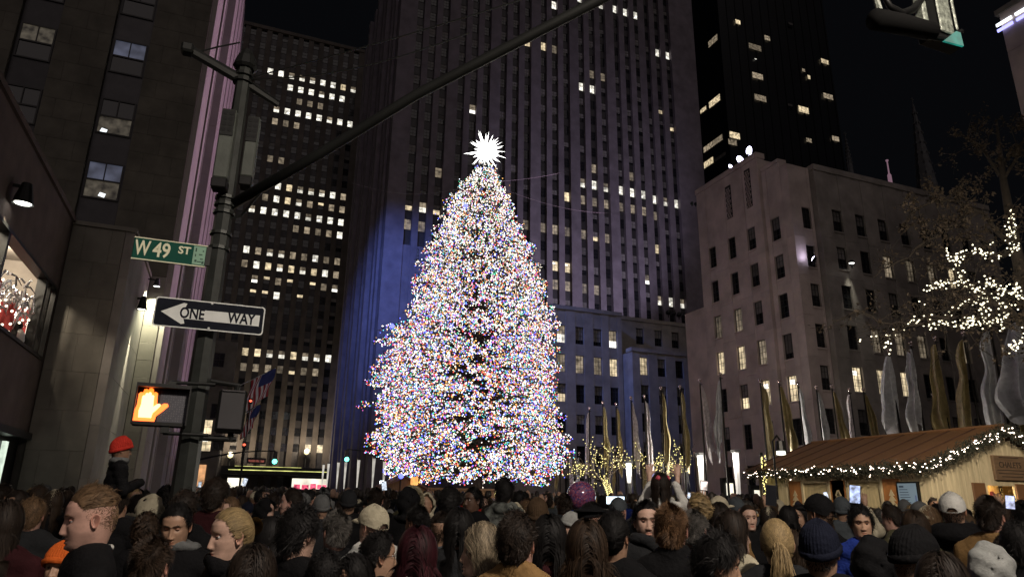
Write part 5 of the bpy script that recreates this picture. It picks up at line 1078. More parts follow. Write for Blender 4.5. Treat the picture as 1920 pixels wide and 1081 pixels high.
# serving window: lit cabin behind
FSc.box(b := MB(), 17.3, 20.4, .62, .68, .9, 2.5); b.build('cabin_back', mat('pine_boards', (.60, .40, .18), .7, var=.2, vscale=3, stretch=(5, 5, .5)), ST_)
FSc.box(b := MB(), 17.3, 20.4, .08, .61, 2.3, 2.36); b.build('cabin_ceiling', CRM, ST_); FSc.box(b := MB(), 17.24, 17.29, .08, .66, .9, 2.3); b.build('cabin_side', CRM, ST_)
for x in (18.5, 18.72): FSc.box(b := MB(), x, x + .18, .42, .6, 1.35, 1.55); b.build('shelf_box', CRM, ST_)
m = MB(); m.lathe([(.01, -.13), (.09, -.03), (.11, .06), (.06, .12), (.01, .1)], 12); m.v = [(19.0 + x, Y0 + .60 + y * .15, 1.98 + z) for x, y, z in m.v]; m.build('dark_emblem', mat('maroon_emblem', (.12, .015, .03), .6), ST_)
m = MB(); FSc.box(m, 19.2, 19.32, .52, .54, 1.1, 2.26); m.build('banner', BLACK, ST_)
o = link('lettering', text_mesh('OPEN', .16, .002), ST_); o.data.materials.append(CRM); o.location = (19.26, Y0 + .515, 2.0); o.rotation_euler = (rad(90), rad(90), 0)
for (x0, x1) in ((17.40, 17.86), (19.02, 19.48)): FSc.box(b := MB(), x0, x1, -.05, -.003, 1.0, 2.28, b=.012); b.build('shutter', mat('dark_brown_shutter', (.16, .075, .03), .7, var=.2), ST_)
point((18.6, Y0 + .3, 2.2), 24, (1.0, .72, .36), .08)
# sign board with carved writing
FSc.box(b := MB(), 18.28, 19.5, -.08, -.003, 2.36, 2.98, b=.01); b.build('sign_board', mat('stained_sign_board', (.16, .10, .055), .7, var=.25, vscale=3, stretch=(.6, 4, 4)), ST_)
INK = mat('carved_lettering', (.022, .014, .010), .8); o = link('lettering', text_mesh('CHALETS', .21, .004), ST_); o.data.materials.append(INK); o.location = (18.88, Y0 - .083, 2.74); o.rotation_euler = (rad(90), 0, 0); o.scale = (.98, 1, 1)
m = MB()
for (z, x0, x1) in ((2.92, 18.5, 19.25), (2.6, 18.36, 19.42), (2.52, 18.4, 19.38), (2.44, 18.5, 19.3)): FSc.box(m, x0, x1, -.084, -.0805, z, z + .02)
m.build('carved_line', INK, ST_)
# roof
nseam = 9; yr0, yr1 = Y0 - .28, Y1 + .2
for s_ in (-1, 1):
    for k in range(nseam):
        ya = yr0 + (yr1 - yr0) * k / nseam; yb = yr0 + (yr1 - yr0) * (k + 1) / nseam; xe = RX + s_ * (RX - XC + .32); ze = EV - .02
        m = MB(); m.add([(xe, ya + .012, ze), (xe, yb - .012, ze), (RX + s_ * .004, yb - .012, RG + .08), (RX + s_ * .004, ya + .012, RG + .08), (xe, ya + .012, ze + .05), (xe, yb - .012, ze + .05), (RX + s_ * .004, yb - .012, RG + .13), (RX + s_ * .004, ya + .012, RG + .13)], [(3, 2, 1, 0), (4, 5, 6, 7), (0, 1, 5, 4), (1, 2, 6, 5), (2, 3, 7, 6), (3, 0, 4, 7)]); m.build('roof_panel', ROOF, ST_)
        m = MB(); m.tube([(xe, yb, ze + .06), (RX, yb, RG + .14)], .022, 4); m.build('seam', mat('dark_seam', (.05, .022, .012), .6), ST_)
m = MB(); m.tube([(RX, yr0, RG + .15), (RX, yr1, RG + .15)], .05, 6); m.build('ridge_cap', ROOF, ST_)
under(ST_)
# garlands with lights hanging on the eaves and along the gable
GARL = mat('garland_needles', (.03, .032, .02), .9, var=.4); STL = glow('garland_light', (1.0, .80, .66), 11.0, sampled=True)
def garland(label, pts, n, seed, sag=.06, spread=.12):
    r = np.random.default_rng(seed); pts = np.array(pts); t = r.random(n * 40) * (len(pts) - 1); i = np.minimum(t.astype(int), len(pts) - 2); c = pts[i] + (pts[i + 1] - pts[i]) * (t - i)[:, None]
    c0 = pts[0]; o = empty('garland', label, 'garland', c0, 'lit garlands on the stall'); c = c - c0 + r.normal(size=c.shape) * spread * .55; c[:, 2] -= np.abs(r.normal(size=len(c))) * sag
    d = r.normal(size=c.shape); d /= np.linalg.norm(d, axis=1)[:, None]; w_ = np.cross(d, r.normal(size=c.shape)); w_ /= np.linalg.norm(w_, axis=1)[:, None]; L = r.uniform(.05, .13, len(c))[:, None]
    V = np.stack([c - w_ * .010, c + w_ * .010, c + d * L + w_ * .006, c + d * L - w_ * .006], 1).reshape(-1, 3); tag(link('needles', npmesh('needles', V, np.arange(len(V)).reshape(-1, 4), [GARL], smooth=False), o), kind='stuff')
    me = npmesh('light_bulb', IV * np.array([.019, .019, .012]), IF, [STL])
    for k in range(n):
        t = (k + r.random()) / n * (len(pts) - 1); i = min(int(t), len(pts) - 2); p = pts[i] + (pts[i + 1] - pts[i]) * (t - i) - c0 + r.normal(size=3) * spread * .55 + np.array([-.05, -.05, -.04]); q = link('light_bulb', me, o); q.location = p
xe = XC - .34
garland('garland of dark needles and warm bulbs along the long eave of the stall', [(xe, yr0, EV - .04), (xe, 14.0, EV - .07), (xe, 16, EV - .05), (xe, yr1, EV - .06)], 105, 1)
garland('garland of warm bulbs climbing the rising gable edge of the stall', [(xe, yr0 - .04, EV - .02), ((xe + RX) / 2, yr0 - .05, (EV + RG) / 2 + .02), (RX, yr0 - .05, RG + .08)], 60, 2)
garland('garland of warm bulbs running down the far gable edge past the sign', [(RX, yr0 - .05, RG + .08), (RX + 1.2, yr0 - .05, RG - .42), (GX1 + .3, yr0 - .05, EV)], 40, 3)
q = dist(1432, 905, 24); vg = empty('light_strand', 'vertical strand of tiny yellow lights on a post behind the stall corner', 'light strand', (q[0], q[1], gz(*q[:2]))); m = MB(); m.tube([(0, 0, 0), (0, 0, 3.1)], .05, 6); m.build('post', BLACK, vg); m = MB(); rr = random.Random(4)
for k in range(70): m.lathe([(.004, -.02), (.02, 0), (.004, .02)], 5, (rr.uniform(-.09, .09), -.07 + rr.uniform(-.03, .03), 1.2 + k * .026))
tag(m.build('string_lights', YLB2, vg), kind='stuff')
q = dist(1464, 845, 22); sl = empty('shaded_lamp', 'small black hooded lamp glowing pale over the stall roof', 'lamp', q); m = MB(); m.lathe([(.06, .3), (.13, .28), (.16, .02), (.15, .0)], 10); m.build('hood', BLACK, sl); m = MB(); m.lathe([(.02, -.12), (.13, -.1), (.12, .0), (.02, .02)], 10); m.build('bulb_glass', glow('pale_lamp_glass', (1, 1, .8), 2.5), sl); m = MB(); m.tube([(0, 0, .3), (0, .1, .45), (0, .3, .3), (0, .3, -q[2])], .03, 6); m.build('post', BLACK, sl)
# lit windows of ground floor shops seen behind the stall corner and under the flags
for k, (x0, y0, x1, y1, lb) in enumerate(((1415, 918, 1441, 930, 'two pale lit shop panes low at the far corner of the stall'), (1362, 905, 1377, 928, 'bright shop window with a tiny lit tree under the flags'), (1066, 902, 1092, 916, 'pair of cream lit doorways behind the round balloon'))):
    F_ = Face('S', 80.0 if k == 2 else 46.5); a0, a1, z0, z1 = frect(F_, x0, y0, x1, y1); o = empty('storefront', lb, 'shop front', (a0, F_.p, 0)); nn = 2
    for i in range(nn): F_.box(b := MB(), a0 + (a1 - a0) * i / nn + .04, a0 + (a1 - a0) * (i + 1) / nn - .04, 0, .1, z0, z1); b.build('lit_pane', SHOPW, o)
    F_.box(b := MB(), a0 - .3, a1 + .3, .12, .4, 0, z1 + .4); b.build('frame', BLACK, o); under(o)
# unseen lamps for the crowd, the pole and the stall are added after the people
# ================================================================== PEOPLE
# ---- a mesher for smooth unions (coats, legs, hands)
def surface_net(f, lo, hi, h):
    lo = np.array(lo, float); hi = np.array(hi, float); n = np.ceil((hi - lo) / h).astype(int) + 1
    gx, gy, gzz = [lo[i] + h * np.arange(n[i]) for i in range(3)]
    P = np.stack(np.meshgrid(gx, gy, gzz, indexing='ij'), -1); D = f(P); ins = D < 0
    c = np.zeros(tuple(n - 1), int)
    for i in (0, 1):
        for j in (0, 1):
            for k in (0, 1): c += ins[i:n[0] - 1 + i, j:n[1] - 1 + j, k:n[2] - 1 + k]
    act = (c > 0) & (c < 8); idx = -np.ones(act.shape, int); cells = np.argwhere(act); idx[act] = np.arange(len(cells))
    acc = np.zeros((len(cells), 3)); cnt = np.zeros(len(cells)); cor = [(i, j, k) for i in (0, 1) for j in (0, 1) for k in (0, 1)]
    val = {q: D[cells[:, 0] + q[0], cells[:, 1] + q[1], cells[:, 2] + q[2]] for q in cor}
    for a in cor:
        for ax in range(3):
            if a[ax] == 0:
                b = list(a); b[ax] = 1; b = tuple(b); va, vb = val[a], val[b]; cr = (va < 0) != (vb < 0); t = np.where(cr, va / (va - vb + 1e-12), 0)
                p = np.array(a, float)[None] + np.zeros((len(cells), 3)); p[:, ax] += t; acc += p * cr[:, None]; cnt += cr
    V = lo + (cells + acc / np.maximum(cnt, 1)[:, None]) * h
    F_ = []
    for ax in range(3):
        o1, o2 = [(1, 2), (2, 0), (0, 1)][ax]; sl0 = [slice(None)] * 3; sl1 = [slice(None)] * 3; sl0[ax] = slice(0, n[ax] - 1); sl1[ax] = slice(1, n[ax]); A_, B_ = ins[tuple(sl0)], ins[tuple(sl1)]
        e = np.argwhere(A_ != B_); e = e[(e[:, o1] > 0) & (e[:, o2] > 0) & (e[:, o1] < n[o1] - 1) & (e[:, o2] < n[o2] - 1)]
        flip = A_[e[:, 0], e[:, 1], e[:, 2]]; q = []
        for d1, d2 in ((1, 1), (0, 1), (0, 0), (1, 0)):
            k = e.copy(); k[:, o1] -= d1; k[:, o2] -= d2; q.append(idx[k[:, 0], k[:, 1], k[:, 2]])
        q = np.stack(q, 1); q[~flip] = q[~flip][:, ::-1]; F_.append(q)
    return V, np.concatenate(F_)
def cap(P, a, b, r0, r1=None):
    a = np.array(a, float); b = np.array(b, float); r1 = r0 if r1 is None else r1; ab = b - a; t = np.clip(((P - a) @ ab) / (ab @ ab), 0, 1); return np.linalg.norm(P - a - t[..., None] * ab, axis=-1) - (r0 + (r1 - r0) * t)
def ell(P, c, r): r = np.array(r); q = (P - np.array(c)) / r; k = np.linalg.norm(q, axis=-1); return (k - 1) * r.min()
def smin(a, b, k): h = np.clip(.5 + .5 * (b - a) / k, 0, 1); return b + (a - b) * h - k * h * (1 - h)

# ---- head and neck as one loft; origin between the eyes' height inside the skull, +y is the face
HZ = np.array([-1.0, -.60, -.36, -.275, -.225, -.19, -.155, -.132, -.118, -.108, -.095, -.075, -.05, -.02, .01, .035, .06, .082, .098, .110, .1165, .119])
HYF = np.array([.11, .11, .09, .062, .045, .036, .036, .046, .068, .080, .086, .083, .083, .082, .080, .085, .080, .066, .047, .026, .012, .001])
HYB = np.array([-.11, -.11, -.10, -.092, -.082, -.070, -.062, -.062, -.064, -.068, -.074, -.083, -.092, -.100, -.104, -.104, -.098, -.083, -.063, -.038, -.018, -.002])
HW = np.array([.15, .16, .15, .115, .072, .058, .054, .055, .058, .060, .063, .068, .072, .0745, .0755, .0765, .073, .062, .047, .028, .013, .001])
def loft(th, z, fem=0.0, infl=0.0):
    yf = np.interp(z, HZ, HYF); yb = np.interp(z, HZ, HYB); w = np.interp(z, HZ, HW)
    if fem: w = w * (1 - .10 * fem * np.clip((-.02 - z) / .05, 0, 1))
    c, s_ = np.cos(th), np.sin(th); y0 = -.008 if True else 0
    ex = np.where(c > 0, .86, 1.0); cc = np.sign(c) * np.abs(c) ** ex
    x = w * np.sign(s_) * np.abs(s_) ** .95; y = y0 + np.where(c > 0, (yf - y0) * cc, (y0 - yb) * cc)
    return np.stack([x, y, z + 0 * x], -1)
def gs(v, s_): return np.exp(-(v / s_) ** 2)
def head_mesh(name, fem=0.0, hi=True, beard=0.0, brow=(.28, .22, .2), pitch=0, tilt=0, turn=0, smile=0.0, extra=None, nose=1.0, closed=.35):
    if hi:
        zz = np.concatenate([[-1.0, -.6, -.36, -.30, -.25, -.215], np.arange(-.19, .100, .0042), [.103, .107, .111, .114, .1165, .1182, .119]])
        th = np.concatenate([np.linspace(-1.25, 1.25, 56), np.linspace(1.25, 2 * math.pi - 1.25, 30)[1:-1]])
    else:
        zz = np.array([-1.0, -.5, -.3, -.23, -.18, -.14, -.115, -.095, -.075, -.055, -.045, -.025, 0, .025, .05, .075, .095, .108, .115, .119]); th = np.concatenate([np.linspace(-1.2, 1.2, 15), np.linspace(1.2, 2 * math.pi - 1.2, 10)[1:-1]])
    TH, Z = np.meshgrid(th, zz); P = loft(TH, Z, fem); x, y, z = P[..., 0].copy(), P[..., 1].copy(), P[..., 2]; fr = np.clip(np.cos(TH) * 2.2, 0, 1)
    nzp = np.interp(z, [-.060, -.054, -.046, -.038, -.015, .010, .026], [0, .009, .0215, .0225, .0145, .007, 0]) * nose; nw = np.interp(z, [-.06, -.045, -.02, .02], [.017, .0145, .0105, .008])
    d = nzp * gs(x, nw) + .009 * (gs(x - .0135, .007) + gs(x + .0135, .007)) * gs(z + .045, .008)
    d -= .014 * (gs(x - .031, .017) + gs(x + .031, .017)) * gs(z - .004, .0125); d += (.0065 - .004 * fem) * (gs(x - .028, .026) + gs(x + .028, .026)) * gs(z - .0235, .008)
    d += .004 * (gs(x - .045, .018) + gs(x + .045, .018)) * gs(z + .030, .02)
    lw = .020 + .004 * smile; zc = z - smile * .10 * np.minimum(np.abs(x), .03)
    d += (.0068 + .002 * fem) * gs(zc + .0685, .0052) * gs(x, lw) + (.0075 + .002 * fem) * gs(zc + .0808, .0058) * gs(x, lw * .9) - .006 * gs(zc + .0745, .0026) * gs(x, lw * 1.05) - .005 * gs(z + .0905, .006) * gs(x, .018) + .008 * gs(x, .019) * gs(z + .106, .013)
    d -= .004 * gs(x, .004) * gs(z + .061, .006)
    y += d * fr
    tint = np.ones(P.shape); bro = ((gs(x - .029, .019) + gs(x + .029, .019)) * gs(z - .0235 - .006 * np.clip((np.abs(x) - .01) / .03, 0, 1) + .012 * np.clip((np.abs(x) - .035) / .02, 0, 1), .0042) * fr > .30)
    tint[bro] = brow
    lip = (gs(zc + .0745, .0095) * gs(x, lw * 1.1) * fr > .45); tint[lip] = (.82, .50, .48) if fem else (.85, .62, .58)
    ln = (gs(zc + .0745, .0022) * gs(x, lw * 1.15) * fr > .45); tint[ln] = (.35, .2, .18)
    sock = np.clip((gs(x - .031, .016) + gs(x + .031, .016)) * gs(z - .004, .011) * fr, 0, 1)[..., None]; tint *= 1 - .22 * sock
    if beard:
        bm = (np.clip((-z - .045) / .02, 0, 1) * np.clip((np.abs(x) - .015) / .01 + (z < -.083) * 2 + gs(z + .061, .006) * 2, 0, 1) * np.clip(np.cos(TH) * 3 + .8, 0, 1) * (z > -.135)); tint *= 1 - beard * np.clip(bm, 0, 1)[..., None] * (~lip)[..., None]
    V = np.stack([x, y, z], -1).reshape(-1, 3); n0, n1 = TH.shape
    ii, jj = np.meshgrid(np.arange(n0 - 1), np.arange(n1), indexing='ij'); j2 = (jj + 1) % n1; F_ = np.stack([ii * n1 + jj, ii * n1 + j2, (ii + 1) * n1 + j2, (ii + 1) * n1 + jj], -1).reshape(-1, 4)[:, ::-1]
    tint = tint.reshape(-1, 3); mi = np.zeros(len(F_), int); Vs, Fs, Ts, Ms = [V], [F_], [tint], [mi]
    def addp(v, f, t, m):
        b = sum(len(q) for q in Vs); Vs.append(v); Fs.append(f + b); Ts.append(np.tile(np.array(t, float), (len(v), 1))); Ms.append(np.full(len(f), m))
    if True:   # ears
        nr_, na = (5, 14) if hi else (4, 8)
        for sd in (-1, 1):
            rr_ = np.array([0, .45, .78, 1.0, .82] if hi else [0, .7, 1.0, .8]); dp = np.array([-.001, -.004, .003, .006, -.006] if hi else [-.003, .0, .006, -.006]); v = []
            for r_, dd in zip(rr_, dp):
                for k in range(na):
                    a = 2 * math.pi * k / na; yy = .0170 * r_ * math.cos(a) * (1.0 + .25 * math.sin(a)); zz_ = .0300 * r_ * math.sin(a); v.append((dd + .006 + .35 * max(0, -yy + .004), yy - .25 * zz_ * .4, zz_))
            v = np.array(v); v = np.stack([sd * (.0715 + v[:, 0]), v[:, 1] - .016, v[:, 2] - .012], 1)
            f = [(i * na + k, i * na + (k + 1) % na, (i + 1) * na + (k + 1) % na, (i + 1) * na + k) for i in range(nr_ - 1) for k in range(na)]; f = np.array(f); f = f if sd < 0 else f[:, ::-1]; addp(v, f, (1.0, .84, .8), 0)
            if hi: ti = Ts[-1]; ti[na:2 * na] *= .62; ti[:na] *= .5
    if hi:   # eyes with lids
        for sd in (-1, 1):
            ns, nr2 = 12, 8; v = []; tl = []
            for i in range(nr2 + 1):
                for k in range(ns): a = math.pi * i / nr2; b_ = 2 * math.pi * k / ns; v.append((.0122 * math.sin(a) * math.cos(b_), .0122 * math.cos(a), .0122 * math.sin(a) * math.sin(b_)))
            v = np.array(v); f = np.array([(i * ns + k, i * ns + (k + 1) % ns, (i + 1) * ns + (k + 1) % ns, (i + 1) * ns + k) for i in range(nr2) for k in range(ns)]); iris = np.repeat(np.arange(nr2) < 2, ns); off = np.array([sd * .0305, .0605, .0035]); b = sum(len(q) for q in Vs)
            addp(v + off, f[:, ::-1], (1, 1, 1), 1); Ms[-1][iris] = 2
            v2 = v * 1.10; up = f[np.all(v[f][:, :, 2] > .0122 * (.55 - closed), 1)]; addp(v2 + off, up[:, ::-1], (.86, .72, .68), 0); dn = f[np.all(v[f][:, :, 2] < -.0048, 1)]; addp(v2 + off, dn[:, ::-1], (.9, .78, .74), 0)
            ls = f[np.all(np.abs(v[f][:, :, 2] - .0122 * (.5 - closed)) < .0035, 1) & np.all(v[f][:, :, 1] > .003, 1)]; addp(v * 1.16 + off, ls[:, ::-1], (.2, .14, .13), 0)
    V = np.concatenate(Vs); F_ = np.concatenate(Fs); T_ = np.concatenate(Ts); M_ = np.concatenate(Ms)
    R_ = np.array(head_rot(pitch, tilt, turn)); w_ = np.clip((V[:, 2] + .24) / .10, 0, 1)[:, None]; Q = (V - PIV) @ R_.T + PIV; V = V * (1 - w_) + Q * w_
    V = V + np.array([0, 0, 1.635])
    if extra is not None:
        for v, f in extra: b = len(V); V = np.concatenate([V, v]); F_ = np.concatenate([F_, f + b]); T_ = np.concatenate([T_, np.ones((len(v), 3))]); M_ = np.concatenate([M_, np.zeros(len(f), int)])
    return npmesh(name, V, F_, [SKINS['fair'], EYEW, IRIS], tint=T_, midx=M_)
PIV = np.array([0, -.02, -.13])
def head_rot(p, t, u): return Matrix.Rotation(rad(-u), 3, 'Z') @ Matrix.Rotation(rad(p), 3, 'X') @ Matrix.Rotation(rad(t), 3, 'Y')
def skin(n, c): return mat('skin_' + n, c, .50, var=.17, vscale=22, tint=True, spec=.4, bump=.05, bscale=120)
SKINS = {'fair': skin('fair', (.54, .35, .27)), 'rosy': skin('rosy', (.50, .30, .24)), 'tan': skin('tan', (.40, .245, .165)), 'brown': skin('brown', (.22, .125, .08)), 'dark': skin('dark', (.10, .056, .038))}
EYEW = mat('eye_white', (.55, .52, .50), .25, var=.0); IRIS = mat('eye_iris', (.02, .014, .01), .15, var=0)
# ---- hair
HCOL = {'black': (.010, .009, .009), 'dark': (.022, .015, .011), 'brown': (.034, .021, .013), 'auburn': (.055, .026, .014), 'ginger': (.115, .062, .030), 'sandy': (.15, .092, .050), 'blonde': (.30, .215, .105), 'ash': (.21, .17, .115), 'burgundy': (.034, .006, .010), 'grey': (.095, .088, .080)}
def hairmat(c): return mat('hair_' + c, HCOL[c], .62, var=.25, vscale=30, tint=True, spec=.22)
def hairline(a): return np.interp(a, [0, .18, .30, .36, .42, .47, .55, .62, .8, 1], [.080, .078, .066, .045, .012, -.018, .004, -.055, -.088, -.098])
HAIRM = {}
def hair_mesh(style, seed=0, n=2600):
    key = (style, seed, n)
    if key in HAIRM: return HAIRM[key]
    r = np.random.default_rng(seed + 100); V, F_, T_ = [], [], []; cnt = 0
    low = n < 1200
    th_pick = lambda m: r.uniform(-math.pi, math.pi, m)
    # scalp shell
    zz = np.concatenate([np.arange(-.10, .09, .0075 if not low else .016), [.094, .100, .106, .111, .115, .1175, .119]]); th = np.linspace(-math.pi, math.pi, 49 if not low else 25)[:-1]; TH, Z = np.meshgrid(th, zz); hl = hairline(np.abs(TH) / math.pi)
    fade = style in ('fade', 'buzz')
    thick = {'crop': .012, 'short': .017, 'comb': .018, 'fade': .014, 'buzz': .006, 'long': .016, 'wavy': .022, 'bob': .021, 'pony': .012, 'bun': .012, 'curly': .034, 'afro': .06, 'mop': .026}[style]
    cl = np.clip((Z - hl) / .022, 0, 1); t_ = thick * cl ** .7
    if fade: t_ = t_ * np.clip((Z - .035) / .03, .10, 1)
    if style == 'comb': t_ = t_ + .006 * gs(Z - .10, .03)
    if style in ('long', 'wavy', 'bob', 'pony', 'bun', 'mop', 'short', 'comb'): t_ = t_ * .55
    t_ = t_ * (1 + .10 * r.normal(size=t_.shape))
    P = loft(TH, Z); ctr = np.array([0, -.01, .0]); nrm = P - ctr; nrm[..., 2] *= .8; nrm /= np.linalg.norm(nrm, axis=-1)[..., None]; Q = P + nrm * (t_ - .003)[..., None]
    n0, n1 = TH.shape; ii, jj = np.meshgrid(np.arange(n0 - 1), np.arange(n1), indexing='ij'); j2 = (jj + 1) % n1; f = np.stack([ii * n1 + jj, ii * n1 + j2, (ii + 1) * n1 + j2, (ii + 1) * n1 + jj], -1).reshape(-1, 4); keep = (Z > hl - .004).ravel()[f].all(1); f = f[keep][:, ::-1]
    tt = np.repeat((.55 + .35 * r.random(n1))[None, :, None], n0, 0).repeat(3, -1).reshape(-1, 3); 
    if fade: tt = np.tile(np.clip(1.25 - (Z - .02) * 9, .6, 1.4).reshape(-1, 1), (1, 3))
    V.append(Q.reshape(-1, 3)); F_.append(f); T_.append(tt); cnt += Q.size // 3
    def ribbons(path, w0, tint):
        """path: K x N x 3"""
        nonlocal cnt
        K, N = path.shape[:2]; tg = np.gradient(path, axis=0); tg /= np.linalg.norm(tg, axis=-1)[..., None] + 1e-9; out = path - np.array([0, -.01, -.02]); out[..., 2] *= .5; out /= np.linalg.norm(out, axis=-1)[..., None] + 1e-9
        sd = np.cross(tg, out); sd /= np.linalg.norm(sd, axis=-1)[..., None] + 1e-9; w = w0 * np.linspace(1, .25, K)[:, None, None] * r.uniform(.6, 1.3, (1, N, 1))
        v = np.stack([path - sd * w, path + sd * w], 2); base = cnt; k_, i_ = np.meshgrid(np.arange(K - 1), np.arange(N), indexing='ij'); a = base + (k_ * N + i_) * 2; b = base + ((k_ + 1) * N + i_) * 2
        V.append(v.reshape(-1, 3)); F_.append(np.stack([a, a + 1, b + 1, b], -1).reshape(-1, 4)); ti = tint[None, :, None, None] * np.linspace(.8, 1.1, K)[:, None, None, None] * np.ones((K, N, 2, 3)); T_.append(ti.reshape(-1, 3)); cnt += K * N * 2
    def roots(m, zmin=-.1, zmax=.119):
        a = th_pick(m * 3); u = r.uniform(0, 1, m * 3); z = zmin + (zmax - zmin) * (1 - (1 - u) ** 1.35); ok = z > hairline(np.abs(a) / math.pi) + .002; a, z = a[ok][:m], z[ok][:m]; p = loft(a, z); q = p - ctr; q[..., 2] *= .8; q /= np.linalg.norm(q, axis=-1)[..., None]; return a, z, p, q
    a, z, p, q = roots(n); N = len(a); tint = np.clip(r.normal(1, .22, N), .45, 1.7)
    down = np.array([0, 0, -1.0]); back = np.array([0, -1.0, .0])
    def skull_push(x, m):
        d = (x - np.array([0, -.012, .005])) / (np.array([.078, .098, .118]) + m); k = np.linalg.norm(d, axis=-1)[..., None]; zlow = x[..., 2:3] < -.06; return np.where((k < 1) & ~zlow, np.array([0, -.012, .005]) + d / np.maximum(k, .3) * (np.array([.078, .098, .118]) + m), x)
    CE, RE = np.array([0, -.012, .005]), np.array([.078, .098, .118])
    def hug(x, m):
        d = x - CE; k = np.linalg.norm(d / (RE + m[:, None]), axis=-1)[:, None]; return np.where(x[:, 2:3] > -.09, CE + d / np.maximum(k, .3), x)
    if style in ('crop', 'buzz', 'short', 'comb', 'fade', 'mop', 'curly', 'afro'):
        L = {'crop': .020, 'buzz': .007, 'short': .034, 'comb': .062, 'fade': .050, 'mop': .062, 'curly': .05, 'afro': .05}[style]; K = 5 if style not in ('curly', 'afro') else 7
        cur = style in ('curly', 'afro'); el_ = np.clip((z - hairline(np.abs(a) / math.pi)) / .03, .08, 1)
        if fade: el_ = el_ * np.clip((z - .032) / .03, .06, 1)
        if style in ('comb', 'fade'): fl = np.stack([.30 + .15 * np.sin(a * 5), -1 + 0 * a, .1 + 0 * a], -1)
        else: fl = np.stack([.9 * np.sin(z * 47 + a * 2.3 + seed), .8 * np.cos(z * 39 + a * 1.9 + seed) + (.25 if style == 'mop' else -.1), -.75 + .4 * np.sin(a * 4 + seed)], -1)
        fl = fl - q * (fl * q).sum(1)[:, None]; d = fl / (np.linalg.norm(fl, axis=-1)[:, None] + 1e-6) + r.normal(size=q.shape) * (.16 if style in ('comb', 'fade') else .28) + q * (.9 if cur else .35 if style in ('crop', 'buzz') else .10)
        d /= np.linalg.norm(d, axis=-1)[..., None]; ln = L * r.uniform(.55, 1.15, N) * (el_ if fade else np.clip(el_ + .25, 0, 1)); mi_ = (thick * r.uniform(.55, 1.25, N)) * el_ * (1 + .38 * np.sin(a * 7 + z * 41 + seed) * np.sin(z * 63 + a * 3)); tint = tint * (1 + .42 * np.sin(a * 13 + z * 55 + seed) * np.sin(z * 37 - a * 5)); fly_ = r.random(N) < .05; mi_ = np.where(fly_, mi_ * 1.9, mi_); x = p + q * (mi_ * .6)[:, None]; path = [x]
        for k in range(1, K):
            x = x + d * (ln / (K - 1))[:, None]
            if cur: d = d + down * .1 + np.stack([np.sin(k * 1.9 + a * 9), np.cos(k * 1.9 + a * 9), np.sin(k * 2.3 + z * 80)], -1) * 1.0; d /= np.linalg.norm(d, axis=-1)[..., None]; x = skull_push(x, thick * .6)
            elif style in ('crop', 'buzz'): x = x * .5 + hug(x, mi_ + .004 * k) * .5; d = d + down * .05
            else: x = hug(x, mi_ * (1 + .08 * np.sin(k * 1.3 + a * 7)) + (.004 * (k / K) if style == 'mop' else 0)); d = d + down * (.10 if style != 'fade' else .0)
            path.append(x)
        ribbons(np.array(path), {'crop': .0014, 'buzz': .0012, 'mop': .0018, 'curly': .0018, 'afro': .0018}.get(style, .0015) if not low else .0055, tint)
    elif style in ('long', 'wavy', 'bob'):
        L = {'long': .50, 'wavy': .40, 'bob': .27}[style]; K = 18; mi_ = thick * r.uniform(.6, 1.35, N) * (1 + .18 * np.sin(a * 19 + seed)); tint = tint * (1 + .40 * np.sin(a * 31 + seed) * np.sin(a * 12)); x = p + q * (mi_ * .6)[:, None]; sgn = np.where(np.abs(p[:, 0]) < .012, r.choice([-1, 1], N), np.sign(p[:, 0])); d = np.stack([sgn * .8, -.45 + 0 * a, -.35 + 0 * a], -1); d = d - q * (d * q).sum(1)[:, None]; ln = L * r.uniform(.72, 1.06, N); path = [x]; gcl = np.floor(a * 3.2) * 1.7 + seed
        for k in range(1, K):
            d = d / (np.linalg.norm(d, axis=-1)[..., None] + 1e-9); x = x + d * (ln / (K - 1))[:, None]; d = d * .62 + down * .50
            amp = {'long': .05, 'wavy': .50, 'bob': .14}[style]; d = d + np.stack([np.sin(k * .95 + gcl), np.cos(k * .95 + gcl * 1.3), 0 * a], -1) * amp * min(1, k / 5) + r.normal(size=d.shape) * .045
            hz_ = x[:, 2] > -.05; x = np.where(hz_[:, None], hug(x, mi_), x)
            face = (x[:, 1] > .020) & (x[:, 2] < .055); x[face, 1] -= .009; x[face, 0] += np.sign(x[face, 0]) * .003
            sh = (x[:, 2] < -.19); rr_ = np.sqrt((x[:, 0] / 1.9) ** 2 + (x[:, 1] + .02) ** 2); push = sh & (rr_ < .115); x[push, 1] = np.where(x[push, 1] < .02, -np.maximum(np.abs(x[push, 1]), .105 + r.uniform(0, .02, push.sum())), x[push, 1] + .02); path.append(x.copy())
        ribbons(np.array(path), (.0022 if style != 'wavy' else .0026) if not low else .009, tint * (1 + .35 * np.sin(a * 23 + seed) * (style == 'wavy')))
    else:   # pony, bun: drawn back to a tie
        tie = np.array([0, -.118, -.018 if style == 'pony' else .03]); K = 9; path = []
        x0 = p + q * thick * .6
        for k in range(K):
            t = (k / (K - 1)) ** 1.0; x = x0 * (1 - t) + (tie + r.normal(size=x0.shape) * .006) * t; x = np.where((np.full(len(x), t) < .93)[:, None], hug(x, thick * (.7 + .4 * np.sin(a * 13) ** 2) * np.ones(len(x))), x); path.append(x)
        ribbons(np.array(path), .0017 if not low else .009, tint)
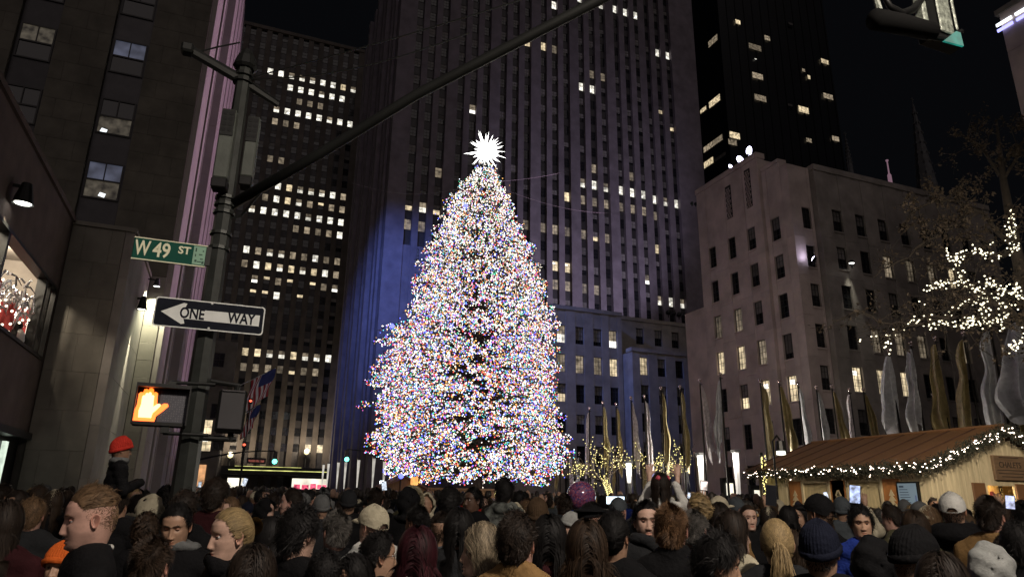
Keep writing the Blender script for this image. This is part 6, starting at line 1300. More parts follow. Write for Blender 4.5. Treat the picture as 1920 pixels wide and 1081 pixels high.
        if style == 'pony':
            N2 = n // 3; x = tie + r.normal(size=(N2, 3)) * .012; d = np.array([0, -.40, -.55]) + r.normal(size=(N2, 3)) * .17; path = [x]; ti2 = np.clip(r.normal(1.05, .3, N2), .4, 1.9); Kp = 10; ln = r.uniform(.13, .21, N2)
            for k in range(1, Kp): d /= np.linalg.norm(d, axis=-1)[..., None]; x = x + d * (ln / (Kp - 1))[:, None]; d = d * .8 + down * .35 + r.normal(size=d.shape) * .08; path.append(x)
            ribbons(np.array(path), .0017, ti2)
        else:
            N2 = n // 3; ph = r.uniform(0, 6.28, N2); el_ = r.uniform(-1.4, 1.4, N2); path = []; ti2 = np.clip(r.normal(1.0, .3, N2), .4, 1.9)
            for k in range(8): b_ = ph + k * .35; path.append(tie + np.array([0, -.012, .0]) + np.stack([.040 * np.cos(el_) * np.cos(b_), .034 * np.sin(el_) + 0 * b_, .040 * np.cos(el_) * np.sin(b_)], -1))
            ribbons(np.array(path), .004, ti2)
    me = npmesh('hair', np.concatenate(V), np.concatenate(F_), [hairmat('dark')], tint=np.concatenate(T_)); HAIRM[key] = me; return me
# ---- clothes
def cloth(n, c, sheen=.0, rough=.85, bs=45): return mat('cloth_' + n, c, rough, var=.22, vscale=7, bump=.35, bscale=bs, spec=.12, sheen=sheen)
CC = {'black': (.007, .007, .008), 'charcoal': (.019, .020, .022), 'navy': (.009, .011, .022), 'grey': (.12, .125, .125), 'ltgrey': (.30, .31, .30), 'cream': (.45, .41, .30), 'white': (.55, .55, .52), 'tan': (.24, .145, .06), 'olive': (.075, .07, .04), 'brown': (.06, .038, .022), 'maroon': (.032, .008, .010), 'blue': (.014, .032, .20), 'orange': (.55, .11, .02), 'red': (.42, .03, .02), 'green': (.05, .06, .045), 'slate': (.06, .07, .078)}
for k_, c_ in CC.items(): cloth(k_, c_)
mat('cloth_camo', (.11, .12, .11), .9, var=.95, vscale=11, bump=.3, bscale=40)
COATM = {}
def coat_mesh(arms='down', hood=False, puffy=False, collar=0.0, slim=1.0, h=.021, legs=False, seed=0, scarf=False):
    key = (arms, hood, puffy, collar, slim, h, legs, seed, scarf)
    if key in COATM: return COATM[key]
    r = np.random.default_rng(seed)
    def f(P):
        x, y, z = P[..., 0], P[..., 1], P[..., 2]
        d = ell(P, (0, -.005, 1.20), (.205 * slim, .135, .30)); d = smin(d, ell(P, (0, 0, .92), (.20 * slim, .14, .26)), .08); d = smin(d, cap(P, (-.10, -.015, 1.44), (.10, -.015, 1.44), .068), .06)
        for s_ in (-1, 1):
            d = smin(d, cap(P, (s_ * .08, -.015, 1.45), (s_ * .195 * slim, -.01, 1.395), .060, .070), .05)
            up = arms == 'both' or (arms == 'R' and s_ > 0) or (arms == 'L' and s_ < 0)
            if up: E, Wr = (s_ * .29, .17, 1.42), (s_ * .17, .30, 1.70)
            elif arms == 'phone': E, Wr = (s_ * .25, .05, 1.13), (s_ * .07, .28, 1.24)
            else: E, Wr = (s_ * .275 * slim, -.03, 1.13), (s_ * .25 * slim, .10, .90)
            S_ = (s_ * .195 * slim, -.01, 1.385); d = smin(d, cap(P, S_, E, .068, .056), .035); d = smin(d, cap(P, E, Wr, .057, .047), .03)
        nk = np.sqrt((x / 1.05) ** 2 + (y + .015) ** 2); ringd = np.sqrt((nk - .066) ** 2 + ((z - 1.485 - .25 * collar * .1) / (1 + collar * 2.2)) ** 2) - .020; d = smin(d, ringd, .02)
        if scarf: d = smin(d, np.sqrt((nk - .085) ** 2 + ((z - 1.50) / 1.2) ** 2) - .040, .02)
        if hood: d = smin(d, ell(P, (0, -.125, 1.455), (.125, .075, .085)), .04); d = smin(d, np.sqrt((np.sqrt((x / 1.2) ** 2 + (y + .05) ** 2) - .10) ** 2 + (z - 1.49 - y * .15) ** 2) - .032, .03)
        if legs:
            for s_ in (-1, 1): d = smin(d, cap(P, (s_ * .09, 0, .85), (s_ * .10, 0, .08), .095, .06), .03); d = smin(d, cap(P, (s_ * .10, .0, .05), (s_ * .11, .13, .04), .05, .045), .03)
        wr = .0055 * np.sin(17 * z + 9 * x + seed) * np.sin(23 * y + 11 * z) + .004 * np.sin(41 * z + 30 * y - 13 * x); d = d + wr
        if puffy: d = d - .012 * np.abs(np.sin(z * 34 + 2 * y)) ** .6
        return d
    top = 1.80 if arms in ('both', 'R', 'L') else 1.62
    V, F_ = surface_net(f, (-.42, -.30, -.03 if legs else .62), (.42, .40, top), h); COATM[key] = npmesh('coat', V, F_, [MATS['cloth_black']]); return COATM[key]
_tr = None
def legs_mesh():
    global _tr
    if _tr is None:
        def f(P):
            d = ell(P, (0, 0, .90), (.165, .115, .17))
            for s_ in (-1, 1): d = smin(d, cap(P, (s_ * .085, 0, .86), (s_ * .095, .01, .48), .088, .066), .03); d = smin(d, cap(P, (s_ * .095, .01, .48), (s_ * .10, -.02, .10), .066, .055), .02)
            return d
        V, F_ = surface_net(f, (-.3, -.25, .03), (.3, .25, 1.1), .03); a = npmesh('trousers', V, F_, [MATS['cloth_navy']])
        def g(P): return np.minimum(cap(P, (-.10, -.04, .05), (-.115, .12, .04), .05, .042), cap(P, (.10, -.04, .05), (.115, .12, .04), .05, .042))
        V, F_ = surface_net(g, (-.2, -.12, -.03), (.2, .2, .14), .022); _tr = (a, npmesh('shoes', V, F_, [BLACK]))
    return _tr
def hand_geo(s_, ctr, phone=True):
    """a hand closed round a phone: palm, four unequal bent fingers, thumb from the side of the palm"""
    def f(P):
        Q = P.copy(); Q[..., 0] = Q[..., 0] * s_
        d = ell(Q, (0, 0, 0), (.040, .017, .046)); d = smin(d, cap(Q, (0, -.005, -.03), (0, -.02, -.11), .026, .028), .02)
        for k, (x0, L) in enumerate(((-.030, .062), (-.010, .072), (.010, .068), (.029, .054))):
            a = np.array([x0, 0, .036]); b_ = a + np.array([x0 * .2, .012, L * .45]); c = b_ + np.array([-.002, .022, L * .28]); e = c + np.array([-.002, .018, L * .05]); d = smin(d, cap(Q, a, b_, .0095, .0088), .006); d = smin(d, cap(Q, b_, c, .0088, .008), .004); d = smin(d, cap(Q, c, e, .008, .007), .004)
        a = np.array([-.036, .004, -.012]); b_ = np.array([-.058, .018, .012]); c = np.array([-.058, .036, .034]); d = smin(d, cap(Q, a, b_, .0125, .0105), .01); d = smin(d, cap(Q, b_, c, .0105, .0085), .004); return d
    V, F_ = surface_net(f, (-.085, -.06, -.15), (.085, .085, .125), .0065); return V + np.array(ctr), F_
# ---- headwear (head coordinates)
HATM = {}
def shell(zmin_f, thick, mats, zoff=0, ribs=0, top=0.0, squash=1.0):
    zz = np.concatenate([np.arange(-.12, .09, .004), [.094, .1, .106, .111, .115, .1175, .119]]); th = np.linspace(-math.pi, math.pi, 121)[:-1]; TH, Z = np.meshgrid(th, zz); P = loft(TH, Z); c = np.array([0, -.01, 0]); q = P - c; q[..., 2] *= .8; q /= np.linalg.norm(q, axis=-1)[..., None]
    t_ = thick + (.0025 * np.sin(TH * ribs) if ribs else 0); Q = P + q * (t_[..., None] if ribs else t_); Q[..., 2] += top * np.clip((Z - .02) / .1, 0, 1) ** 1.5; n0, n1 = TH.shape; ii, jj = np.meshgrid(np.arange(n0 - 1), np.arange(n1), indexing='ij'); j2 = (jj + 1) % n1; f = np.stack([ii * n1 + jj, ii * n1 + j2, (ii + 1) * n1 + j2, (ii + 1) * n1 + jj], -1).reshape(-1, 4); zm = zmin_f(TH); k = (Z >= zm).ravel()[f].all(1); return Q.reshape(-1, 3), f[k][:, ::-1]
def hat(kind):
    """list of (part name, mesh) for a hat kind"""
    if kind in HATM: return HATM[kind]
    out = []
    if kind.startswith('beanie'):
        V, F_ = shell(lambda t: .035 - .075 * (1 - np.cos(t)) / 2, .017, None, ribs=36, top=.018); out.append(('beanie', npmesh('beanie', V, F_, [MATS['cloth_black']])))
        th = np.linspace(-math.pi, math.pi, 49)[:-1]; vs, fs = [], []
        for j, (dz, o) in enumerate(((0, .018), (.004, .026), (.030, .026), (.036, .018))):
            zb = .028 - .075 * (1 - np.cos(th)) / 2 + dz; P = loft(th, zb); q = P.copy(); q[:, 2] = 0; q /= np.linalg.norm(q, axis=-1)[:, None]; vs.append(P + q * (o + .0015 * np.sin(th * 36))[:, None])
        n1 = len(th); V = np.concatenate(vs); F_ = np.array([(i * n1 + k, i * n1 + (k + 1) % n1, (i + 1) * n1 + (k + 1) % n1, (i + 1) * n1 + k) for i in range(3) for k in range(n1)]); out.append(('cuff', npmesh('cuff', V, F_, [MATS['cloth_black']])))
        if kind == 'beanie_pom':
            r = np.random.default_rng(3); d = r.normal(size=(900, 3)); d /= np.linalg.norm(d, axis=1)[:, None]; w_ = np.cross(d, r.normal(size=d.shape)); w_ /= np.linalg.norm(w_, axis=1)[:, None]; c = np.array([0, -.02, .185]); V = np.stack([c - w_ * .004 + d * .01, c + w_ * .004 + d * .01, c + d * .045 + w_ * .004, c + d * .045 - w_ * .004], 1).reshape(-1, 3); out.append(('pompom', npmesh('pompom', V, np.arange(len(V)).reshape(-1, 4), [MATS['cloth_black']])))
    elif kind.startswith('cap'):
        V, F_ = shell(lambda t: .042 - .062 * (1 - np.cos(t)) / 2, .016, None, top=.008)
        keep = np.ones(len(F_), bool)
        if True:
            c = V[F_].mean(1); hole = (c[:, 1] < -.06) & ((c[:, 0] / .036) ** 2 + ((c[:, 2] + .012) / .032) ** 2 < 1) & (c[:, 2] > -.012); keep = ~hole
        out.append(('crown', npmesh('crown', V, F_[keep], [MATS['cloth_black']])))
        vs = []; n1 = 17
        for j, (rr_, dz) in enumerate(((0, 0), (.03, .002), (.06, -.004), (.078, -.012), (.076, -.016), (.058, -.009), (.02, -.004), (0, -.004))):
            for k in range(n1):
                a = -1.25 + 2.5 * k / (n1 - 1); P = loft(np.array(a), np.array(.046)); e = 1 - (abs(a) / 1.25) ** 2.4; vs.append((P[0] * 1.16, P[1] * 1.10 + .012 + rr_ * e, .046 + dz - .016 * (abs(a) / 1.25) ** 2 + .0))
        F_ = np.array([(i * n1 + k, i * n1 + k + 1, (i + 1) * n1 + k + 1, (i + 1) * n1 + k) for i in range(7) for k in range(n1 - 1)]); out.append(('visor', npmesh('visor', np.array(vs), F_, [MATS['cloth_black']])))
        m = MB(); m.lathe([(.006, .118), (.008, .142), (.001, .144)], 8, (0, -.005, 0)); out.append(('button', m.mesh('button', [MATS['cloth_black']], True)))
    elif kind == 'beret':
        V, F_ = shell(lambda t: .045 - .04 * (1 - np.cos(t)) / 2, .020, None); V = V.copy(); k = np.clip((V[:, 2] - .05) / .05, 0, 1); bulge = np.sin(k * math.pi) * .35; V[:, 0] *= 1 + bulge; V[:, 1] *= 1 + bulge; V[:, 2] -= .012 * k; V[:, 1] -= .01 * k; out.append(('beret', npmesh('beret', V, F_, [MATS['cloth_black']])))
    elif kind in ('hood', 'furhood'):
        def f(P):
            x, y, z = P[..., 0], P[..., 1], P[..., 2]; o = ell(P, (0, -.03, .005), (.125, .150, .165)); i = ell(P, (0, -.005, 0), (.103, .14, .142)); d = np.maximum(o, -i); d = np.maximum(d, y - .07 - .25 * (z < -2)); d = smin(d, np.sqrt((np.sqrt(x ** 2 / 1.1 + (y + .02) ** 2) - .10) ** 2 + (z + .16) ** 2) - .034, .03); d += .009 * np.sin(x * 26 + z * 31) * np.sin(y * 28 + z * 22) + .004 * np.sin(x * 61 - z * 43); return d
        V, F_ = surface_net(f, (-.2, -.24, -.24), (.2, .14, .2), .014); out.append(('hood', npmesh('hood', V, F_, [MATS['cloth_black']])))
        if kind == 'furhood':
            r = np.random.default_rng(6); a = r.uniform(-.3, 2 * math.pi / 2 + .3, 2600); c = np.stack([.118 * np.cos(a), .066 + r.normal(size=len(a)) * .012, .150 * np.sin(a) - .0], -1); d = r.normal(size=c.shape) + c * np.array([6, 0, 6]); d /= np.linalg.norm(d, axis=1)[:, None]; w_ = np.cross(d, r.normal(size=d.shape)); w_ /= np.linalg.norm(w_, axis=1)[:, None]; V = np.stack([c - w_ * .003, c + w_ * .003, c + d * .045 + w_ * .001, c + d * .045 - w_ * .001], 1).reshape(-1, 3); out.append(('fur_trim', npmesh('fur_trim', V, np.arange(len(V)).reshape(-1, 4), [MATS['cloth_cream']])))
    HATM[kind] = out; return out
FURM = mat('fur_trim', (.42, .37, .25), .95, var=.3); GLF = mat('spectacle_frame', (.02, .018, .016), .3, .5)
BODYM = {}
PLACED = []
def person(label, px, top, H, face, skin_='fair', hair='short', hc='dark', coat='black', hat_=None, hatc='black', fem=0, beard=0, kid=0, pitch=0, tilt=0, turn=0, arms='down', hood=False, hoodc=None, puffy=False, collar=0, slim=1.0, glasses=False, zlift=0.0, D=None, smile=0, seed=0, closed=.35, scarf=None, group=None, nose=1.0, hn=2600, tee=None):
    hs = 1.0
    free_D = D is None; D = 3.0 if free_D else D; s_ = 1.0
    for _ in range(30):
        q = dist(px, top, D); a_, b_, _z = proj(q); c_, d_, _z = proj((q[0], q[1], q[2] - .238)); s_ = .93 * H / math.hypot(c_ - a_, d_ - b_)
        if not free_D: break
        # the ground a person stands on fixes the distance
        D *= ((q[2] - gz(q[0], q[1]) - zlift) / (1.754 * s_)) ** .6
    x, y = q[0], q[1]; az = math.atan2(x, y); zfeet = q[2] - 1.754 * s_ * (1 if not kid else 1 + .238 * .22 * 0)
    o = empty('person', label, 'person', (x, y, zfeet), group, -(az + rad(face))); o.scale = (s_, s_, s_)
    br = np.array(HCOL[hc]) ; brow = tuple(np.clip(br / np.array([.5, .32, .25]) * 1.6, .10, .8))
    extra = None; ph = []
    if arms in ('R', 'L', 'both'):
        extra = []
        for sd in ((1,) if arms == 'R' else (-1,) if arms == 'L' else (-1, 1)): extra.append(hand_geo(sd, (sd * .155, .325, 1.80)))
    key = (fem, beard, brow, pitch, tilt, turn, smile, arms if extra else 0, nose, closed)
    if key not in BODYM: BODYM[key] = head_mesh('person_body', fem, True, beard, brow, pitch, tilt, turn, smile, extra, nose, closed)
    bo = link('body', BODYM[key], o, [SKINS[skin_], EYEW, IRIS])
    hm = Matrix.Translation((0, 0, 1.635)) @ Matrix.Translation(PIV) @ head_rot(pitch, tilt, turn).to_4x4() @ Matrix.Translation(-Vector(PIV))
    if kid:
        pass
    if hat_ and hair in ('crop', 'short', 'mop', 'comb', 'curly'): hair = 'buzz'
    if hair not in ('wavy', 'pony', 'bun', 'fade'): seed_h = seed % 2
    else: seed_h = 0
    hn = {'long': 3300, 'bob': 3000, 'wavy': 3300, 'pony': 4000, 'bun': 3400}.get(hair, 3900)
    if hair: h_ = link('hair', hair_mesh(hair, seed_h, hn), o, [hairmat(hc)]); h_.matrix_local = hm
    c_ = link('coat', coat_mesh(arms, hood and not hoodc, puffy, collar, slim, .021, False, seed % 3, False), o, [MATS['cloth_' + coat]])
    if hood and hoodc:
        def f(P): 
            x_, y_, z_ = P[..., 0], P[..., 1], P[..., 2]; d = ell(P, (0, -.125, 1.46), (.125, .075, .085)); d = smin(d, np.sqrt((np.sqrt((x_ / 1.2) ** 2 + (y_ + .04) ** 2) - .098) ** 2 + (z_ - 1.50 - y_ * .15) ** 2) - .034, .03); return d + .005 * np.sin(40 * x_ + 20 * z_) * np.sin(33 * y_)
        if 'hoodlump' not in COATM: COATM['hoodlump'] = npmesh('hood', *surface_net(f, (-.25, -.3, 1.3), (.25, .2, 1.62), .016), [MATS['cloth_black']])
        link('hood', COATM['hoodlump'], o, [MATS['cloth_' + hoodc]])
    if scarf:
        if 'scarf' not in COATM:
            def f(P): x_, y_, z_ = P[..., 0], P[..., 1], P[..., 2]; return np.sqrt((np.sqrt((x_ / 1.08) ** 2 + (y_ + .012) ** 2) - .088) ** 2 + ((z_ - 1.505 - .02 * np.sin(x_ * 20)) / 1.25) ** 2) - .036 + .004 * np.sin(60 * z_ + 22 * x_)
            COATM['scarf'] = npmesh('scarf', *surface_net(f, (-.2, -.2, 1.4), (.2, .2, 1.6), .013), [MATS['cloth_black']])
        link('scarf', COATM['scarf'], o, [MATS['cloth_' + scarf]])
    if tee:
        if 'tee' not in COATM:
            def f(P): x_, y_, z_ = P[..., 0], P[..., 1], P[..., 2]; return np.sqrt((np.sqrt((x_ / 1.05) ** 2 + (y_ + .018) ** 2) - .062) ** 2 + ((z_ - 1.497 - y_ * -.18) / 1.3) ** 2) - .012
            COATM['tee'] = npmesh('tee_collar', *surface_net(f, (-.12, -.14, 1.42), (.12, .12, 1.56), .009), [MATS['cloth_white']])
        link('tee_collar', COATM['tee'], o, [MATS['cloth_' + tee]])
    if zlift < .3:
        a, b = legs_mesh(); link('trousers', a, o, [MATS['cloth_navy']]); link('shoes', b, o)
    if hat_:
        for nm, me in hat(hat_):
            p = link(nm, me, o); p.matrix_local = hm
            if nm != 'fur_trim': p.material_slots[0].link = 'OBJECT'; p.material_slots[0].material = MATS['cloth_' + hatc]
            else: p.material_slots[0].link = 'OBJECT'; p.material_slots[0].material = FURM
            if kid and nm not in (): pass
    if glasses:
        m = MB()
        for sd in (-1, 1):
            m.tube([(sd * .033 + .021 * math.cos(t), .088, .002 + .018 * math.sin(t)) for t in np.linspace(0, 6.3, 13)], .0016, 4, caps=False); m.tube([(sd * .054, .087, .006), (sd * .073, .05, .006), (sd * .079, -.015, .0)], .0016, 4)
        m.tube([(-.012, .089, .006), (0, .092, .009), (.012, .089, .006)], .0016, 4); g_ = m.build('glasses', GLF, o); g_.matrix_local = hm
    if kid:  # children carry a larger head for their height
        K_ = Matrix.Translation((0, 0, 1.52)) @ Matrix.Diagonal((.80, .80, .80, 1)) @ Matrix.Translation((0, 0, -1.52))
        for ch in o.children:
            if ch.name.split('.')[0] in ('coat', 'scarf', 'tee_collar', 'trousers', 'shoes'): ch.matrix_local = K_
    PLACED.append((x, y, D, px, top, H)); return o
def phone(label, px, py, D_, w=.075, h=.15, col=(.65, .75, 1.0), s_=1.3, face=0, roll=6, lit=True):
    q = dist(px, py, D_); az = math.atan2(q[0], q[1]); o = empty('phone', label, 'phone', q, 'phones held up over the crowd'); o.rotation_euler = (rad(-12), rad(roll), -(az + rad(face)))
    m = MB(); m.bbox(-w / 2, w / 2, -.0035, .0045, -h / 2, h / 2, .003); m.build('case', BLACK, o)
    m = MB(); m.box(-w / 2 + .004, w / 2 - .004, -.005, -.0037, -h / 2 + .006, h / 2 - .006); m.build('screen', glow('phone_screen_%.2f_%.2f' % (col[0], s_), col, s_, var=.8, vscale=22) if lit else GLASSD, o); return o
# ---- the people one can tell apart, from the corner of the street to the tree
P_ = person
P_('man with short sandy fade haircut in profile, dark jacket over white tee', 188, 914, 121, -96, 'rosy', 'fade', 'sandy', 'black', beard=.28, pitch=-10, seed=1, collar=.3, tee='white', closed=.62, nose=1.05, hn=3600)
P_('person in orange knit hat and tan coat beyond the sandy haired man', 122, 1022, 88, -150, 'tan', None, 'brown', 'tan', hat_='beanie', hatc='orange', seed=2)
P_('man with black hair looking down, black jacket with grey hood', 338, 945, 82, -165, 'tan', 'short', 'black', 'black', pitch=-16, hood=True, hoodc='grey', seed=3, closed=.75, hn=3000)
P_('blonde woman in profile with hair pulled back above a black fluffy collar', 441, 955, 104, -112, 'fair', 'bun', 'blonde', 'black', fem=1, pitch=-6, seed=4, scarf='black', closed=.5, hn=3600)
P_('man with cropped brown hair and pinkish ear below the black haired man', 292, 1012, 108, 28, 'rosy', 'crop', 'brown', 'charcoal', seed=5, collar=.3, hn=3200)
P_('person with dark hair low in front of the blonde woman', 478, 1030, 118, 5, 'tan', 'bob', 'dark', 'black', fem=1, seed=6, hn=3200)
P_('small faced girl in profile behind the low dark haired person', 519, 1024, 72, 88, 'tan', 'bob', 'black', 'black', fem=1, seed=7)
P_('man with thick black hair seen from behind with bare neck in black tee', 563, 955, 98, 46, 'fair', 'mop', 'black', 'black', slim=.92, seed=8, pitch=-8, hn=3200)
P_('dark skinned woman with glasses and earring beside the black haired man', 512, 975, 74, 62, 'dark', 'bob', 'black', 'charcoal', fem=1, glasses=True, seed=9)
P_('grey haired man with cropped hair in a wide black jacket', 632, 962, 76, -22, 'rosy', 'crop', 'grey', 'black', seed=10, collar=.3)
P_('man in cream baseball cap with white hoodie and black strap', 701, 950, 78, -42, 'fair', 'short', 'dark', 'ltgrey', hat_='cap', hatc='cream', seed=11, hood=True, hoodc='white')
P_('man with glasses and black hair turning toward the burgundy haired woman', 715, 1002, 88, 72, 'tan', 'short', 'black', 'black', glasses=True, seed=12)
P_('woman with black hair looking down at the bottom edge of the crowd', 672, 1042, 92, -140, 'tan', 'bob', 'black', 'black', fem=1, pitch=-14, seed=13)
P_('woman with long burgundy hair in a pale grey hoodie', 786, 992, 104, 12, 'fair', 'long', 'burgundy', 'ltgrey', fem=1, hood=True, hoodc='ltgrey', seed=14, hn=3600)
P_('woman with wavy blonde streaked hair looking toward the burgundy haired woman', 902, 988, 100, -92, 'fair', 'wavy', 'ash', 'black', fem=1, seed=15, collar=.3, hn=4200, closed=.45)
P_('person with a pulled down grey hood beside the cream cap', 781, 950, 62, -50, 'brown', 'crop', 'black', 'grey', hood=True, hoodc='grey', seed=16)
P_('man with short buzzed hair and big ear in slate jacket', 828, 962, 64, 14, 'tan', 'buzz', 'dark', 'slate', seed=17)
P_('person with shoulder length black hair beside the buzzed man', 862, 958, 74, 5, 'tan', 'bob', 'black', 'charcoal', fem=1, seed=18)
P_('man with dense dark brown hair seen from behind in tan coat', 970, 966, 112, 18, 'rosy', 'short', 'dark', 'tan', collar=.8, seed=19, hn=3600)
P_('woman with long black hair next to the tan coat', 1030, 970, 92, 2, 'tan', 'long', 'black', 'maroon', fem=1, seed=20, hn=3000)
P_('woman with long straight brown hair seen from behind', 1099, 980, 108, -3, 'fair', 'long', 'brown', 'brown', fem=1, seed=21, hn=4600)
P_('man with smooth black hair and visible neck in black coat', 1150, 964, 92, 22, 'tan', 'comb', 'black', 'black', seed=22, slim=.95, hn=3000)
P_('bearded man with short dark hair facing away from the tree', 1212, 943, 74, 174, 'fair', 'crop', 'black', 'charcoal', beard=.82, seed=23, scarf='charcoal', closed=.3)
P_('man with curly ginger crop seen from behind in black shawl collar coat', 1256, 950, 94, 4, 'rosy', 'crop', 'ginger', 'black', collar=.8, seed=24, hn=4200)
P_('grey haired man partly behind the ginger haired man', 1302, 960, 72, 24, 'rosy', 'crop', 'grey', 'charcoal', seed=25)
P_('man with tousled black hair and broad nose looking toward the stall', 1338, 1006, 108, 78, 'tan', 'mop', 'black', 'black', pitch=-10, seed=26, hn=3600, closed=.6)
P_('woman with long brown hair and cream coat beside the tousled man', 1374, 962, 84, 58, 'fair', 'long', 'dark', 'cream', fem=1, seed=27, hn=3000)
P_('pale faced woman looking back from among the dark heads', 1402, 948, 50, 160, 'fair', 'bun', 'brown', 'black', fem=1, seed=28)
P_('woman with blonde hair in a low ponytail in charcoal coat', 1453, 976, 92, -6, 'fair', 'pony', 'blonde', 'charcoal', fem=1, seed=29, hn=4200)
P_('person in dark navy beanie right behind the blonde ponytail', 1533, 984, 104, 10, 'tan', 'short', 'black', 'black', hat_='beanie', hatc='navy', seed=30)
P_('tall man in black baseball cap with brim toward the blonde ponytail', 1532, 930, 70, -52, 'tan', 'crop', 'black', 'black', hat_='cap', hatc='black', seed=31, collar=.3)
P_('young boy in bright blue jacket looking straight back at the street', 1612, 954, 60, 172, 'tan', 'mop', 'black', 'blue', kid=1, D=4.6, seed=32, hn=3200, closed=.25, nose=.75)
P_('person in a black hood low in front of the boy', 1636, 1020, 90, 6, 'tan', None, 'black', 'black', hat_='hood', hatc='black', seed=87)
P_('man in black knit cap with bare neck low in front of the boy', 1700, 992, 112, 48, 'tan', 'buzz', 'black', 'black', hat_='beanie', hatc='black', seed=33, pitch=-12)
P_('man in white baseball cap with strap opening above a huge black hooded jacket', 1782, 926, 66, 4, 'tan', 'crop', 'black', 'black', hat_='cap', hatc='white', puffy=True, hood=True, slim=1.1, seed=34)
P_('brown haired man in mustard tan coat near the stall window', 1853, 934, 74, 24, 'rosy', 'crop', 'dark', 'tan', collar=.4, seed=35)
P_('person in a puffy grey white hooded jacket at the bottom corner', 1856, 1030, 84, 20, 'fair', None, 'brown', 'ltgrey', hat_='hood', hatc='ltgrey', puffy=True, seed=36)
P_('person with long dark hair closest to the camera below the white cap', 1764, 1046, 128, 12, 'tan', 'bob', 'dark', 'black', fem=1, seed=37, hn=3600)
P_('person with light brown hair behind the black knit cap', 1712, 962, 64, -8, 'fair', 'bob', 'brown', 'olive', fem=1, seed=38)
P_('man in profile with quiff and olive coat before the marquee', 546, 918, 50, -78, 'rosy', 'comb', 'dark', 'olive', seed=39)
P_('person in pale grey pom pom hat behind the grey haired man', 604, 930, 44, -10, 'tan', None, 'dark', 'charcoal', hat_='beanie_pom', hatc='grey', seed=40)
P_('person in striped black beanie under the white shop front', 655, 922, 44, 0, 'tan', 'crop', 'black', 'black', hat_='beanie', hatc='charcoal', seed=41)
P_('man with brown hair standing above the cream cap', 706, 917, 44, 10, 'rosy', 'crop', 'dark', 'charcoal', seed=42)
P_('person in a cream fur trimmed hood before the timber booth', 768, 921, 46, 20, 'tan', None, 'dark', 'black', hat_='furhood', hatc='black', seed=43)
P_('person with round black hair in front of the mauve barrier', 843, 922, 46, 0, 'dark', 'afro', 'black', 'charcoal', seed=44)
P_('laughing dark skinned man turned back from the mauve barrier', 886, 916, 46, -128, 'dark', 'crop', 'black', 'black', smile=1, seed=45)
P_('big brown woolly hatted person below the round balloon', 1008, 938, 58, 8, 'fair', None, 'brown', 'brown', hat_='beanie', hatc='brown', seed=46)
P_('person in wide black beret in profile', 1112, 944, 66, 70, 'fair', 'short', 'black', 'black', hat_='beret', hatc='black', seed=47)
P_('woman in white knit hat peeking out beside the long brown hair', 1070, 964, 52, -120, 'fair', None, 'brown', 'black', fem=1, hat_='beanie', hatc='ltgrey', seed=48)
P_('woman in pale headscarf facing the street below the camouflage child', 967, 949, 40, 176, 'tan', None, 'dark', 'cream', fem=1, hat_='hood', hatc='cream', seed=49)
P_('person in a cream knitted beanie by the far corner of the stall', 1441, 954, 44, 0, 'fair', 'bob', 'dark', 'black', hat_='beanie', hatc='cream', fem=1, seed=50)
P_('person with black hair holding up a dark phone by the stall corner', 1476, 950, 46, -12, 'tan', 'long', 'black', 'black', arms='L', seed=51)
phone('dark phone held up in front of the cream stall wall', 1446, 928, 6.3, .085, .17, lit=False)
P_('person in steel blue beanie before the boarded stall windows', 1577, 935, 44, 4, 'tan', None, 'dark', 'slate', hat_='beanie', hatc='slate', seed=52)
P_('person raising a glowing phone in front of the stall shutters', 1597, 944, 40, 0, 'tan', 'crop', 'black', 'cream', arms='R', seed=53)
phone('glowing phone held high before the stall shutters', 1603, 926, 6.9, .088, .16, (.50, .62, 1.0), 1.0)
P_('person with tan sleeve reaching up with a bright phone under the flags', 1348, 946, 52, -2, 'fair', 'bob', 'dark', 'tan', arms='L', fem=1, seed=54)
phone('bright pinkish phone at the end of the raised tan sleeve', 1320, 910, 5.9, .06, .08, (1.0, .82, .75), 1.2)
P_('person in pale sleeve holding a phone beside the stall serving window', 1912, 948, 46, -8, 'tan', 'crop', 'black', 'grey', arms='L', seed=55)
phone('small glowing phone before the lit stall window', 1894, 941, 6.4, .062, .105, (.6, .66, 1.0), 1.0)
P_('woman with brown hair and bare face among heads beside the shop wing', 37, 922, 50, -150, 'tan', 'bob', 'dark', 'black', fem=1, pitch=-8, seed=56)
P_('person in a cream knit beanie behind the sandy haired man', 104, 922, 44, 10, 'fair', 'bob', 'brown', 'black', hat_='beanie', hatc='cream', fem=1, seed=57)
P_('man with tousled sandy brown hair next to the cream beanie', 66, 936, 66, 15, 'rosy', 'short', 'sandy', 'charcoal', seed=58, collar=.3)
P_('person with very dark hair in maroon coat at the crowd edge by the shop', 14, 944, 88, 20, 'tan', 'bob', 'dark', 'maroon', fem=1, seed=59)
P_('man with cropped hair by the lit shop pillar', 10, 910, 48, 60, 'tan', 'crop', 'dark', 'black', seed=60)
P_('woman with blonde brown hair behind the blonde woman', 432, 936, 52, -160, 'fair', 'bob', 'sandy', 'brown', fem=1, seed=61)
P_('person with dark brown curls directly beside the traffic pole', 408, 902, 62, 25, 'tan', 'curly', 'dark', 'maroon', seed=62)
P_('person in camouflage coat carried above the crowd', 946, 900, 46, 4, 'tan', 'mop', 'black', 'camo', kid=1, D=8.2, seed=63, zlift=.5, hood=True)
P_('person with brown hair and round cap between bearded man and girl', 1160, 935, 46, 30, 'rosy', 'crop', 'dark', 'slate', hat_='cap', hatc='slate', seed=64)
P_('person in pale blue cap near the bright phone', 1378, 934, 44, -30, 'rosy', 'crop', 'dark', 'navy', hat_='cap', hatc='slate', seed=65)
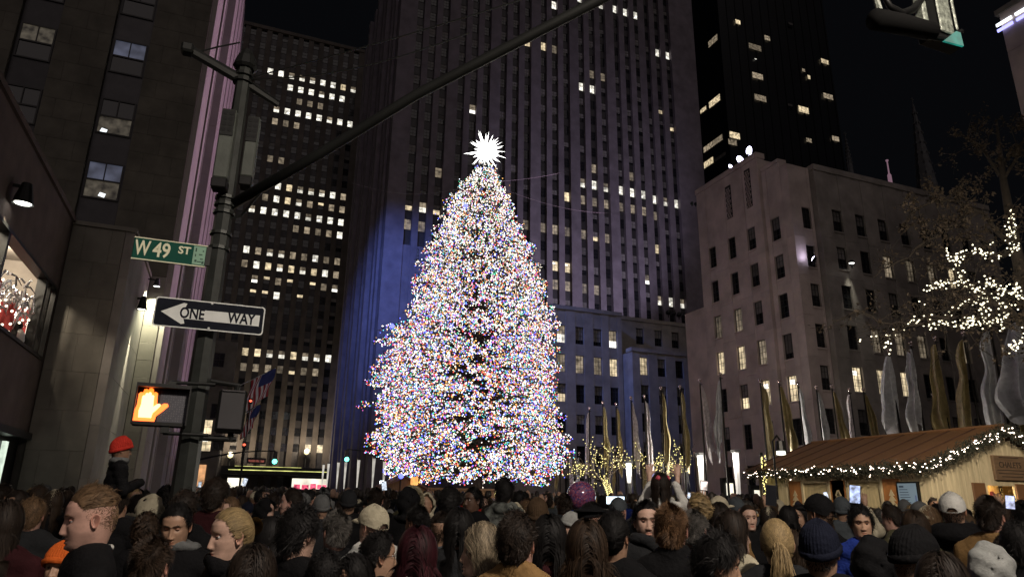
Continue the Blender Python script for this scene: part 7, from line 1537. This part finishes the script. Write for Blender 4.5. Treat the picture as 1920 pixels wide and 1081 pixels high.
P_('woman with dark hair and tanned face looking along the stall wall', 1497, 948, 46, -150, 'tan', 'long', 'black', 'black', fem=1, seed=66)
P_('man in profile with short dark hair below the menu screen', 1672, 948, 50, -70, 'rosy', 'short', 'dark', 'olive', pitch=-10, seed=67)
P_('person in grey flat cap under the menu screen', 1722, 942, 42, -60, 'rosy', 'crop', 'grey', 'charcoal', hat_='cap', hatc='grey', seed=68)
P_('woman in cream hat and coat turned to the black jacket', 1738, 952, 46, -110, 'fair', 'bob', 'sandy', 'cream', fem=1, seed=69, hat_='beanie', hatc='cream')
P_('dark haired person in black coat at the edge below the serving window', 1905, 985, 78, 8, 'tan', 'mop', 'black', 'black', seed=70)
P_('person in a camouflage green jacket below the mustard coat', 1884, 1008, 70, -12, 'tan', 'crop', 'dark', 'olive', hood=True, seed=71)
P_('person with blond brown hair beside the blonde ponytail', 1492, 1000, 68, -25, 'fair', 'bob', 'brown', 'brown', fem=1, seed=72)
P_('person with dark hair and hood in front of the phone', 1232, 1034, 92, 8, 'tan', 'short', 'dark', 'black', seed=73) if False else None
P_('man with dark hair in low shadow below the grey crop', 612, 1036, 96, 10, 'tan', 'short', 'black', 'black', seed=74)
# child in red hat on someone's shoulders
P_('child in red knit hat and black coat with grey fur hood, raised on shoulders', 232, 822, 46, 78, 'brown', 'short', 'black', 'black', hat_='beanie', hatc='red', kid=1, D=5.8, zlift=.75, glasses=True, seed=80, scarf='grey', arms='phone', puffy=True, nose=.8)
P_('adult with dark hair carrying the child in the red hat', 226, 925, 52, 30, 'tan', 'crop', 'dark', 'black', D=5.75, seed=81)
P_('girl in white jacket with dark curls raising both arms above the crowd', 1238, 890, 46, 6, 'fair', 'bob', 'dark', 'white', kid=1, D=7.0, zlift=.5, arms='both', puffy=True, seed=82, fem=1)
phone('phone lifted high by the girl in the white jacket', 1225, 893, 7.3, .11, .075, (.45, .48, 1.0), 1.1, roll=0)
q = dist(1243, 896, 6.95); bo = empty('hair_bow', 'pinkish red bow on the dark curls of the girl in white', 'bow', q); m = MB(); m.lathe([(.004, -.05), (.030, -.035), (.006, 0), (.030, .035), (.004, .05)], 8); m.v = [(z * 1.6, y, x) for x, y, z in m.v]; m.build('ribbon', mat('pink_ribbon', (.5, .06, .10), .6), bo, True)
P_('adult with dark hair carrying the girl in white', 1262, 940, 44, 10, 'tan', 'crop', 'dark', 'black', D=7.0, seed=83)
# round confetti balloon
q = dist(1090, 929, 9.0); R_ = 27 / 1340 * 9.0; bl_ = empty('balloon', 'round clear balloon full of pink and blue confetti over the crowd', 'balloon', q)
bm_ = bpy.data.materials.new('confetti_balloon'); bm_.use_nodes = True; t = bm_.node_tree; b = t.nodes['Principled BSDF']; tc_ = _n(t, 'ShaderNodeTexCoord'); vo = _n(t, 'ShaderNodeTexVoronoi', i_Scale=55.0); t.links.new(tc_.outputs['Object'], vo.inputs['Vector']); cr = _n(t, 'ShaderNodeValToRGB'); el_ = cr.color_ramp.elements
el_[0].color = (.02, .02, .06, 1); el_[1].position = .8; el_[1].color = (.42, .14, .20, 1); e2 = cr.color_ramp.elements.new(.35); e2.color = (.30, .07, .15, 1); e3 = cr.color_ramp.elements.new(.6); e3.color = (.05, .07, .22, 1); t.links.new(vo.outputs['Color'], cr.inputs['Fac']); t.links.new(cr.outputs['Color'], b.inputs['Base Color']); b.inputs['Roughness'].default_value = .12; b.inputs['Coat Weight'].default_value = .6
m = MB(); m.lathe([(R_ * math.sin(a), -R_ * math.cos(a)) for a in np.linspace(.05, math.pi - .02, 18)], 28); m.build('skin', bm_, bl_, True); m = MB(); m.tube([(0, 0, -R_), (.01, 0, -R_ - .3), (0, .02, -R_ - .7)], .004, 4); m.build('string', mat('string', (.4, .4, .4)), bl_); m = MB(); m.lathe([(.01, -R_ - .04), (.025, -R_ - .03), (.012, -R_ + .01)], 8); m.build('knot', bm_, bl_)
q = dist(1154, 938, 9.5); tb = empty('tablet', 'bright screen held low beyond the black beret', 'tablet', q); tb.rotation_euler = (rad(-8), 0, -math.atan2(q[0], q[1])); m = MB(); m.bbox(-.125, .125, -.006, .006, -.05, .06, .005); m.build('case', BLACK, tb); m = MB(); m.box(-.115, .115, -.009, -.0065, -.042, .052); m.build('screen', glow('tablet_screen', (.72, .88, 1.0), 1.7, var=.5, vscale=7), tb)

# ---- everyone else: heads between and beyond
fr = random.Random(21)
HSET = [('crop', 1), ('short', 2), ('bob', 3), ('long', 4), ('mop', 5), ('comb', 6), ('curly', 7)]
LOWB = [head_mesh('person_body', f_, False, 0, (.2, .15, .12), 0, 0, tn) for f_ in (0, 1) for tn in (-35, 0, 40)]
DARKC = ['black', 'black', 'black', 'black', 'charcoal', 'charcoal', 'navy', 'brown', 'olive', 'maroon', 'slate', 'grey', 'tan', 'black', 'ltgrey', 'cream', 'blue']
def where(px, D_):
    if D_ > 17: return 'close to the barrier' if px < 1000 else 'under the far flags'
    if px < 330: return 'beside the shop wing'
    if px < 520: return 'near the traffic pole'
    if px < 720: return 'by the marquee'
    if px < 880: return 'by the timber booth'
    if px < 1060: return 'below the big tree'
    if px < 1200: return 'around the round balloon'
    if px < 1420: return 'under the row of flags'
    if px < 1640: return 'along the boarded stall windows'
    return 'before the stall gable'
HW_ = {'black': 'black', 'dark': 'dark brown', 'brown': 'brown', 'sandy': 'sandy', 'blonde': 'blonde', 'grey': 'grey'}
SW_ = {'crop': 'cropped', 'short': 'short', 'bob': 'bobbed', 'long': 'long', 'mop': 'tousled', 'comb': 'combed', 'curly': 'curly'}
GRD = {}; USED = set()
def free(x, y, r):
    for a, b in GRD.get((int(x // 1), int(y // 1)), []) : pass
    for dx in (-1, 0, 1):
        for dy in (-1, 0, 1):
            for (a, b) in GRD.get((int(x // 1) + dx, int(y // 1) + dy), ()):
                if (a - x) ** 2 + (b - y) ** 2 < r * r: return False
    return True
for (x, y, *_) in PLACED: GRD.setdefault((int(x // 1), int(y // 1)), []).append((x, y))
def blocked(x, y):
    return (XC - .5 < x < GX1 + .3 and Y0 - .5 < y < Y1 + .4) or (abs(x - PX) < .4 and abs(y - PY) < .4) or x < -7.0 or (x < -3.6 and y > 36)
nf = 0; tries = 0; FILL = []
while nf < 205 and tries < 20000:
    tries += 1; D_ = 5.2 + 17 * fr.random() ** 1.25; px = fr.uniform(-30, 1950); q = dist(px, 938, D_); x, y = q[0], q[1]
    if blocked(x, y) or not free(x, y, .50 if D_ < 9 else .62): continue
    s_ = fr.uniform(.87, 1.0); g = gz(x, y); zt2 = g + 1.754 * s_; ppx, ppy, _z = proj((x, y, zt2)); hw_ = 1340 * .10 / D_
    bad = False
    for (ax, ay, aD, apx, atop, aH) in PLACED:
        if aD > D_ - .15 and abs(apx - ppx) < hw_ + aH * .30 and atop + aH * .9 > ppy and aD < 20: bad = True; break
    if bad: continue
    GRD.setdefault((int(x // 1), int(y // 1)), []).append((x, y)); nf += 1
    while True:
     hcx = fr.choice(['black', 'black', 'black', 'black', 'dark', 'dark', 'dark', 'brown', 'brown', 'sandy', 'blonde', 'grey']); cx = fr.choice(DARKC); hk = fr.choice(HSET); hatk = fr.random(); face = fr.gauss(0, 38) if fr.random() < .85 else fr.uniform(0, 360)
     hat_k = None
     if hatk < .29: hat_k = fr.choice(['beanie', 'beanie', 'cap', 'hood']); hcol = fr.choice(['black', 'charcoal', 'navy', 'grey', 'cream', 'brown', 'olive', 'maroon'])
     fa = abs((face + 180) % 360 - 180); fw = '' if fa < 22 else 'half turned ' if fa < 75 else 'back turned '
     if hat_k: lb = '%sperson in %s %s and %s coat %s' % (fw, hcol, {'beanie': 'knit hat', 'cap': 'cap', 'hood': 'hood'}[hat_k], cx, where(ppx, D_))
     else: lb = '%sperson with %s %s hair and %s coat %s' % (fw, SW_[hk[0]], HW_[hcx], cx, where(ppx, D_))
     if lb not in USED: USED.add(lb); break
    o = empty('person', lb, 'person', (x, y, g), 'people in the packed crowd', -(math.atan2(x, y) + rad(face))); o.scale = (s_, s_, s_)
    link('body', fr.choice(LOWB), o, [SKINS[fr.choice(['fair', 'fair', 'rosy', 'tan', 'tan', 'brown', 'dark'])], EYEW, IRIS])
    link('coat', coat_mesh('phone' if fr.random() < .2 else 'R' if (fr.random() < .06 and D_ > 7) else 'down', fr.random() < .45, fr.random() < .3, 0, 1.0, .036, True, fr.randint(0, 1)), o, [MATS['cloth_' + cx]])
    if not hat_k or (hat_k == 'beanie' and hk[0] in ('long', 'bob')):
        h_ = link('hair', hair_mesh(hk[0], hk[1], 900), o, [hairmat(hcx)]); h_.location = (0, 0, 1.635)
    if hat_k:
        for nm, me in hat(hat_k):
            p = link(nm, me, o); p.location = (0, 0, 1.635); p.material_slots[0].link = 'OBJECT'; p.material_slots[0].material = MATS['cloth_' + hcol]
    if fr.random() < .22 and 'scarf' in COATM: link('scarf', COATM['scarf'], o, [MATS['cloth_' + fr.choice(['cream', 'grey', 'maroon', 'olive', 'tan', 'navy', 'red'])]])
    if fr.random() < .10 and D_ > 10:
        ph_ = fr.uniform(1.72, 1.86); az = math.atan2(x, y); phx, phy, _ = proj((x - .3 * math.sin(az), y - .3 * math.cos(az), g + ph_)); FILL.append((phx, phy, D_ - .3, ppx, where(ppx, D_)))
for i, (phx, phy, D_, ppx, wh) in enumerate(FILL[:7]):
    phone('%s lit phone raised %s' % (['small', 'tiny', 'dim', 'pale', 'bluish', 'tilted', 'upright'][i], wh), phx, phy, D_, .075, .14, (.75, .85, 1.0), .9, roll=fr.uniform(-15, 15))
# the far part of the crowd reads as one mass
Vc, Fc, Mc = [], [], []; nb_ = 0; far_m = [MATS['cloth_black'], MATS['cloth_charcoal'], MATS['cloth_brown'], MATS['cloth_navy'], MATS['cloth_grey'], mat('far_hair', (.018, .013, .010), .6), mat('far_skin', (.34, .21, .15), .6)]
pv = []; m = MB(); m.lathe([(.06, 1.49), (.115, 1.56), (.098, 1.70), (.06, 1.76), (.01, 1.78)], 10); hv, hf = np.array(m.v), m.f; m = MB(); m.lathe([(.14, 0), (.20, .9), (.25, 1.25), (.23, 1.38), (.09, 1.48), (.06, 1.5)], 10); bv, bf = np.array(m.v), m.f; bv[:, 1] *= .62
VV, FF_, MM = [], [], []
for k in range(420):
    D_ = fr.uniform(22, 47); px = fr.uniform(330, 1560); q = dist(px, 938, D_); x, y = q[0], q[1]
    if blocked(x, y): continue
    s_ = fr.uniform(.92, 1.06); a = fr.uniform(0, 6.28); c_, sn = math.cos(a), math.sin(a); g = gz(x, y); cm = fr.choice([0, 0, 0, 1, 1, 2, 3, 4])
    for (v, f, mi) in ((bv, bf, cm), (hv, hf, 5 if fr.random() < .75 else 6)):
        b0 = len(VV); VV.extend([(x + s_ * (p[0] * c_ - p[1] * sn), y + s_ * (p[0] * sn + p[1] * c_), g + s_ * p[2]) for p in v]); FF_.extend([tuple(b0 + i for i in q_) for q_ in f]); MM.extend([mi] * len(f))
m = MB(); m.v, m.f, m.m = VV, FF_, MM; tag(m.build('crowd', far_m, None, True), kind='stuff', label='far part of the packed crowd between the stall and the tree')
# ---- unseen street lamps, added out of view to light crowd, pole and stall
lp = empty('added_lamp', 'unseen street lamp added behind the camera to light the crowd', 'street lamp', (3.2, -3.2, 0)); m = MB(); m.lathe([(.16, 0), (.15, .3), (.09, .5), (.07, 7.0)], 10); m.build('post', POLE, lp); m = MB(); m.tube([(0, 0, 6.9), (-.2, .3, 7.3), (-.7, .9, 7.45)], .04, 8); m.build('arm', POLE, lp)
m = MB(); m.bbox(-1.0, -.6, .7, 1.3, 7.36, 7.46, .03); m.build('housing', POLE_D, lp); m = MB(); m.bbox(-.95, -.65, .75, 1.25, 7.33, 7.355, .005); m.build('lamp_glass', glow('added_lamp_glass', (1.0, .82, .60), 12), lp)
spot((3.2 - .8, -3.2 + 1.0, 7.30), (3.6, 9.0, 1.4), 3300, (1.0, .87, .74), 130, .8, .25)
lq = empty('added_lamp', 'unseen street lamp added near the stall to brighten its planks and roof', 'street lamp', (9.5, 4.2, 0)); m = MB(); m.lathe([(.16, 0), (.15, .3), (.09, .5), (.07, 6.0)], 10); m.build('post', POLE, lq); m = MB(); m.tube([(0, 0, 5.9), (.3, .4, 6.3), (.7, .9, 6.45)], .04, 8); m.build('arm', POLE, lq); m = MB(); m.bbox(.55, .95, .8, 1.3, 6.36, 6.46, .03); m.build('housing', POLE_D, lq); m = MB(); m.bbox(.6, .9, .85, 1.25, 6.33, 6.355, .005); m.build('lamp_glass', MATS['added_lamp_glass'], lq)
spot((10.25, 5.25, 6.3), (18.5, 18.0, 4.2), 6200, (1.0, .85, .66), 100, .8, .25)  # added light from out of view for the stall and flags
